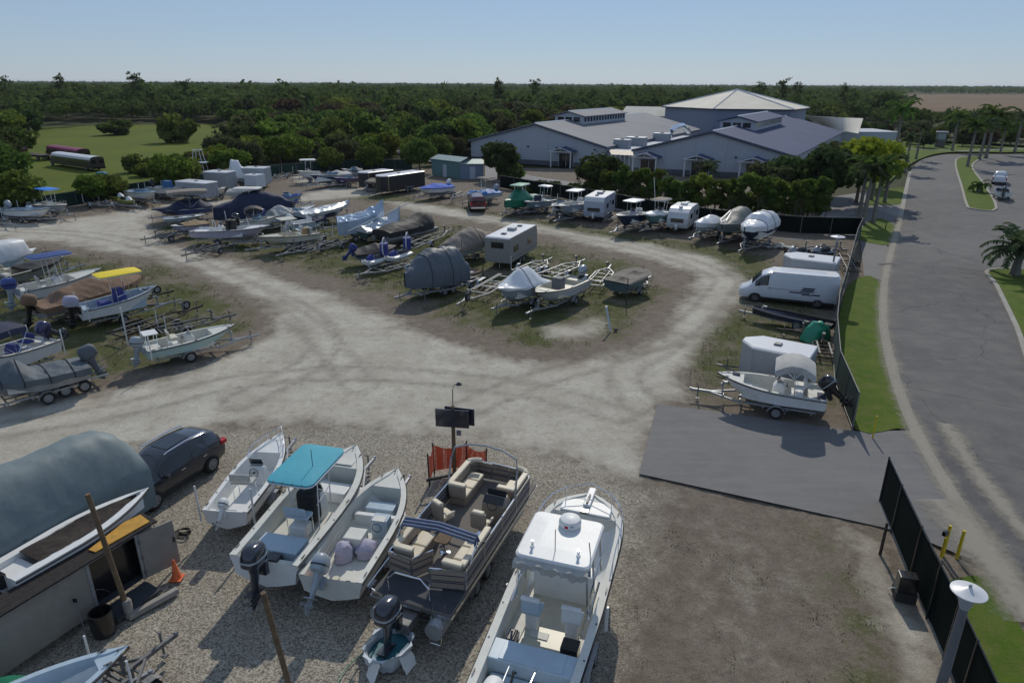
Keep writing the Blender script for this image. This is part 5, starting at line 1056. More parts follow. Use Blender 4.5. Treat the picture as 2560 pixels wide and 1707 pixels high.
M().loft([sell(0,0,.42,.58,.45,2.2,26)],True,True,False).build('water',TEALB,t)
for i,(x,y,an) in enumerate(((.6,.1,.3),(-.6,-.2,2.8),(.1,-.45,4.9),(-.2,.4,1.6))):
    m=M(); rs=[]
    for k in range(7):
        u=k/6; rs.append([(x+math.cos(an)*u*.25+.05*mnoise.noise(Vector((u*4,j,i)))-math.sin(an)*(j-3)*.08,y+math.sin(an)*u*.25+math.cos(an)*(j-3)*.08,.62-.6*u+.03*mnoise.noise(Vector((u*3,j*.8,i)))) for j in range(7)])
    m.loft(rs,False,False,False).build('cloth_flap',LILAC if i==0 else WHITE,t,True)
# hardtop boat
def f5(t,L,W,ZS,zf):
    z=3.25; P=rrect(L*.36,L*.615,-1.0,1.0,.18)
    cxm=L*.487
    hp=M().loft([[(x,y,z) for x,y in P],[(x,y,z+.09) for x,y in P],[(cxm+(x-cxm)*.96,y*.95,z+.13) for x,y in P],[(cxm+(x-cxm)*.5,y*.5,z+.15) for x,y in P]]).build('hardtop',WHITE,t)
    dome=M().lathe([(.0,z+.14),(.27,z+.15),(.31,z+.2),(.31,z+.3),(.27,z+.38),(.15,z+.42),(.01,z+.43)],(L*.56,-.1,0),'Z',24).build('radar_dome',WHITE,t,True)
    M().cbox((L*.56-.31,-.07,z+.27),(.012,.1,.07)).build('dome_badge',RED,dome); M().cbox((L*.56-.29,-.22,z+.3),(.012,.1,.04),R(28)).build('dome_badge',LGREY,dome)
    for x,y in ((L*.41,.62),(L*.41,-.62)): M().lathe([(.09,z+.12),(.05,z+.16),(.03,z+.25),(.05,z+.34)],(x,y,0),'Z',8).build('deck_light',CHR,t)
    M().tube([(L*.41,-.0,z+.13),(L*.43,.05,z+.7)],.012,5).build('antenna',BLK,t); M().tube([(L*.42,-.93,z+.1),(L*.3,-1.05,z+1.3)],.016,5).build('antenna',CREAM,t)
    f=M()
    for s in (1,-1):
        for x0,x1 in ((L*.38,L*.38),(L*.48,L*.47),(L*.6,L*.58)): f.tube([(x0,s*.98,ZS(.5)),(x1,s*.9,z)],.028,6)
        f.tube([(L*.39,s*1.0,ZS(.4)+.5),(L*.62,s*.97,ZS(.6)+.55)],.02,5)
    f.build('hardtop_frame',CHR,t)
    # gathered awning edge at the rear of the hardtop
    rs=[]
    for j in range(31):
        v=-1+j/15; w_=.05*math.sin(v*24); rs.append([(L*.36-.02,v*.98,z+.04),(L*.36-.14-w_*.4,v*1.0,z-.02-.03*math.sin(v*15)),(L*.36-.12+w_,v*1.0,z-.22-.05*math.sin(v*9+1))])
    m=M().loft(rs,False,False,False); m.build('rolled_curtain',LGREYC,t,True)
    M().cbox((L*.487,0,zf+1.55),(.04,1.7,.55),0,R(-15)).build('windscreen',BLUEG,t); M().box(L*.33,L*.36,-.02,.5,zf+.04,zf+.06).build('deck_hatch',OFFW,t,bevel=.005); M().cbox((L*.4,-.05,zf+.02),(2.4,1.5,.03)).build('cockpit_mat',CREAM,t)
    M().cbox((L*.56,0,zf+.5),(.5,1.7,1.0)).build('helm_bulkhead',WHITE,t,bevel=.05)
    for y,c in ((.5,1),(-.6,2)):
        ch=M().cbox((L*.38,y,zf+.3),(.34,.34,.6)).build('helm_seat',WHITE,t,bevel=.04); M().cbox((L*.38,y,zf+.64),(.48,.52,.12)).build('cushion',LBLUE if c==1 else WHITE,ch,bevel=.04); M().cbox((L*.38-.26,y,zf+.92),(.1,.5,.45)).build('backrest',LBLUE if c==1 else WHITE,ch,bevel=.04); M().cbox((L*.38-.28,y,zf+1.16),(.13,.52,.1)).build('headrest',WHITE,ch,bevel=.03)
    M().box(L*.26,L*.31,-.95,-.5,zf,zf+.5).build('crate',BLK,t,bevel=.02); M().box(L*.26,L*.31,.72,.95,zf,zf+.35).build('pump',BLK,t,bevel=.03)
    M().box(L*.13,L*.215,-1.1,1.1,zf,zf+.72).build('fish_box',LBLUE,t,bevel=.03); M().box(L*.135,L*.21,-.8,.8,zf+.72,zf+.74).build('fish_box_lid',LBLUE,t,bevel=.01)
    M().box(.05,L*.125,-.95,.95,zf,zf+.35).build('transom_well',LBLUE,t,bevel=.04)
    for y in (.45,-.2): M().tube([(L*.125,y,zf+.75),(-.1,y*.9,ZS(0)+.15)],.02,6).build('well_rail',CHR,t)
    M().tube([(L*.09,.35,zf+.4),(L*.1,.3,zf+.75),(L*.08,.2,zf+.9)],.035,7).build('hose',BLK,t)
    for s in (1,-1):
        M().tube([(L*.45,s*(W(.45)+.05),ZS(.4)-.9),(L*.45,s*(W(.45)+.06),ZS(.4)-.1)],.05,8).build('guide_pole',PVC,t)
        M().tube([(L*.36+i*.02,s*(1.05),ZS(.4)+.02+.02*i) for i in range(3)]+[(L*.5,s*1.08,ZS(.5)+.25)],.03,6).build('grab_rail',CHR,t)
    M().box(L*.865,L*.955,-.8,.8,ZS(.9)-.03,ZS(.9)+.03).build('foredeck',WHITE,t,bevel=.03)
    M().box(L*.9,L*1.03,-.12,.12,ZS(.93)+.03,ZS(.93)+.12).build('anchor_pulpit',WHITE,t,bevel=.03); M().cbox((L*.94,.0,ZS(.93)+.15),(.5,.06,.05)).build('anchor',GALV,t); M().box(L*.86,L*.885,-.13,.13,ZS(.9)+.02,ZS(.9)+.08).build('anchor_hatch',BLK,t,bevel=.01)
boat((0.11,11.59),(2.65,19.32),2.7,'large white walkaround boat with a white hardtop and a round radar dome','large white boat with the hardtop and radar dome',deck=OFFW,D=1.15,rise=.5,zk=.55,sole=.42,gw=.22,td=.86,ta=.03,bow=9,
 feats=[('fn',f5),('motor',{'c':WHITE,'leg':WHITE,'k':1.05,'tilt':10,'y':.45}),('cleats',),('rail',{'a':.55,'h':.4})],ax=2,tl=.5)
# dark car
rz=math.atan2(-2.61,-1.02); ux,uy=math.cos(rz),math.sin(rz)
# near side wheels: rear (-12.11,24.12), front (-13.13,21.51); the car's left side faces the camera
lx,ly=-uy,ux
suv((-12.11-ux*.92-lx*.93,24.12-uy*.92-ly*.93,0),rz,'dark grey hatchback car with roof rails and sunroof behind the covered boat')
# covered boat, left
def fc(t,L,W,ZS,zf): pass
boat((-13.74,20.35),(-18.2,11.2),2.75,'huge boat under a slate blue shrink cover with a rounded end at the left edge','huge boat under the slate blue cover',hull=WHITE,D=1.4,rise=.4,zk=.95,
 feats=[('cover',{'c':mat('shrinkwrap_slate',(.15,.195,.205),.6,var=.12,bump=.4,bscale=3),'p':[(-.05,.9),(-.02,1.35),(.03,1.6),(.10,1.75),(.3,1.7),(.7,1.1),(1,.3)],'x0':-.055,'q':2.2,'d':1.35,'wr':.03,'nt':60,'bays':3})],ax=2,tl=.6,trail=True)
boat((-13.85,15.1),(-11.85,19.2),1.5,'white boat with a dark brown cockpit and black outboard behind the shed','white boat with dark brown cockpit behind the shed',hull=WHITE,deck=WHITE,D=.8,rise=.1,zk=1.5,gw=.27,sole=.35,td=.93,ta=.16,bow=2.1,
 feats=[('cover',{'c':mat('brown_cockpit_cover',(.035,.026,.022),.9,var=.5,bump=.7,bscale=9),'p':[(0,-.05),(1,-.05)],'d':-.0,'x0':.17,'x1':.9,'wr':.03,'q':3,'sag':0,'in':1}),('motor',{'c':BLK,'k':1.1,'tilt':4})],tl=.4)
# bottom left skiff
boat((-13.6,9.6),(-9.60,13.37),2.0,'white open skiff with a pale blue floor at the bottom left corner','white open skiff at the bottom left corner',hull=WHITE,deck=LBLUE,D=.8,rise=.35,zk=.4,sole=.2,gw=.16,td=.86,ta=.02,bow=2.2,feats=[('cleats',),('box',None,(.74,-.2,.3,.5,.3),'locker',NAVY)],tl=.3,trail=True)
trailer((-10.22,12.99),(-9.26,14.79),'dark galvanised boat trailer with its tongue and jack pointing right by the shed',1.5,GALV,1)
boat_t=thing('tarp_bundle','green tarpaulin bundle at the bottom left corner','tarpaulin',(*(-12.41,12.64),0),0); M().loft([sell(0,0,z,.8*k,.6*k,2.3,18) for z,k in ((.0,.9),(.5,1),(.8,.85),(.95,.4),(1.0,.05))]).build('tarpaulin',GREEN,boat_t,True)
cone((-10.65,17.72,0),'orange traffic cone standing beside the open shed door')
t=thing('concrete_beam','loose grey concrete beam lying on the gravel in front of the shed door','beam',(*(-10.79,16.52),0),R(52)); M().box(-.75,.75,-.11,.11,0,.16,.02,.02).build('beam',CONC,t,bevel=.015)
t=thing('coiled_hose','coil of black hose on the gravel right of the shed door','hose',(*(-11.51,20.03),.02)); m=M()
for k in range(5): m.tube([(.28*(1-.08*k)*math.cos(a)+.02*k,.2*(1-.1*k)*math.sin(a),.02+.025*k+.02*math.sin(a*3+k)) for a in [6.283*j/20 for j in range(20)]],.016,5,True)
m.build('hose',RUB,t,True)
o=M().tube(smooth([(0,0),(-.35,-.55),(-.45,-1.2),(-.9,-2.0)],4) and [(x,y,.02) for x,y in smooth([(0,0),(-.35,-.55),(-.5,-1.3),(-.9,-2.6)],5)],.016,5).build('garden_hose',mat('hose_green',(.02,.22,.13),.4)); o.location=(*(-4.11,14.65),0); tag(o,'thin green garden hose running over the gravel from the tub','hose')
o=M().lathe([(.13,0),(.13,.55),(.1,.62)],(0,0,0),'Z',14).build('concrete_collar',CONC,None,True); o.location=(-11.27,16.05,0); tag(o,'pale concrete collar around the foot of the tall shed post','post base')
post((-11.27,16.05),4.25,.075,'tall weathered wooden post standing in front of the shed door',top=(-.32,-.05))
post((-5.12,12.33),4.17,.068,'tall brown wooden post at the bottom of the picture in front of the skiffs',top=(-.4,-.06))
t=thing('shovel','thin rod leaning on the front wall of the shed','rod',(*(-11.90,15.04),0)); M().tube([(0,0,0),(-.35,.35,1.1)],.018,6).build('handle',GALV,t); M().cbox((-.36,.36,1.15),(.1,.04,.12)).build('grip',BLK,t)
t=thing('tyre','black barrel beside the shed post','barrel',(*(-11.66,15.42),0)); t.name='barrel'; M().lathe([(.3,0),(.33,.3),(.31,.75),(.27,.75),(.27,.3)],(0,0,0),'Z',18).build('barrel_shell',BLK,t,True)
# centre lamp pole with orange netting
b=(-2.27,23.70); t=thing('lamp_pole','wooden pole with two dark panels and a small goose neck lamp','lamp pole',(*b,0)); M().tube([(0,0,-.1),(0,0,3.2)],[.085,.07],8).build('pole',WOOD,t)
M().cbox((-.02,-.1,2.72),(1.32,.05,.74),R(-8)).build('panel',CHAR,t); M().cbox((.25,.12,2.72),(1.2,.05,.7),R(-14),0).build('panel',CHAR,t); M().cbox((.22,-.1,2.1),(.18,.12,.2)).build('meter_box',GALV,t,bevel=.02); M().tube([(0,0,3.1),(.02,0,3.9),(.08,.02,4.08),(.2,.05,4.12)],.022,6).build('lamp_arm',GALV,t); M().lathe([(.02,.1),(.1,.04),(.13,0),(.05,-.02)],(.25,.06,4.08),'Z',12).build('lamp_head',BLK,t,True)
def netmat():
    m,N,Lk=nodes('orange_net'); b_=N['Principled BSDF']; b_.inputs['Base Color'].default_value=(.85,.14,.06,1); b_.inputs['Roughness'].default_value=.6
    tc=N.new('ShaderNodeTexCoord'); w=N.new('ShaderNodeTexVoronoi'); w.inputs['Scale'].default_value=17; w.inputs['Randomness'].default_value=.1; Lk.new(tc.outputs['Object'],w.inputs['Vector'])
    Lk.new(N_range(N,Lk,w.outputs[0],.42,.50),b_.inputs['Alpha']); N_=N_range; 
    r=N_range(N,Lk,w.outputs[0],.2,.3,0,1); Lk.new(r,b_.inputs['Alpha']); return m
NET=netmat(); PN=[(-.95,-.5),(-.85,.35),(.45,.55),(1.25,-.05)]; t=thing('safety_netting','orange safety netting on dark stakes around the foot of the lamp pole','netting',(*b,0))
rg=[]
for i in range(25):
    u=i/24*3; k=min(2,int(u)); f_=u-k; x=PN[k][0]+(PN[k+1][0]-PN[k][0])*f_; y=PN[k][1]+(PN[k+1][1]-PN[k][1])*f_; s=.22*math.sin(f_*math.pi); o_=.08*mnoise.noise(Vector((u*2,0,3)))
    rg.append([(x+o_,y+o_,.12+s*.3),(x-o_,y,.7-s*.3),(x+o_,y,1.32-s)])
M().loft(rg,False,False,False).build('net',NET,t)
for x,y in PN: M().tube([(x,y,-.05),(x*1.03,y,1.4)],.035,6).build('stake',RUST,t)
M().cbox((-.3,-.75,.55),(1.5,.06,.1),R(22)).build('barrier_rail',BLK,t); M().cbox((.0,-.62,.25),(.3,.2,.5),.3).build('control_box',RED,t,bevel=.02)
# gate things
for p,h,lb in (((14.62,19.14),1.12,'yellow bollard with a keypad bracket beside the driveway'),((15.01,18.99),1.03,'plain yellow bollard right of the keypad bollard'),((16.19,27.19),1.1,'thin yellow bollard alone at the far side of the driveway')):
    o=post(p,h,.055 if 'thin' not in lb else .035,lb,YBOL,name='bollard',cat='bollard',group='yellow bollards by the gate')
    o['label']=lb
t=thing('keypad_stand','small yellow keypad stand leaning against the left bollard','keypad',(*(14.56,19.07),0)); M().tube([(-.1,-.1,0),(-.1,-.1,.75),(-.04,0,.9)],.05,8).build('stand',YBOL,t); M().cbox((-.18,-.12,.95),(.2,.12,.18),.4).build('keypad',BLK,t,bevel=.02)
post((12.51,19.16),1.2,.05,'thin dark steel post left of the black gate',RUST,name='steel_post')
t=thing('gate_motor','black gate motor box with white conduit beside the fence','gate motor',(*(12.14,17.02),0),R(-15)); M().box(-.28,.28,-.22,.22,.3,.85,.02,.02).build('housing',BLK,t,bevel=.03); M().box(-.3,.3,-.25,.25,0,.3).build('plinth',mat('plinth_dark',(.03,.03,.03),.8),t,bevel=.02); M().tube([(-.35,.3,.0),(-.34,.0,.3),(-.1,-.1,.35)],.02,5).build('conduit',PVC,t)
def streetlamp(loc,h,r,label,sc=1):
    t=thing('street_lamp',label,'street lamp',loc); M().tube([(0,0,-.2),(0,0,h*.5),(0,0,h-.4)],[r*1.25,r,r*.8],12).build('pole',mat('lamp_pole_grey',(.16,.17,.19),.5,metal=.2),t,True)
    M().lathe([(r*.8,h-.42),(r*1.15,h-.3),(r*1.35,h-.06),(r*.9,h-.0)],(0,0,0),'Z',16).build('lamp_housing',LGREY,t,True); M().lathe([(.02,h+.12),(.1*sc,h+.065),(.33*sc,h+.015),(.335*sc,h),(.28*sc,h-.005),(.02,h+.0)],(0,0,0),'Z',28).build('lamp_shade',TRW,t,True); M().lathe([(.035,h+.1),(.03,h+.17),(.01,h+.18)],(0,0,0),'Z',8).build('finial',LGREY,t)
streetlamp((9.25,11.15,0),5.25,.105,'tall grey street lamp with a round white shade at the bottom right')
streetlamp((23.4,48.7,0),4.6,.07,'small street lamp with a white shade between the van and the white trailer',1.5)


# ---------------- right column ----------------
def vanplace():
    r=(23.43,46.76); f=(17.35,48.91); return r,f
_r,_f=(22.78,45.82),(17.20,47.91)
rz,L=ab(_r,_f); nx,ny=math.sin(rz),-math.cos(rz)
_v=van((_r[0]+.35,_r[1]+.95,0),rz,'white high roof panel van with a slanted dark emblem on its side'); _v.scale=(1,1,.83)
box_trailer((20.80,51.24),(24.05,49.28),2.3,2.7,'white roofed enclosed trailer behind the van and the small street lamp')
box_trailer((12.32,34.03),(15.24,32.11),2.1,2.15,'white v-nosed enclosed trailer beside the skiff with the grey bimini')
def r6(t,L,W,ZS,zf):
    M().box(L*.66,L*.72,-.5,.5,zf,zf+.35).build('bow_seat',WHITE,t,bevel=.03); M().box(L*.2,L*.3,-.5,.5,zf,zf+.4).build('rear_cooler',WHITE,t,bevel=.03)
    M().cbox((L*.82,-.3,ZS(.8)+.04),(.35,.3,.06)).build('deck_mat',NAVY,t,bevel=.02); M().cbox((.2,.3,ZS(0)-.05),(.35,.8,.04)).build('deck_mat',NAVY,t,bevel=.02)
boat((14.77,29.23),(10.11,30.98),2.15,'white centre console skiff with a folded light grey bimini and black outboard beside the driveway','white skiff with the grey bimini beside the driveway',deck=OFFW,D=.8,rise=.32,zk=.45,sole=.25,td=.74,ta=.15,gw=.15,
 feats=[('console',{'x':.42,'wd':.65,'h':.85,'c':WHITE}),('bimini',{'x':.30,'l':1.75,'z':2.65,'c':LGREYC,'arc':1.3}),('seat',{'x':.24,'wd':.8,'c':WHITE}),('motor',{'c':BLK,'leg':BLK,'k':1.05,'tilt':48}),('fn',r6),('cleats',)])
boat((20.31,40.79),(15.79,44.19),1.3,'low black jon boat lying along the near side of the van','low black jon boat beside the van',hull=DBLUE,deck=BLACKC,D=.4,rise=.15,zk=.35,sole=.08,gw=.06,td=.9,rub=ALU,tl=.3,feats=[])
t=thing('tarp_covered_bundle','bundle under a shiny green tarpaulin by the fence','tarpaulin',(*(18.82,39.89),0),.4); rs=[]
for k in range(14):
    z=k/13; rs.append([(x*(1+.22*mnoise.noise(Vector((x*3,y*3,z*2)))),y*(1+.22*mnoise.noise(Vector((x*3,y*3,z*2+5)))),zz*(1+.1*mnoise.noise(Vector((x*4,y*4,9))))) for x,y,zz in sell(.1*math.sin(z*3),0,1.15*z**.8,.95*(1-.75*z**2.2),.7*(1-.7*z**2),2.1,26)])
M().loft(rs).build('tarpaulin',mat('tarp_green_shiny',(.02,.26,.15),.3,var=.3,bump=.5,bscale=4),t,True)
trailer((19.51,40.12),(16.81,40.72),'small rusty utility trailer left of the green tarpaulin bundle',1.0,RUST,1,guides=False,h=.35)
trailer((17.88,36.16),(19.04,39.74),'dark trailer frame behind the v-nosed white trailer',1.3,RUST,1,guides=False,h=.35,jack=False)
for a,b,lb in (((26.43,60.08),(24.63,59.47),'left black jet ski on a trailer behind the white roofed trailer'),((28.59,60.13),(26.42,59.51),'right black jet ski on a trailer behind the white roofed trailer')): jetski(a,b,lb,BLK,mat('jet_grey',(.3,.31,.33),.3))
trailer((31.45,63.71),(26.07,63.20),'jet ski trailer standing by the corner of the dark screened fence',1.6,ALU,1,guides=False,h=.4)
trailer((28.10,55.00),(31.39,65.02),'stacked trailer frame between the white roofed trailer and the fence',1.4,RUST,1,guides=False,h=.4)
t=thing('scrap_pile','pile of pale broken boards at the end of the row of covered boats','scrap',(*(25.88,65.62),0)); m=M(); rn=random.Random(5)
for i in range(26): m.cbox((rn.uniform(-1.6,1.4),rn.uniform(-.9,.9),.08+.1*rn.random()),(rn.uniform(.3,1.3),.2*rn.random()+.1,.05),rn.uniform(0,3),rn.uniform(-.2,.2))
m.build('boards',LGREYC,t)
t=thing('bent_pipe','long bent white pipe lying over the pale scrap boards','pipe',(*(26.46,67.79),0)); M().tube([(-.5,.2,1.0),(-.3,.2,.5),(1,0,.3),(2.6,-.1,.3)],.04,6).build('pipe',PVC,t)
# ---------------- left group ----------------
trailer((-21.57,33.32),(-25.57,29.48),'galvanised tandem boat trailer in front at the left edge',1.75,ALU,2,guides=False)
boat((-22.03,32.37),(-25.20,29.04),2.2,'aluminium boat under a grey tied cover with a covered outboard at the left edge','boat under the grey tied cover',hull=mat('hull_grey',(.30,.31,.33),.35,metal=.3),D=.85,rise=.3,zk=.45,stripe=RUB,
 feats=[('cover',{'c':GREYC,'p':[(-.02,.1),(.15,.35),(.45,.25),(.62,1.0),(.8,.5),(1,.05)],'d':.3,'wr':.035,'q':1.2,'straps':[.15,.38,.6,.8]}),('motor',{'c':GREYC,'leg':GREYC,'k':1.15,'tilt':15,'cover':True})])
boat((-26.01,35.79),(-27.47,31.21),2.3,'white boat with blue seat covers and a tilted navy outboard at the left edge','white boat with the blue seats',deck=OFFW,D=.95,rise=.4,zk=.45,
 feats=[('bimini',{'x':.55,'l':1.9,'z':2.75,'c':NAVY,'arc':.3}),('console',{'x':.42,'wd':.6,'h':.9,'c':ROYAL,'cover':True}),('seat',{'x':.25,'wd':.7,'c':ROYAL}),('motor',{'c':mat('motor_navy',(.02,.02,.09),.25,coat=.6),'leg':CHAR,'k':1.15,'tilt':55}),('poles',),('cleats',)])
boat((-20.29,35.13),(-16.39,38.23),1.95,'pale seafoam skiff with a poling platform and open guide poles','seafoam skiff with the poling platform',hull=SEAFOAM,deck=OFFW,D=.68,rise=.32,zk=.42,sole=.2,td=.7,ta=.16,
 feats=[('console',{'x':.47,'wd':.62,'h':.8,'c':OFFW}),('seat',{'x':.3,'wd':.75,'c':CREAM}),('motor',{'c':LGREY,'leg':LGREY,'k':.95,'tilt':10}),('poling',{'h':.75}),('poles',),('cleats',)])
boat((-27.43,41.28),(-24.12,44.77),2.2,'white centre console boat with a bright yellow canopy','white boat with the yellow canopy',deck=LBLUE,D=.9,rise=.5,zk=.5,sole=.3,td=.78,bottom=mat('bottom_yellow',(.45,.36,.08),.6),
 feats=[('ttop',{'x':.52,'l':2.6,'wd':1.6,'z':3.15,'c':YELL,'ant':False}),('motor',{'c':LILAC,'leg':BLK,'k':1.2,'tilt':6,'cover':True}),('poles',),('cleats',),('fn',lambda t,L,W,ZS,zf:(M().loft([sell(L*.5,0,zf,.4,.4,2.4,14),sell(L*.5,0,zf+.8,.42,.42,2.4,14),sell(L*.48,0,zf+1.4,.28,.33,2.4,14)]).build('console_cover',ROYAL,t,True),M().cbox((L*.3,0,zf+.35),(.7,.9,.7)).build('seat_cover',ROYAL,t,bevel=.1),M().box(L*.8,L*.9,-.3,.3,ZS(.85)-.02,ZS(.85)+.06).build('rope_heap',BLK,t,bevel=.05)))],tl=1.3)
boat((-30.36,41.57),(-26.82,47.87),2.5,'long deck boat under a tan brown canvas cover with a covered outboard','long boat under the tan brown cover',hull=mat('hull_silver',(.33,.33,.35),.3,metal=.3),D=.85,rise=.3,zk=.5,bow=3.2,
 feats=[('cover',{'c':BROWNC,'p':[(-.02,.05),(.1,.15),(.2,.7),(.45,.95),(.7,.75),(.95,.25),(1,.1)],'d':.3,'wr':.06,'q':1.5,'nt':34}),('motor',{'c':BROWNC,'leg':BLK,'k':1.2,'tilt':12,'cover':True})],ax=2,tl=1.0)
boat((-33.93,45.10),(-30.51,49.40),2.3,'white boat with a navy T-top canopy on a white tower frame','white boat with the navy T-top',deck=OFFW,D=.95,rise=.42,zk=.5,td=.62,
 feats=[('ttop',{'x':.42,'l':2.6,'wd':1.5,'z':3.4,'c':mat('canvas_blue_navy',(.02,.06,.22),.6),'f':TRW}),('console',{'x':.45,'wd':.7,'c':WHITE}),('seat',{'x':.27,'wd':.8,'c':LGREYC}),('motor',{'c':mat('motor_blue',(.05,.08,.28),.3),'leg':LGREY,'k':1.25,'tilt':5}),('poles',),('cleats',)],ax=2)
boat((-38.22,48.99),(-36.25,54.05),2.5,'open deck boat with tan seats and a black covered bow at the left edge','deck boat with the black covered bow',hull=mat('hull_olive',(.20,.21,.19),.4),deck=CREAM,D=.85,rise=.3,zk=.5,bow=3,
 feats=[('cover',{'c':BLACKC,'p':[(.35,.1),(.6,.25),(.9,.12)],'x0':.35,'x1':.93,'d':.1}),('seat',{'x':.12,'wd':1.2,'c':SEAT}),('motor',{'c':BLK,'tilt':20})],tl=1.6)
boat((-42.13,50.27),(-39.58,55.69),2.5,'large boat under a white enclosure at the left edge','large boat under the white enclosure',hull=LBLUE,deck=OFFW,D=1.0,rise=.3,zk=.5,
 feats=[('cover',{'c':mat('vinyl_white',(.62,.64,.66),.5,var=.1),'p':[(-.02,.9),(.1,1.3),(.6,1.35),(.85,1.1),(.9,.15),(1,.05)],'d':.1,'q':4,'wr':.03})],tl=.3)
trailer((-23.99,38.65),(-21.17,44.47),'dark rusty boat trailer between the yellow canopy boat and the seafoam skiff',1.6,RUST,2,guides=False,spare=True,group='boat trailers in the yard')
trailer((-21.70,39.39),(-18.20,42.62),'galvanised boat trailer tongue with a tall winch post behind the seafoam skiff',1.5,GALV,1)
trailer((-28.96,41.40),(-24.79,47.97),'low trailer with a spare wheel and orange coupler right of the yellow canopy boat',1.4,RUST,1,guides=False,spare=True)
o=M().tube([(0,0,0),(0,0,2.35)],.045,8).build('guide_pole',PVC); o.location=(*(-23.09,38.35),0); o['label']='tall white plastic guide pole standing beside the poling skiff'; o['category']='pole'
# ---------------- back left row ----------------
boat((-56.77,77.22),(-51.24,76.14),2.1,'white skiff with a raised white outboard against the green fence at the far left','white skiff against the green fence at the far left',deck=LBLUE,D=.85,rise=.3,feats=[('motor',{'c':LGREY,'tilt':50}),('console',{'x':.5}),('poles',),('cleats',)])
boat((-56.68,81.35),(-50.55,77.97),2.1,'grey skiff with a bright blue canopy against the green fence','grey skiff with the bright blue canopy',hull=LGREY,deck=OFFW,D=.85,rise=.35,feats=[('ttop',{'x':.5,'l':2.7,'wd':2.1,'z':3.2,'c':mat('canopy_bright_blue',(.02,.22,.72),.6),'ant':False}),('motor',{'c':LGREY,'tilt':50}),('console',{'x':.5}),('rail',{'a':.5,'h':.4})])
trailer((-53.57,87.30),(-48.84,84.11),'empty silver boat trailer against the green fence left of the jet skis',1.7,ALU,1)
trailer((-58.98,76.12),(-52.92,72.35),'empty silver trailer at the left edge in front of the green fence',1.6,ALU,1)
for a,b,lb in (((-52.16,89.66),(-48.56,87.47),'left white and yellow jet ski near the green fence'),((-49.64,87.11),(-46.14,84.73),'right white and yellow jet ski near the green fence')): jetski(a,b,lb,mat('jet_yellow',(.25,.26,.05),.3),WHITE)
trailer((-51.13,87.99),(-45.34,83.65),'trailer under the two white and yellow jet skis',1.9,ALU,1,loaded=True)
boat((-50.97,91.94),(-45.10,87.25),2.3,'white open bow runabout between the jet skis and the blue console boat','white open bow runabout near the jet skis',hull=WHITE,deck=LBLUE,D=.9,rise=.35,stripe=LBLUE,feats=[('wind',{'x':.6}),('poles',),('cleats',)],tl=.7)
boat((-49.30,95.02),(-43.52,91.55),2.2,'white boat with a blue covered console by the fence','white boat with the blue covered console',deck=OFFW,D=.9,rise=.35,feats=[('motor',{'c':BLK,'tilt':40}),('poles',),('fn',lambda t,L,W,ZS,zf:M().loft([rr2(L*.4,L*.62,-.5,.5,zf),rr2(L*.43,L*.58,-.42,.42,zf+1.5)]).build('console_cover',mat('canvas_mid_blue',(.03,.12,.30),.7),t))])
box_trailer((-39.91,91.88),(-44.73,94.11),2.4,2.35,'grey white enclosed trailer with writing-free side beside the blue console boat'.replace(' with writing-free side',''),side=mat('trailer_skin_light',(.33,.34,.37),.5,grime=.2),vnose=False)
boat((-40.90,92.89),(-39.05,94.54),1.9,'small cream boat tucked behind the grey white enclosed trailer','small cream boat behind the enclosed trailer',hull=CREAM,D=.7,rise=.25,trail=True)
box_trailer((-40.57,100.68),(-44.25,101.49),2.5,2.7,'tall pale grey enclosed trailer beside the tower boat',side=TRG,vnose=False)
t=thing('tuna_tower_boat','boat with a high white tower frame above the pale trailers','boat',(*(-49.20,110.08),0)); 
f=M()
for x in (-1,1):
    for y in (-.8,.8): f.tube([(x,y,1.2),(x*.45,y*.6,4.9)],.05,6)
for z,k in ((3.0,1.0),(4.9,.6)): f.tube([(-k,-.8*k,z),(k,-.8*k,z),(k,.8*k,z),(-k,.8*k,z)],.05,6,True)
f.build('tower',TRW,t); M().box(-1.2,1.2,-.8,.8,2.95,3.05).build('tower_roof',LBLUE,t,bevel=.02); M().loft([[(x,-w_,z1),(x,-w_*.8,.8),(x,0,.6),(x,w_*.8,.8),(x,w_,z1)] for x,w_,z1 in ((-3,1.1,1.6),(0,1.2,1.7),(2,.9,1.85),(3.2,.05,2.1))],False).build('hull',WHITE,t,True)
boat((-39.70,105.84),(-42.65,104.39),2.3,'boat shrink wrapped in white with a tall peaked cabin','shrink wrapped boat with the tall peaked cabin',hull=LGREY,D=.9,rise=.3,zk=.6,feats=[('cover',{'c':WRAP,'p':[(-.02,.1),(.35,1.5),(.5,2.3),(.8,2.35),(.92,1.0),(1,.2)],'d':.25,'q':2.2,'wr':.03})])
box_trailer((-40.44,105.67),(-36.94,105.30),2.4,2.8,'white framed enclosed trailer at the end of the fence row',side=LGREY,vnose=False)
box_trailer((-38.72,102.08),(-36.67,101.23),2.0,2.2,'small white enclosed trailer in front of the white framed one',side=VANW,vnose=False)
boat((-30.72,111.43),(-34.07,110.24),2.4,'pale boat with a white T-top beyond the blue runabout','pale boat with a white T-top beyond the runabout',deck=OFFW,D=1.0,rise=.3,feats=[('ttop',{'x':.5,'l':2.4,'z':3.4,'c':WHITE}),('console',{'x':.5})])
boat((-25.84,109.03),(-30.16,103.32),2.5,'large navy and white runabout near the black trailers','large navy and white runabout',hull=DBLUE,deck=WHITE,D=1.1,rise=.4,stripe=LBLUE,td=.85,feats=[('wind',{'x':.5}),('cover',{'c':LGREYC,'p':[(.0,.3),(.3,.6),(.45,.1)],'x0':0,'x1':.45}),('rail',)])
boat((-23.77,106.47),(-26.94,104.30),2.1,'low purple runabout beside the navy and white runabout','low purple runabout',hull=PURP,deck=LILAC,D=.8,rise=.25,feats=[('wind',{'x':.5})])
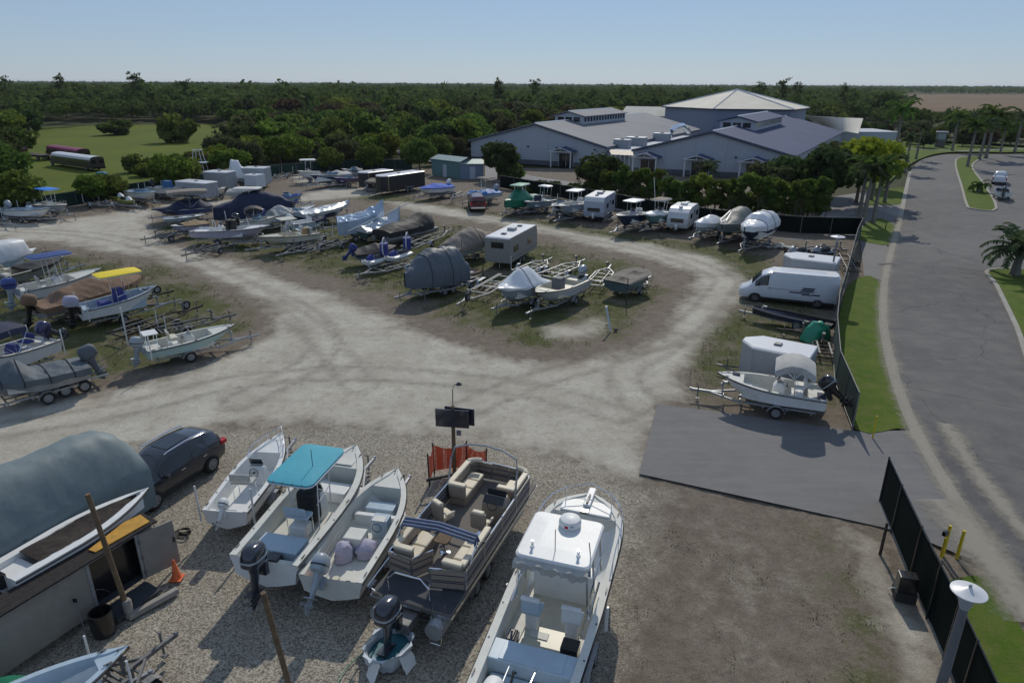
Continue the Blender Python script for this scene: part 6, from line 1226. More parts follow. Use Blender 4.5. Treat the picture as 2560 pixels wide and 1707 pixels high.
trailer((-38.05,118.26),(-38.17,106.70),'empty trailer frame on the pale ground at the far fence',1.7,ALU,1)
box_trailer((-22.45,102.13),(-18.95,106.25),2.4,2.5,'left black enclosed trailer with a white roof',side=TRB,trim=GOLD,roof=TRW)
box_trailer((-18.81,97.33),(-14.05,104.07),2.5,2.6,'right and longer black enclosed trailer with a white roof',side=TRB,trim=GOLD,roof=TRW)
boat((-19.83,102.07),(-20.96,99.34),2.0,'small tan covered boat between the two black trailers','small tan covered boat between the black trailers',hull=BLK,D=.7,feats=[('cover',{'c':TAN,'p':[(0,.2),(.4,.7),(1,.1)]})])
# ---------------- row in front of the hedge ----------------
boat((-8.95,97.21),(-12.76,92.56),2.3,'white boat under a bright blue cover beside the long black trailer','white boat under the bright blue cover',D=.75,rise=.3,zk=.6,feats=[('cover',{'c':BLUE,'p':[(0,.3),(.45,.6),(.8,.25),(.9,.05)],'x1':.9,'d':.05}),('motor',{'c':WHITE,'tilt':40})])
trailer((-8.89,98.08),(-10.75,92.91),'left empty silver trailer between the two blue covered boats',1.7,ALU,1)
trailer((-6.57,97.40),(-8.19,91.28),'right empty silver trailer between the two blue covered boats',1.7,ALU,1)
boat((-2.23,92.08),(-5.88,88.52),2.3,'sky blue covered deck boat behind the dark red pickup','sky blue covered deck boat behind the pickup',hull=LBLUE,D=.75,rise=.25,zk=.6,bow=3,feats=[('cover',{'c':mat('canvas_sky_blue',(.03,.2,.55),.6,var=.3),'p':[(0,.2),(.3,.5),(.6,.15),(.8,.4),(.92,.05)],'x1':.92,'d':.08,'wr':.06}),('ttop',{'x':.35,'l':2.2,'z':3.3,'c':BLACKC,'ant':False}),('motor',{'c':LGREY,'tilt':40})])
_p=(-4.20,84.03); pickup((_p[0],_p[1],0),R(97),'dark red pickup with a cap parked with its tail to the yard',REDP,True)
boat((2.69,87.46),(-0.92,80.80),2.5,'boat completely covered in green tarpaulin with a green T-top','boat covered in green tarpaulin',hull=DGRN,D=.95,rise=.4,zk=.6,feats=[('cover',{'c':GREEN,'p':[(0,.2),(.3,.5),(.42,1.3),(.6,1.3),(.72,.4),(.85,.3),(1,.05)],'q':1.6,'d':.8}),('ttop',{'x':.5,'l':2.6,'wd':1.9,'z':3.35,'c':mat('canopy_green',(.02,.26,.17),.6),'ant':False})])
boat((4.68,85.61),(1.39,81.53),2.1,'pale teal hulled boat with a navy console and small white canopy','pale teal boat with the navy console',hull=mat('hull_teal_grey',(.22,.32,.38),.3),deck=WHITE,D=.85,rise=.3,zk=.6,feats=[('ttop',{'x':.2,'l':1.2,'wd':1.5,'z':3.1,'c':WHITE,'ant':False}),('fn',lambda t,L,W,ZS,zf:M().cbox((L*.5,0,zf+.6),(.7,.7,1.2)).build('console_cover',NAVY,t,bevel=.1)),('poles',)])
boat((7.37,84.46),(4.54,79.36),2.2,'dark blue runabout with a white wraparound windscreen between two console boats','dark blue runabout with the white windscreen',hull=DBLUE,deck=WHITE,D=.8,rise=.3,zk=.5,td=.95,gw=.25,feats=[('wind',{'x':.55}),('rail',)])
boat((8.82,82.93),(5.16,76.78),2.4,'white centre console boat with a white T-top left of the first camper','white T-top boat left of the first camper',hull=mat('hull_grey_blue',(.36,.42,.52),.3),deck=OFFW,D=1.0,rise=.35,zk=.7,td=.72,feats=[('ttop',{'x':.42,'l':2.2,'wd':1.8,'z':3.25,'c':WHITE,'f':TRW}),('console',{'x':.42}),('seat',{'x':.25})])
camper((9.24,78.16),(11.22,83.35),2.4,2.8,'white travel trailer with a roof air conditioner between the console boats',body=mat('camper_skin',(.40,.44,.52),.4,var=.06))
trailer((12.06,79.82),(10.08,75.84),'low utility trailer with bicycles and poles right of the first camper',1.3,GALV,1,guides=False)
boat((14.68,75.70),(10.72,70.59),2.4,'dark hulled centre console boat with a white T-top beside the hedge','dark hulled boat with the white T-top',hull=DBLUE,deck=OFFW,D=1.05,rise=.35,zk=.7,td=.70,feats=[('ttop',{'x':.45,'l':2.3,'wd':2.0,'z':3.2,'c':WHITE,'f':LGREY}),('console',{'x':.45,'c':LILAC}),('seat',{'x':.28})])
boat((17.48,76.35),(13.90,71.45),2.4,'sea green boat with a grey T-top and a leaning outrigger pole','sea green boat with the grey T-top',hull=mat('hull_sea_green',(.15,.27,.27),.3),deck=WHITE,D=1.0,rise=.35,zk=.7,td=.7,feats=[('ttop',{'x':.4,'l':2.3,'wd':2.0,'z':3.2,'c':TAN}),('cover',{'c':WHITE,'p':[(.55,.25),(.75,.35),(1,.1)],'x0':.55,'d':.1}),('console',{'x':.42}),('fn',lambda t,L,W,ZS,zf:M().tube([(L*.35,-.9,3.2),(L*.1,-1.9,5.2)],.035,5).build('outrigger_pole',CREAM,t))])
camper((17.33,71.87),(19.83,77.00),2.2,2.6,'small rounded white camper with a dark front window beside the hedge',body=mat('camper_white',(.5,.52,.53),.35,var=.05),rounded=True,front=LGREY)
boat((21.93,71.86),(18.26,67.96),2.2,'low boat under a white cover right of the rounded camper','low boat under the white cover',hull=LBLUE,D=.9,rise=.35,zk=.6,feats=[('cover',{'c':WRAP,'p':[(0,.2),(.4,.8),(.7,.5),(1,.1)],'d':.35})])
boat((24.55,72.22),(20.25,65.67),2.5,'tall boat under a dark green grey cover with ropes hanging on its bow','tall boat under the dark green grey cover',hull=DGRN,D=1.1,rise=.35,zk=.7,bow=3,feats=[('cover',{'c':mat('canvas_green_grey',(.09,.11,.11),.6,var=.2,bump=.3,bscale=5),'p':[(0,.5),(.15,1.25),(.4,1.25),(.75,.35),(1,.05)],'d':.7,'q':2.6}),('fn',lambda t,L,W,ZS,zf:M().tube([(L*.5,-.5,ZS(.5)+1.0),(L*.8,-.7,ZS(.8)+.3),(L*.92,-.3,ZS(.9)+.1),(L*.86,.0,ZS(.9)+.3),(L*.6,-.2,ZS(.6)+.95)],.06,6).build('rope',PVC,t))])
boat((25.62,68.57),(21.41,62.60),2.6,'largest boat shrink wrapped in white at the right end of the hedge row','largest white wrapped boat at the right end of the hedge row',hull=NAVY,D=1.3,rise=.4,zk=.8,feats=[('cover',{'c':WRAP,'p':[(0,.8),(.1,1.15),(.5,1.1),(.62,.5),(.85,.25),(1,.08)],'d':.4,'q':3.0,'wr':.04,'straps':[.3,.62]})])
# ---------------- middle rows ----------------
boat((-35.17,79.96),(-40.47,76.90),2.3,'navy bowrider with a faded brown bimini in the middle rows','navy bowrider with the faded brown bimini',hull=mat('hull_navy_blue',(.05,.08,.2),.25,coat=.5),deck=BLACKC,D=.9,rise=.0,zk=.5,bow=3,stripe=WHITE,feats=[('bimini',{'x':.38,'l':4.2,'z':3.2,'c':TAN,'arc':.4}),('cover',{'c':NAVY,'p':[(0,.1),(.2,.9),(.55,.8),(.75,.15),(1,.05)],'d':.1})],tl=.5)
boat((-38.02,74.27),(-34.23,76.24),1.6,'flat white jon boat loaded with gear in the middle rows','flat white jon boat loaded with gear',hull=LBLUE,deck=WHITE,D=.4,rise=.1,zk=.5,sole=.15,gw=.2,bow=3.5,feats=[('box',None,(.3,0,.5,.5,.3),'gear_box',BLK),('box',None,(.5,.2,.5,.4,.25),'gear_box',WHITE),('box',None,(.7,0,.4,.6,.3),'gear_box',BLK)])
boat((-31.99,70.73),(-34.12,67.67),1.9,'brown topped skiff pointing left behind the long white bay boat','brown topped skiff behind the bay boat',hull=LILAC,deck=WHITE,D=.65,rise=.25,zk=.5,feats=[('cover',{'c':mat('cover_ochre_brown',(.24,.17,.09),.8),'p':[(0,.2),(.3,.45),(.7,.2)],'x1':.7,'d':.02})])
def d4(t,L,W,ZS,zf):
    for x in (.46,.52): M().cbox((L*x,0,zf+.75),(.35,.8,1.5),0,R(6)).build('console_cover',BLACKC,t,bevel=.08)
    M().tube([(L*.22,.3,ZS(.2)),(L*.24,.3,ZS(.2)+.8),(L*.30,-.3,ZS(.2)+.9),(L*.32,-.3,ZS(.2))],.04,6).build('tow_arch',TRW,t); M().tube([(L*.72,.1,ZS(.7)),(L*.70,.1,ZS(.7)+1.0)],.03,6).build('light_pole',TRW,t); M().tube([(L*.42,.5,zf),(L*.40,.5,zf+2.2)],.03,6).build('light_pole',TRW,t)
boat((-31.06,66.17),(-23.37,65.60),2.3,'long white bay boat with two black covered seats and a high bow','long white bay boat with black covered seats',hull=mat('hull_lilac_white',(.45,.43,.52),.3,var=.05),deck=WHITE,D=.85,rise=.55,zk=.5,bow=4,td=.68,ta=.16,feats=[('fn',d4),('console',{'x':.36}),('cleats',)],tl=.6)
boat((-32.40,75.77),(-24.39,75.71),2.9,'big cabin boat hidden under navy covers with a white hard roof','big cabin boat under navy covers',hull=NAVY,D=1.3,rise=.3,zk=.7,bow=3.5,ax=2,feats=[('cover',{'c':NAVY,'p':[(-.02,.1),(.2,.6),(.35,1.5),(.62,1.6),(.85,1.0),(1,.3)],'d':1.3,'q':2.6,'wr':.05,'nt':34}),('ttop',{'x':.42,'l':2.9,'wd':1.8,'z':3.95,'c':OFFW,'ant':False})])
boat((-26.48,73.26),(-22.24,77.59),2.4,'white sport boat with a blue outboard under a grey tarp','white sport boat with the blue outboard',hull=LBLUE,deck=WHITE,D=.95,rise=.4,zk=.5,feats=[('cover',{'c':LGREYC,'p':[(.05,.5),(.3,.9),(.5,.3)],'x0':.1,'x1':.5,'wr':.08}),('motor',{'c':mat('motor_blue'),'leg':LGREY,'k':1.2}),('wind',{'x':.6}),('rail',{'h':.4})])
boat((-29.15,86.46),(-26.47,87.19),2.2,'blue and white runabout half hidden behind the big navy cabin boat','blue and white runabout behind the navy cabin boat',hull=LGREY,deck=BLUE,D=.9,rise=.3,feats=[('wind',{'x':.5}),('rail',{'h':.4})])
def d7(t,L,W,ZS,zf):
    f=M()
    for s in (1,-1): f.tube([(L*.42,s*.5,zf),(L*.42,s*.45,2.9)],.03,6); f.tube([(L*.57,s*.5,zf),(L*.54,s*.45,2.9)],.03,6)
    for xx in (.42,.545): f.tube([(L*xx,-.46,2.86),(L*xx,.46,2.86)],.03,6)
    f.tube([(L*.42,.45,2.86),(L*.545,.45,2.86)],.03,6)
    f.build('canopy_frame',CREAM,t); M().box(L*.36,L*.62,-.8,.8,2.88,2.93).build('canopy',CREAM,t,bevel=.01); M().box(L*.15,L*.22,-.3,.3,zf,zf+.9).build('seat_back',GOLD,t,bevel=.05); M().box(L*.1,L*.14,-.6,.6,zf,zf+.9).build('seat_back',LGREYC,t,bevel=.05)
boat((-19.02,65.59),(-23.41,61.88),2.1,'cream skiff with a thin flat canopy frame pointing left','cream skiff with the flat canopy frame',hull=CREAM,deck=CREAM,D=.75,rise=.3,zk=.55,td=.6,feats=[('fn',d7),('console',{'x':.47,'h':.8}),('seat',{'x':.3})])
trailer((-17.87,65.05),(-20.75,58.94),'lowest empty silver trailer in front of the silver wrapped boats',1.7,ALU,1)
trailer((-18.94,68.79),(-20.92,61.74),'second empty silver trailer behind the lowest one by the cream skiff',1.7,ALU,1)
boat((-22.99,73.91),(-18.95,79.50),2.1,'slim boat under a silver cover left of the big silver wrapped hull','slim boat under the silver cover',hull=NAVY,D=.9,rise=.3,zk=.6,feats=[('cover',{'c':SILV,'p':[(0,.3),(.5,.35),(1,.35)],'d':.3,'q':1.3,'wr':.06})])
boat((-17.37,67.78),(-13.04,69.12),2.7,'big sail hull wrapped in shiny silver tarpaulin with a high bow','big hull in shiny silver tarpaulin',hull=LILAC,D=1.3,rise=.9,zk=.7,bow=2.6,ax=2,feats=[('cover',{'c':mat('tarp_silver_blue',(.40,.50,.62),.33,metal=.3,var=.2,bump=.6,bscale=3),'p':[(0,.35),(.5,.5),(.8,.7),(1,.95)],'d':1.25,'q':1.2,'wr':.08,'nt':40})])
boat((-14.68,66.16),(-11.49,69.65),2.0,'boat under a silver tarp hung over a long ridge pole','boat under the silver tarp on a ridge pole',hull=DGRN,D=.8,rise=.5,zk=.5,feats=[('cover',{'c':SILV,'p':[(0,.5),(.5,.75),(1,1.3)],'d':.15,'q':1.0,'wr':.05}),('fn',lambda t,L,W,ZS,zf:M().tube([(-1.6,0,ZS(0)+.2),(L+1.2,0,ZS(1)+1.5)],.05,6).build('ridge_pole',PVC,t))])
def d11(t,L,W,ZS,zf):
    for s in (1,-1): M().loft([[(x,s*.95+r*math.cos(q),.85+r*math.sin(q)) for q in [6.283*j/12 for j in range(12)]] for x,r in ((-.3,.3),(L-1.2,.33),(L-.2,.2),(L+.1,.02))]).build('pontoon_tube',GALV,t,True)
boat((-12.45,64.66),(-8.41,70.46),2.5,'pontoon boat under a black cover with a raised ridge','pontoon boat under the black cover',hull=CHAR,D=.6,rise=.0,zk=.9,bow=9,name='pontoon_boat',cat='pontoon boat',feats=[('cover',{'c':BLACKC,'p':[(-.02,.2),(.15,.6),(.5,.65),(.8,1.15),(.97,.7),(1,.5)],'d':.5,'q':2.2,'wr':.04}),('fn',d11)])
boat((-13.65,57.77),(-10.19,59.34),2.2,'low dark covered bass boat with a bright blue outboard','low dark covered bass boat',hull=mat('hull_steel_blue',(.10,.17,.25),.25,coat=.5),D=.6,rise=.3,zk=.5,feats=[('cover',{'c':BLACKC,'p':[(0,.3),(.5,.6),(1,.1)],'d':.15}),('motor',{'c':ROYAL,'leg':ROYAL,'k':.95,'tilt':40})])
for a,b,lb in (((-10.91,57.18),(-12.33,54.81),'front white jet boat with a blue engine cage in the middle row'),((-9.14,59.13),(-10.74,56.19),'rear white jet boat with a blue engine cage in the middle row')):
    jetski(a,b,lb,WHITE,ROYAL,group='white jet boats in the middle row')
t=thing('engine_cage','round blue and white engine cage above the front jet boat','engine cage',(*(-10.92,57.15),.9)); M().tube([(0,.75*math.cos(a),.75*math.sin(a)+.9) for a in [6.283*j/16 for j in range(16)]],.05,6,True).build('cage_ring',TRW,t); M().loft([sell(0,0,z,.35,.45,2.6,12) for z in (.2,1.2)]).build('engine',ROYAL,t); 
t=thing('engine_cage','round blue and white engine cage above the rear jet boat','engine cage',(*(-9.29,59.45),.9)); M().tube([(0,.75*math.cos(a),.75*math.sin(a)+.9) for a in [6.283*j/16 for j in range(16)]],.05,6,True).build('cage_ring',TRW,t); M().loft([sell(0,0,z,.35,.45,2.6,12) for z in (.2,1.2)]).build('engine',ROYAL,t)
trailer((-8.33,57.74),(-12.43,52.41),'double trailer under the white jet boats',2.0,ALU,1,loaded=True)
trailer((-9.73,62.65),(-6.41,70.93),'empty silver trailer pointing away behind the rear jet boat',1.8,ALU,1,guides=False)
boat((-4.20,51.47),(-7.68,47.35),2.5,'tall boxy boat under a slate grey cover in the middle row','tall boxy boat under the slate grey cover',hull=SLATE,D=1.1,rise=.3,zk=.6,bow=2.8,ax=2,feats=[('cover',{'c':mat('canvas_slate_blue',(.085,.105,.13),.55,var=.15,bump=.5,bscale=4),'p':[(-.02,.5),(.1,1.55),(.55,1.65),(.62,1.5),(.9,.45),(1,.1)],'d':1.0,'q':2.8,'wr':.05,'nt':36,'straps':[.35,.7]})],tl=1.0)
boat((-5.51,58.14),(-1.83,63.03),2.4,'white hulled boat under a taupe cover beside the travel trailer','white hulled boat under the taupe cover',hull=LGREY,D=.95,rise=.35,zk=.5,feats=[('cover',{'c':TAN,'p':[(-.02,.4),(.1,.9),(.4,1.35),(.6,1.1),(.8,.5),(1,.1)],'d':.3,'q':1.8,'wr':.06,'straps':[.55]})])
camper((1.2,62.7),(-1.28,56.5),2.3,2.75,'tan grey travel trailer with a black roof air conditioner in the middle row',body=mat('rv_skin',(.25,.25,.235),.45,var=.06,grime=.1))
trailer((-2.98,52.59),(-6.62,47.26),'leftmost of the empty silver trailers left of the white wrapped boat',1.9,ALU,1,guides=False)
trailer((-0.28,52.88),(-3.79,45.02),'empty tandem trailer directly left of the white wrapped boat',1.9,ALU,2,guides=False,spare=True)
trailer((0.62,53.89),(3.43,58.55),'empty silver trailer pointing away beside the tan grey travel trailer',1.8,ALU,1)
trailer((2.58,52.69),(6.29,58.03),'empty silver trailer pointing away behind the white open skiff',1.8,ALU,1)
trailer((6.19,50.21),(8.29,56.12),'empty silver trailer pointing away left of the dark covered deck boat',1.7,ALU,1,guides=False)
boat((1.93,48.18),(-0.91,44.65),2.2,'boat shrink wrapped in bright white standing in front of the island row','boat wrapped in bright white at the front of the island',hull=LGREY,D=1.0,rise=.3,zk=.5,bow=2.8,feats=[('cover',{'c':WRAP,'p':[(-.02,.1),(.22,.95),(.30,1.15),(.52,1.15),(.85,.2),(1,.02)],'d':.12,'q':1.35,'wr':.02,'sag':0,'straps':[.5]})],tl=.7)
def d19(t,L,W,ZS,zf): M().cbox((L*.52,0,zf+.6),(.7,.75,1.15)).build('console_cover',mat('cover_grey_box',(.12,.13,.15),.7,var=.1),t,bevel=.06); M().box(L*.8,L*.86,-.3,.3,ZS(.8)+.0,ZS(.8)+.05).build('hatch',CREAM,t,bevel=.01)
boat((5.05,49.37),(1.60,44.13),2.2,'white open skiff with a grey covered console at the front of the island','white open skiff with the grey covered console',hull=mat('hull_white_grey',(.45,.47,.5),.3,var=.05),deck=CREAM,D=.85,rise=.35,zk=.5,bow=3,td=.72,stripe=WHITE,feats=[('fn',d19),('motor',{'c':LGREY,'leg':BLK,'k':1.1,'tilt':10}),('cleats',)])
boat((7.60,48.42),(10.29,51.75),2.4,'dark green deck boat with a sagging black cover at the right of the island','dark green deck boat with the sagging black cover',hull=mat('hull_green_silver',(.11,.17,.19),.3,metal=.3),deck=BLACKC,D=.75,rise=.25,zk=.5,bow=4,rub=ALU,feats=[('cover',{'c':BLACKC,'p':[(0,-.08),(.3,.12),(.6,-.1),(.93,.08)],'x1':.93,'d':-.0,'wr':.035,'in':1})])
t=thing('utility_pedestal','short blue grey leaning post with a pale cap standing on the island','post',(*(6.32,41.33),0)); M().tube([(0,0,0),(-.3,.35,1.45)],.06,8).build('post',LBLUE,t); M().lathe([(.09,0),(.09,.1),(.02,.12)],(-.3,.35,1.42),'Z',8).build('cap',TRW,t); M().lathe([(.15,0),(.12,.1),(.02,.12)],(.35,.1,0),'Z',8).build('stone',RUB,t)
post((8.22,46.98),1.9,.035,'thin rusty stake in front of the dark green deck boat',RUST,name='stake')
post((-2.39,54.44),1.7,.035,'thin dark stake left of the travel trailer',RUST,name='stake')
post((-4.29,56.73),2.6,.03,'tall pale pipe with a blue band right of the slate covered boat',GALV,name='pipe')
post((-1.10,57.34),1.6,.03,'white guide pipe standing in front of the travel trailer corner',PVC,name='pipe')
# ---------------- meadow and far vehicles ----------------
_b1=bus((-73.00,123.37),(-86.61,132.93),'white roofed old school bus in the meadow',TRW,mat('bus_dark_brown',(.06,.045,.03),.6,var=.3))
_b2=bus((-83.97,138.00),(-96.79,147.57),'maroon roofed old bus behind the white roofed bus',mat('bus_maroon',(.22,.02,.06),.5,var=.2),mat('bus_dark_red',(.06,.02,.03),.6,var=.3))
_b1.scale=_b2.scale=(1,1,.82)
flatbed((-92.68,139.83),(-102.20,145.66),'rusty flatbed truck with a red cab left of the old buses')
pickup((*(77.41,110.88),0),R(56),'white pickup truck parked with its tail towards the yard right of the median',VANW)
boat((67.22,94.88),(70.34,100.01),1.9,'small white boat on a trailer behind the white pickup','small white boat behind the pickup',deck=BLK,D=.6,rise=.2,feats=[('motor',{'c':BLK,'tilt':30})],tl=.3)
t=thing('entrance_sign','stone entrance sign with a pale panel beside the far road','sign',(*(109.60,182.28),0),R(-20)); M().box(-1.1,1.1,-.5,.5,0,3.6).build('pillar',mat('sign_stone',(.14,.13,.13),.8),t,bevel=.05); M().box(-1.3,1.3,-.55,.55,3.6,3.9).build('cap',TRW,t,bevel=.03); M().box(-.9,.9,-.56,-.5,1.9,3.3).build('sign_panel',LGREY,t)
t=thing('rail_fence','low dark rail fence along the far road','fence',(*(113.75,206.53),0)); f=M(); a0=(113.75,206.53); b0=(133.13,178.96); 
for i in range(31):
    x=(b0[0]-a0[0])*i/30; y=(b0[1]-a0[1])*i/30; f.tube([(x,y,0),(x,y,1.3)],.09,5)
for z in (.5,1.2): f.tube([(0,0,z),(b0[0]-a0[0],b0[1]-a0[1],z)],.08,4)
f.build('rails',BLK,t)
t=thing('curb_inlet','dark storm drain grate in the gutter at the yard corner','drain',(*(33.06,58.99),0),R(10)); M().box(-.7,.7,-.3,.3,.0,.06).build('inlet_block',CONC,t,bevel=.03); M().box(-.6,.6,-.22,.22,.06,.075).build('grate',RUST,t)
post((40.77,74.35),.7,.05,'short black sign post on the grass by the palms',BLK,name='sign_post'); 

trailer((-27.11,63.27),(-29.02,58.77),'empty dark trailer on the grass below the long white bay boat',1.6,GALV,1,guides=False)
trailer((-23.54,67.32),(-26.55,63.29),'empty silver trailer between the bay boat and the cream skiff',1.6,ALU,1,guides=False)
trailer((-33.83,68.05),(-35.90,65.18),'empty dark trailer below the brown topped skiff',1.5,GALV,1,guides=False)
trailer((-16.38,65.63),(-18.36,60.21),'empty dark trailer right of the lowest silver trailer',1.6,GALV,1,guides=False)

boat((-28.39,70.78),(-24.91,72.20),2.0,'white runabout with a black bimini between the bay boat and the navy covers','white runabout with the black bimini',hull=WHITE,deck=OFFW,D=.8,rise=.3,zk=.5,feats=[('bimini',{'x':.4,'l':1.8,'z':2.6,'c':BLACKC}),('wind',{'x':.6}),('motor',{'c':BLK,'tilt':20})])
boat((-24.91,115.58),(-28.16,114.57),2.2,'grey runabout in the back row before the left black trailer','grey runabout in the back row',hull=LGREY,deck=OFFW,D=.85,rise=.3,feats=[('wind',{'x':.55}),('cover',{'c':GREYC,'p':[(0,.2),(.3,.5),(.5,.1)],'x1':.5})])
boat((-2.92,54.59),(-4.13,52.42),1.3,'small brown dinghy filled with rags left of the travel trailer','small brown dinghy filled with rags',hull=mat('hull_tan',(.35,.3,.25),.5),deck=BROWNC,D=.4,rise=.1,zk=.15,sole=.1,trail=False,feats=[('box',None,(.4,0,.5,.5,.3),'rag_heap',LILAC),('box',None,(.65,.1,.4,.4,.25),'rag_heap',REDP)])
boat((-22.66,69.93),(-19.60,71.73),2.0,'blue grey skiff with a white motor in the shade of the silver wrapped hulls','blue grey skiff in the shade of the silver hulls',hull=LBLUE,deck=WHITE,D=.8,rise=.3,feats=[('console',{'x':.5}),('motor',{'c':WHITE,'tilt':30}),('cover',{'c':NAVY,'p':[(.5,.1),(.8,.3)],'x0':.6})])
boat((-37.71,92.31),(-34.44,91.80),2.0,'small white covered boat below the shrink wrapped cabin boat','small white covered boat below the wrapped cabin boat',hull=LGREY,D=.7,rise=.3,feats=[('cover',{'c':LGREYC,'p':[(0,.3),(.5,.5),(1,.1)]})])


# ---------------- placing the trees ----------------
def rnd(a,b): return random.uniform(a,b)
# royal palms along the road
pg='royal palms along the road'
pl=[((40.36,79.70),0,1.0,'front left'),((39.83,77.50),1,1.05,'front middle'),((41.22,78.01),0,1.0,'front right')]
plant('royal_palm','leftmost palm of the clump of three by the yard corner','palm',(40.36,79.70),PALM[0],.9,pg)
plant('royal_palm','middle palm of the clump of three by the yard corner','palm',(39.83,77.50),PALM[1],1.0,pg)
plant('royal_palm','rightmost palm of the clump of three by the yard corner','palm',(41.22,78.01),PALM[0],.88,pg)
for p,k,s,lb in (((50.09,92.87),1,1.1,'short palm on the grass strip right behind the clump of three'),((49.46,95.22),0,1.0,'palm on the verge behind the clump of three'),((55.03,103.65),2,1.2,'slim palm on the verge by the parking lot'),((79.93,147.81),0,1.6,'tallest palm at the bend of the road by the hall'),((71.03,126.82),1,1.25,'palm leaning over the road edge near the bend'),((86.60,151.37),1,1.15,'palm at the left side of the road mouth'),((88.31,136.43),0,1.35,'palm at the left edge of the median island'),((103.15,153.84),0,1.7,'tallest palm on the median island'),((99.51,150.33),1,1.5,'palm just left of the tallest median palm'),((106.76,172.06),0,1.45,'palm between the entrance sign and the median'),((118.84,167.55),1,1.5,'palm at the right edge beyond the car park'),((113.27,164.32),2,1.5,'slim palm beyond the pickup'),((120.93,190.31),1,1.4,'far palm near the rail fence')):
    plant('royal_palm',lb,'palm',p,PALM[k],s*.8,pg)
plant('date_palm','low spreading date palm on the right grass island','palm',(41.81,55.26),PALMLOW,1.0)
plant('young_palm','short young palm at the foot of the tall median palms','palm',(68.83,102.50),(royal(9,1.2,PALML,18,1.9,.2)),1.0)
LIMEP=[kindmesh('crown',3.7,2.9,5.0,22,2400,.3,150,LIME,4.2,.22)]
plant('lime_tree','bright lime yellow tree beside the palms at the hall corner','tree',(46.05,92.42),LIMEP[0],1.15); plant('lime_tree','smaller lime yellow tree left of the bright one','tree',(55.67,107.02),LIMEP[0],.95)
plant('date_palm','round palm standing against the wall of the right hall','palm',(31.5,113.5),PALMLOW,.8)
plant('date_palm','tall round palm in the open ground left of the halls','palm',(5.16,233.58),PALMLOW,2.0)
# large trees near the halls
for p,k,s,lb in (((-2.36,114.21),1,.86,'round dark tree standing alone before the left hall'),((-13.11,151.66),1,.95,'dark tree at the left end of the left hall'),((12.24,96.89),1,.88,'dark tree in front of the gap between the halls'),((39.56,88.45),1,1.2,'big dark tree at the right end of the hedge'),((45.31,99.42),3,.95,'olive tree right of the big dark tree'),((36.04,91.47),1,.9,'dark tree behind the right part of the hedge'),((-9.22,198.74),3,1.1,'olive tree left behind the left hall'),((-7.66,201.78),1,1.0,'dark tree close to the olive tree behind the left hall')):
    plant('broadleaf_tree',lb,'tree',p,BROAD[k],s)
plant('shrub','bush right of the lone dark tree by the plaza','shrub',(-0.46,115.28),BUSH[1],1.6)
# hedge of tall stems
HL=[(10.37,95.06),(14.60,90.20),(20.37,83.33),(26.13,78.35),(31.70,76.14),(36.41,77.18)]
n=0
for (x0,y0),(x1,y1) in zip(HL,HL[1:]):
    k=int(math.hypot(x1-x0,y1-y0)/.95)
    for i in range(k):
        u=i/k; plant('hedge_shrub','tall narrow shrub of the green hedge between the yard and the halls','shrub',(x0+(x1-x0)*u+rnd(-.4,.4),y0+(y1-y0)*u+rnd(.2,1.9)),HEDG[n%3],rnd(.85,1.08),'tall hedge shrubs'); n+=1
# low weeds row by the plaza
a0,b0=(0.48,101.84),(10.56,96.84)
for i in range(26):
    u=i/25; plant('shrub','low thin shrub in the row between the plaza and the covered boats','shrub',(a0[0]+(b0[0]-a0[0])*u+rnd(-.5,.5),a0[1]+(b0[1]-a0[1])*u+rnd(-1,4)),BUSH[i%3],rnd(.5,.8),'low shrubs by the plaza')
# bushes between meadow and yard
bb=[((-65.36,122.51),1,1.4),((-61.14,117.13),0,1.3),((-61.57,125.63),2,1.2),((-57.44,122.83),0,1.5),((-56.28,125.85),0,1.7)]
lbl=['dark bush in the meadow behind the fence','second bush beside the dark meadow bush','fresh green bush in the meadow corner','bush before the far trailers','tall bush by the tower boat']
for (p,k,s),l in zip(bb,lbl): plant('bush',l,'bush',p,BUSH[k],s*1.25)
plant('bush','wide dark round bush alone in the middle of the meadow','bush',(-87.37,185.65),BUSH[1],3.2,sz=4.0); plant('bush','low wide bush at the far side of the meadow','bush',(-118.18,211.89),BUSH[1],3.2,sz=2.4); plant('bush','dark scrubby bush in front of the white roofed bus','bush',(-61.01,101.39),BUSH[1],1.3); plant('bush','second dark bush right of the one before the bus','bush',(-60.12,103.47),BUSH[1],1.1)
t=thing('parked_car','old blue pickup half hidden in the bush near the fence','car',(*(-62.95,106.39),0),.3); t.name='old_pickup'; M().box(-2,2,-.9,.9,.5,1.2).build('body',LBLUE,t,bevel=.15); M().box(-.6,1,-.8,.8,1.2,1.9,.2,.1).build('cab',TEALB,t,bevel=.1)
for x in (-1.3,1.3):
    for s in (1,-1): wheel(t,x,s*.8,.36,.22)
for p,k,s,l in (((-72.98,99.40),0,1.0,'dark tree at the left edge nearest the green fence'),((-86.77,116.14),1,1.2,'large tree at the left edge behind the nearest one'),((-102.96,147.27),0,.95,'tree at the left edge beside the flatbed truck'),((-127.05,178.24),2,1.2,'tall tree at the left edge beyond the flatbed truck'),((-134.60,198.02),1,1.0,'tree at the left end of the far meadow edge')): plant('broadleaf_tree',l,'tree',p,BROAD[k],s)
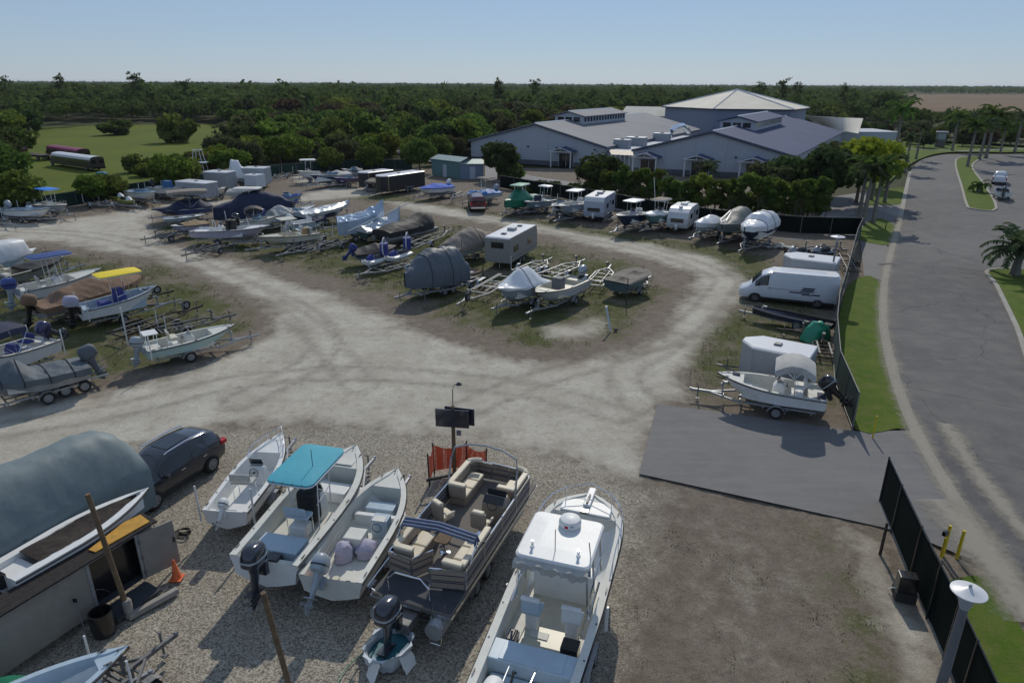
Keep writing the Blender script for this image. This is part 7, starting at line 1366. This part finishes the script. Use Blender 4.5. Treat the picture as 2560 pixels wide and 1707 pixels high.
# the woods: clear areas
def poly(*p): return list(p)
CLR=[ [(-59.73,63.41),(-155.29,196.66),(-146.59,209.91),(-158.76,237.56),(-137.16,263.04),(-96.12,251.61),(-70.50,194.86),(-54.69,129.03),(-50.76,110.02),(-55.13,92.01),(-60.10,80.08)],
      [(-60,60),(-40,121),(-14,124),(-6,119),(10,100),(50,80),(50,0),(-200,0),(-200,60)],
      [(-16,112),(-11,147),(26,215),(40,222),(85,225),(112,212),(90,130),(60,100),(20,90)],
      [(10,60),(60,118),(84,165),(112,178),(210,205),(400,240),(400,60),(100,20)],
      [(-22.52,164.18),(-12.14,210.83),(7.23,246.21),(7.15,270.19),(-16.63,242.21),(-25.89,181.74)],
      [(306.44,639.93),(432.08,612.37),(649.34,582.39),(1667.20,1504.18),(973.32,1386.58),(678.30,1289.03)] ]
def free(x,y):
    X=np.array([x]);Y=np.array([y])
    return not any(insidef(X,Y,p)[0]>0 for p in CLR)
random.seed(21); pts=[]
y=78
while y<292:
    stp=5.2+(y-78)*.033; x=-y*.80-6
    while x<y*.8+6:
        px,py=x+rnd(-.4,.4)*stp,y+rnd(-.4,.4)*stp
        if free(px,py) and not (px/py>.56 and py>262): pts.append((px,py))
        x+=stp
    y+=stp*.92
# keep the nearest ones as single trees
pts.sort(key=lambda p:math.hypot(*p)); print('tree spots',len(pts))
near=pts[:290]; rest=pts[290:]
for i,(x,y) in enumerate(near):
    d=math.hypot(x,y); left=x<-70
    if d<150: k=random.choice([0,2,2,0,3]) if x<20 else random.choice([0,1,3]); ms=BROAD[min(k,4)] if k<3 else BROAD[3]; s=rnd(.5,.85) if not left else rnd(.85,1.25)
    elif d<205: ms=FARB[random.choice([0,1,2,3,0])]; s=rnd(.7,1.1)
    else: ms=FARB[random.choice([0,1,2,3,4,1])]; s=rnd(.85,1.3)
    if x>0 and d>120: s*=.85
    if x/y>.45: s*=.62 if y<235 else .48
    plant('broadleaf_tree','leafy green tree of the woods around the meadow and halls','tree',(x,y),ms,s,'trees of the nearer woods')
# taller pines sticking out above the woods
for (px,py,tp,k,lb) in ((287,205,183,0,'thin pine above the woods at the far left'),(450,205,178,1,'broad feathery pine breaking the skyline left of centre'),(165,205,188,1,'low broad pine on the skyline at the far left'),(560,208,194,0,'small pine on the skyline right of the broad feathery pine'),(1248,210,188,0,'thin pine on the skyline above the middle of the woods'),(1330,210,190,1,'thin pine right of the middle of the woods'),(1822,212,193,1,'left pine of the group behind the pavilion'),(1870,212,184,0,'tallest pine of the group behind the pavilion'),(1902,212,193,1,'right pine of the group behind the pavilion'),(2006,214,196,0,'lone pine right of the pavilion')):
    yy=300+rnd(-20,30); r=(px-1280)/1709; x=r*yy*1.07; h=14.8+(211-tp)/1709*yy*1.09
    plant('pine_tree',lb,'tree',(x,yy),PINE[k],h*.8/(14 if k==0 else 12),'pines above the woods',sz=h*.86/(14 if k==0 else 12))
# far woods, one mass
def farwoods():
    r=np.random.default_rng(4); P=[];U=[];V=[]
    def clump(x,y,h,w_,nq,sz):
        d=r.normal(size=(nq,3)); d/=np.linalg.norm(d,axis=1)[:,None]; lob=r.normal(size=(5,3))*np.array([.42,.42,.25]); c=lob[r.integers(0,5,nq)]
        p=(c+d*r.uniform(.3,.62,nq)[:,None])*np.array([w_,w_,h*.36])+np.array([x,y,h*.62]); t=r.normal(size=(nq,3)); t/=np.linalg.norm(t,axis=1)[:,None]; b=np.cross(t,d); s=sz*r.uniform(.6,1.3,(nq,1)); P.append(p);U.append(t*s);V.append(b*s)
    for x,y in rest: clump(x,y,rnd(7.5,11)*(1 if x<0 else .9),4.2,170,.55)
    y=292.
    while y<3600:
        st=8+(y-292)*.032; x=-y*.84
        while x<y*.84:
            qx,qy=x+r.uniform(-.5,.5)*st,y+r.uniform(-.5,.5)*st
            if not (y<1250 and qx/qy>.545-.00004*qy):
                hh=r.uniform(8.5,12.6)*(1.06 if qx<-60 else .95)+(2.6 if r.random()<.07 else 0); clump(qx,qy,hh,st*.62,int(max(26,120-y*.08)),.75+st*.045)
            elif y<400:
                clump(qx,qy,max(1.,13.4-.031*qy),st*.6,70,.5)
            x+=st
        y+=st*1.0
    P_,U_,V_=np.concatenate(P),np.concatenate(U),np.concatenate(V); print('far quads',len(P_))
    m=mat('far_leaves',(.095,.135,.038),.9,var=.55,scale=.02,trans=.35,spec=.04); me=quads_mesh('far_woods',P_,U_,V_,m); o=bpy.data.objects.new('far_woods',me); COL.objects.link(o); tag(o,'far dark green woods reaching to the horizon','woods',kind='stuff')
farwoods()


# ---------------- air ----------------
def haze():
    m=bpy.data.materials.new('haze'); m.use_nodes=True; N=m.node_tree.nodes; N.remove(N['Principled BSDF']); v=N.new('ShaderNodeVolumePrincipled'); v.inputs['Color'].default_value=(.80,.88,1,1); v.inputs['Density'].default_value=.00006; v.inputs['Anisotropy'].default_value=.3
    m.node_tree.links.new(v.outputs[0],N['Material Output'].inputs['Volume'])
    o=M().box(-9100,9100,-400,12100,-1.3,24).build('haze',m); tag(o,'thin pale blue air over the whole yard and woods','haze',kind='stuff')
haze()
print('objects',len(bpy.data.objects))
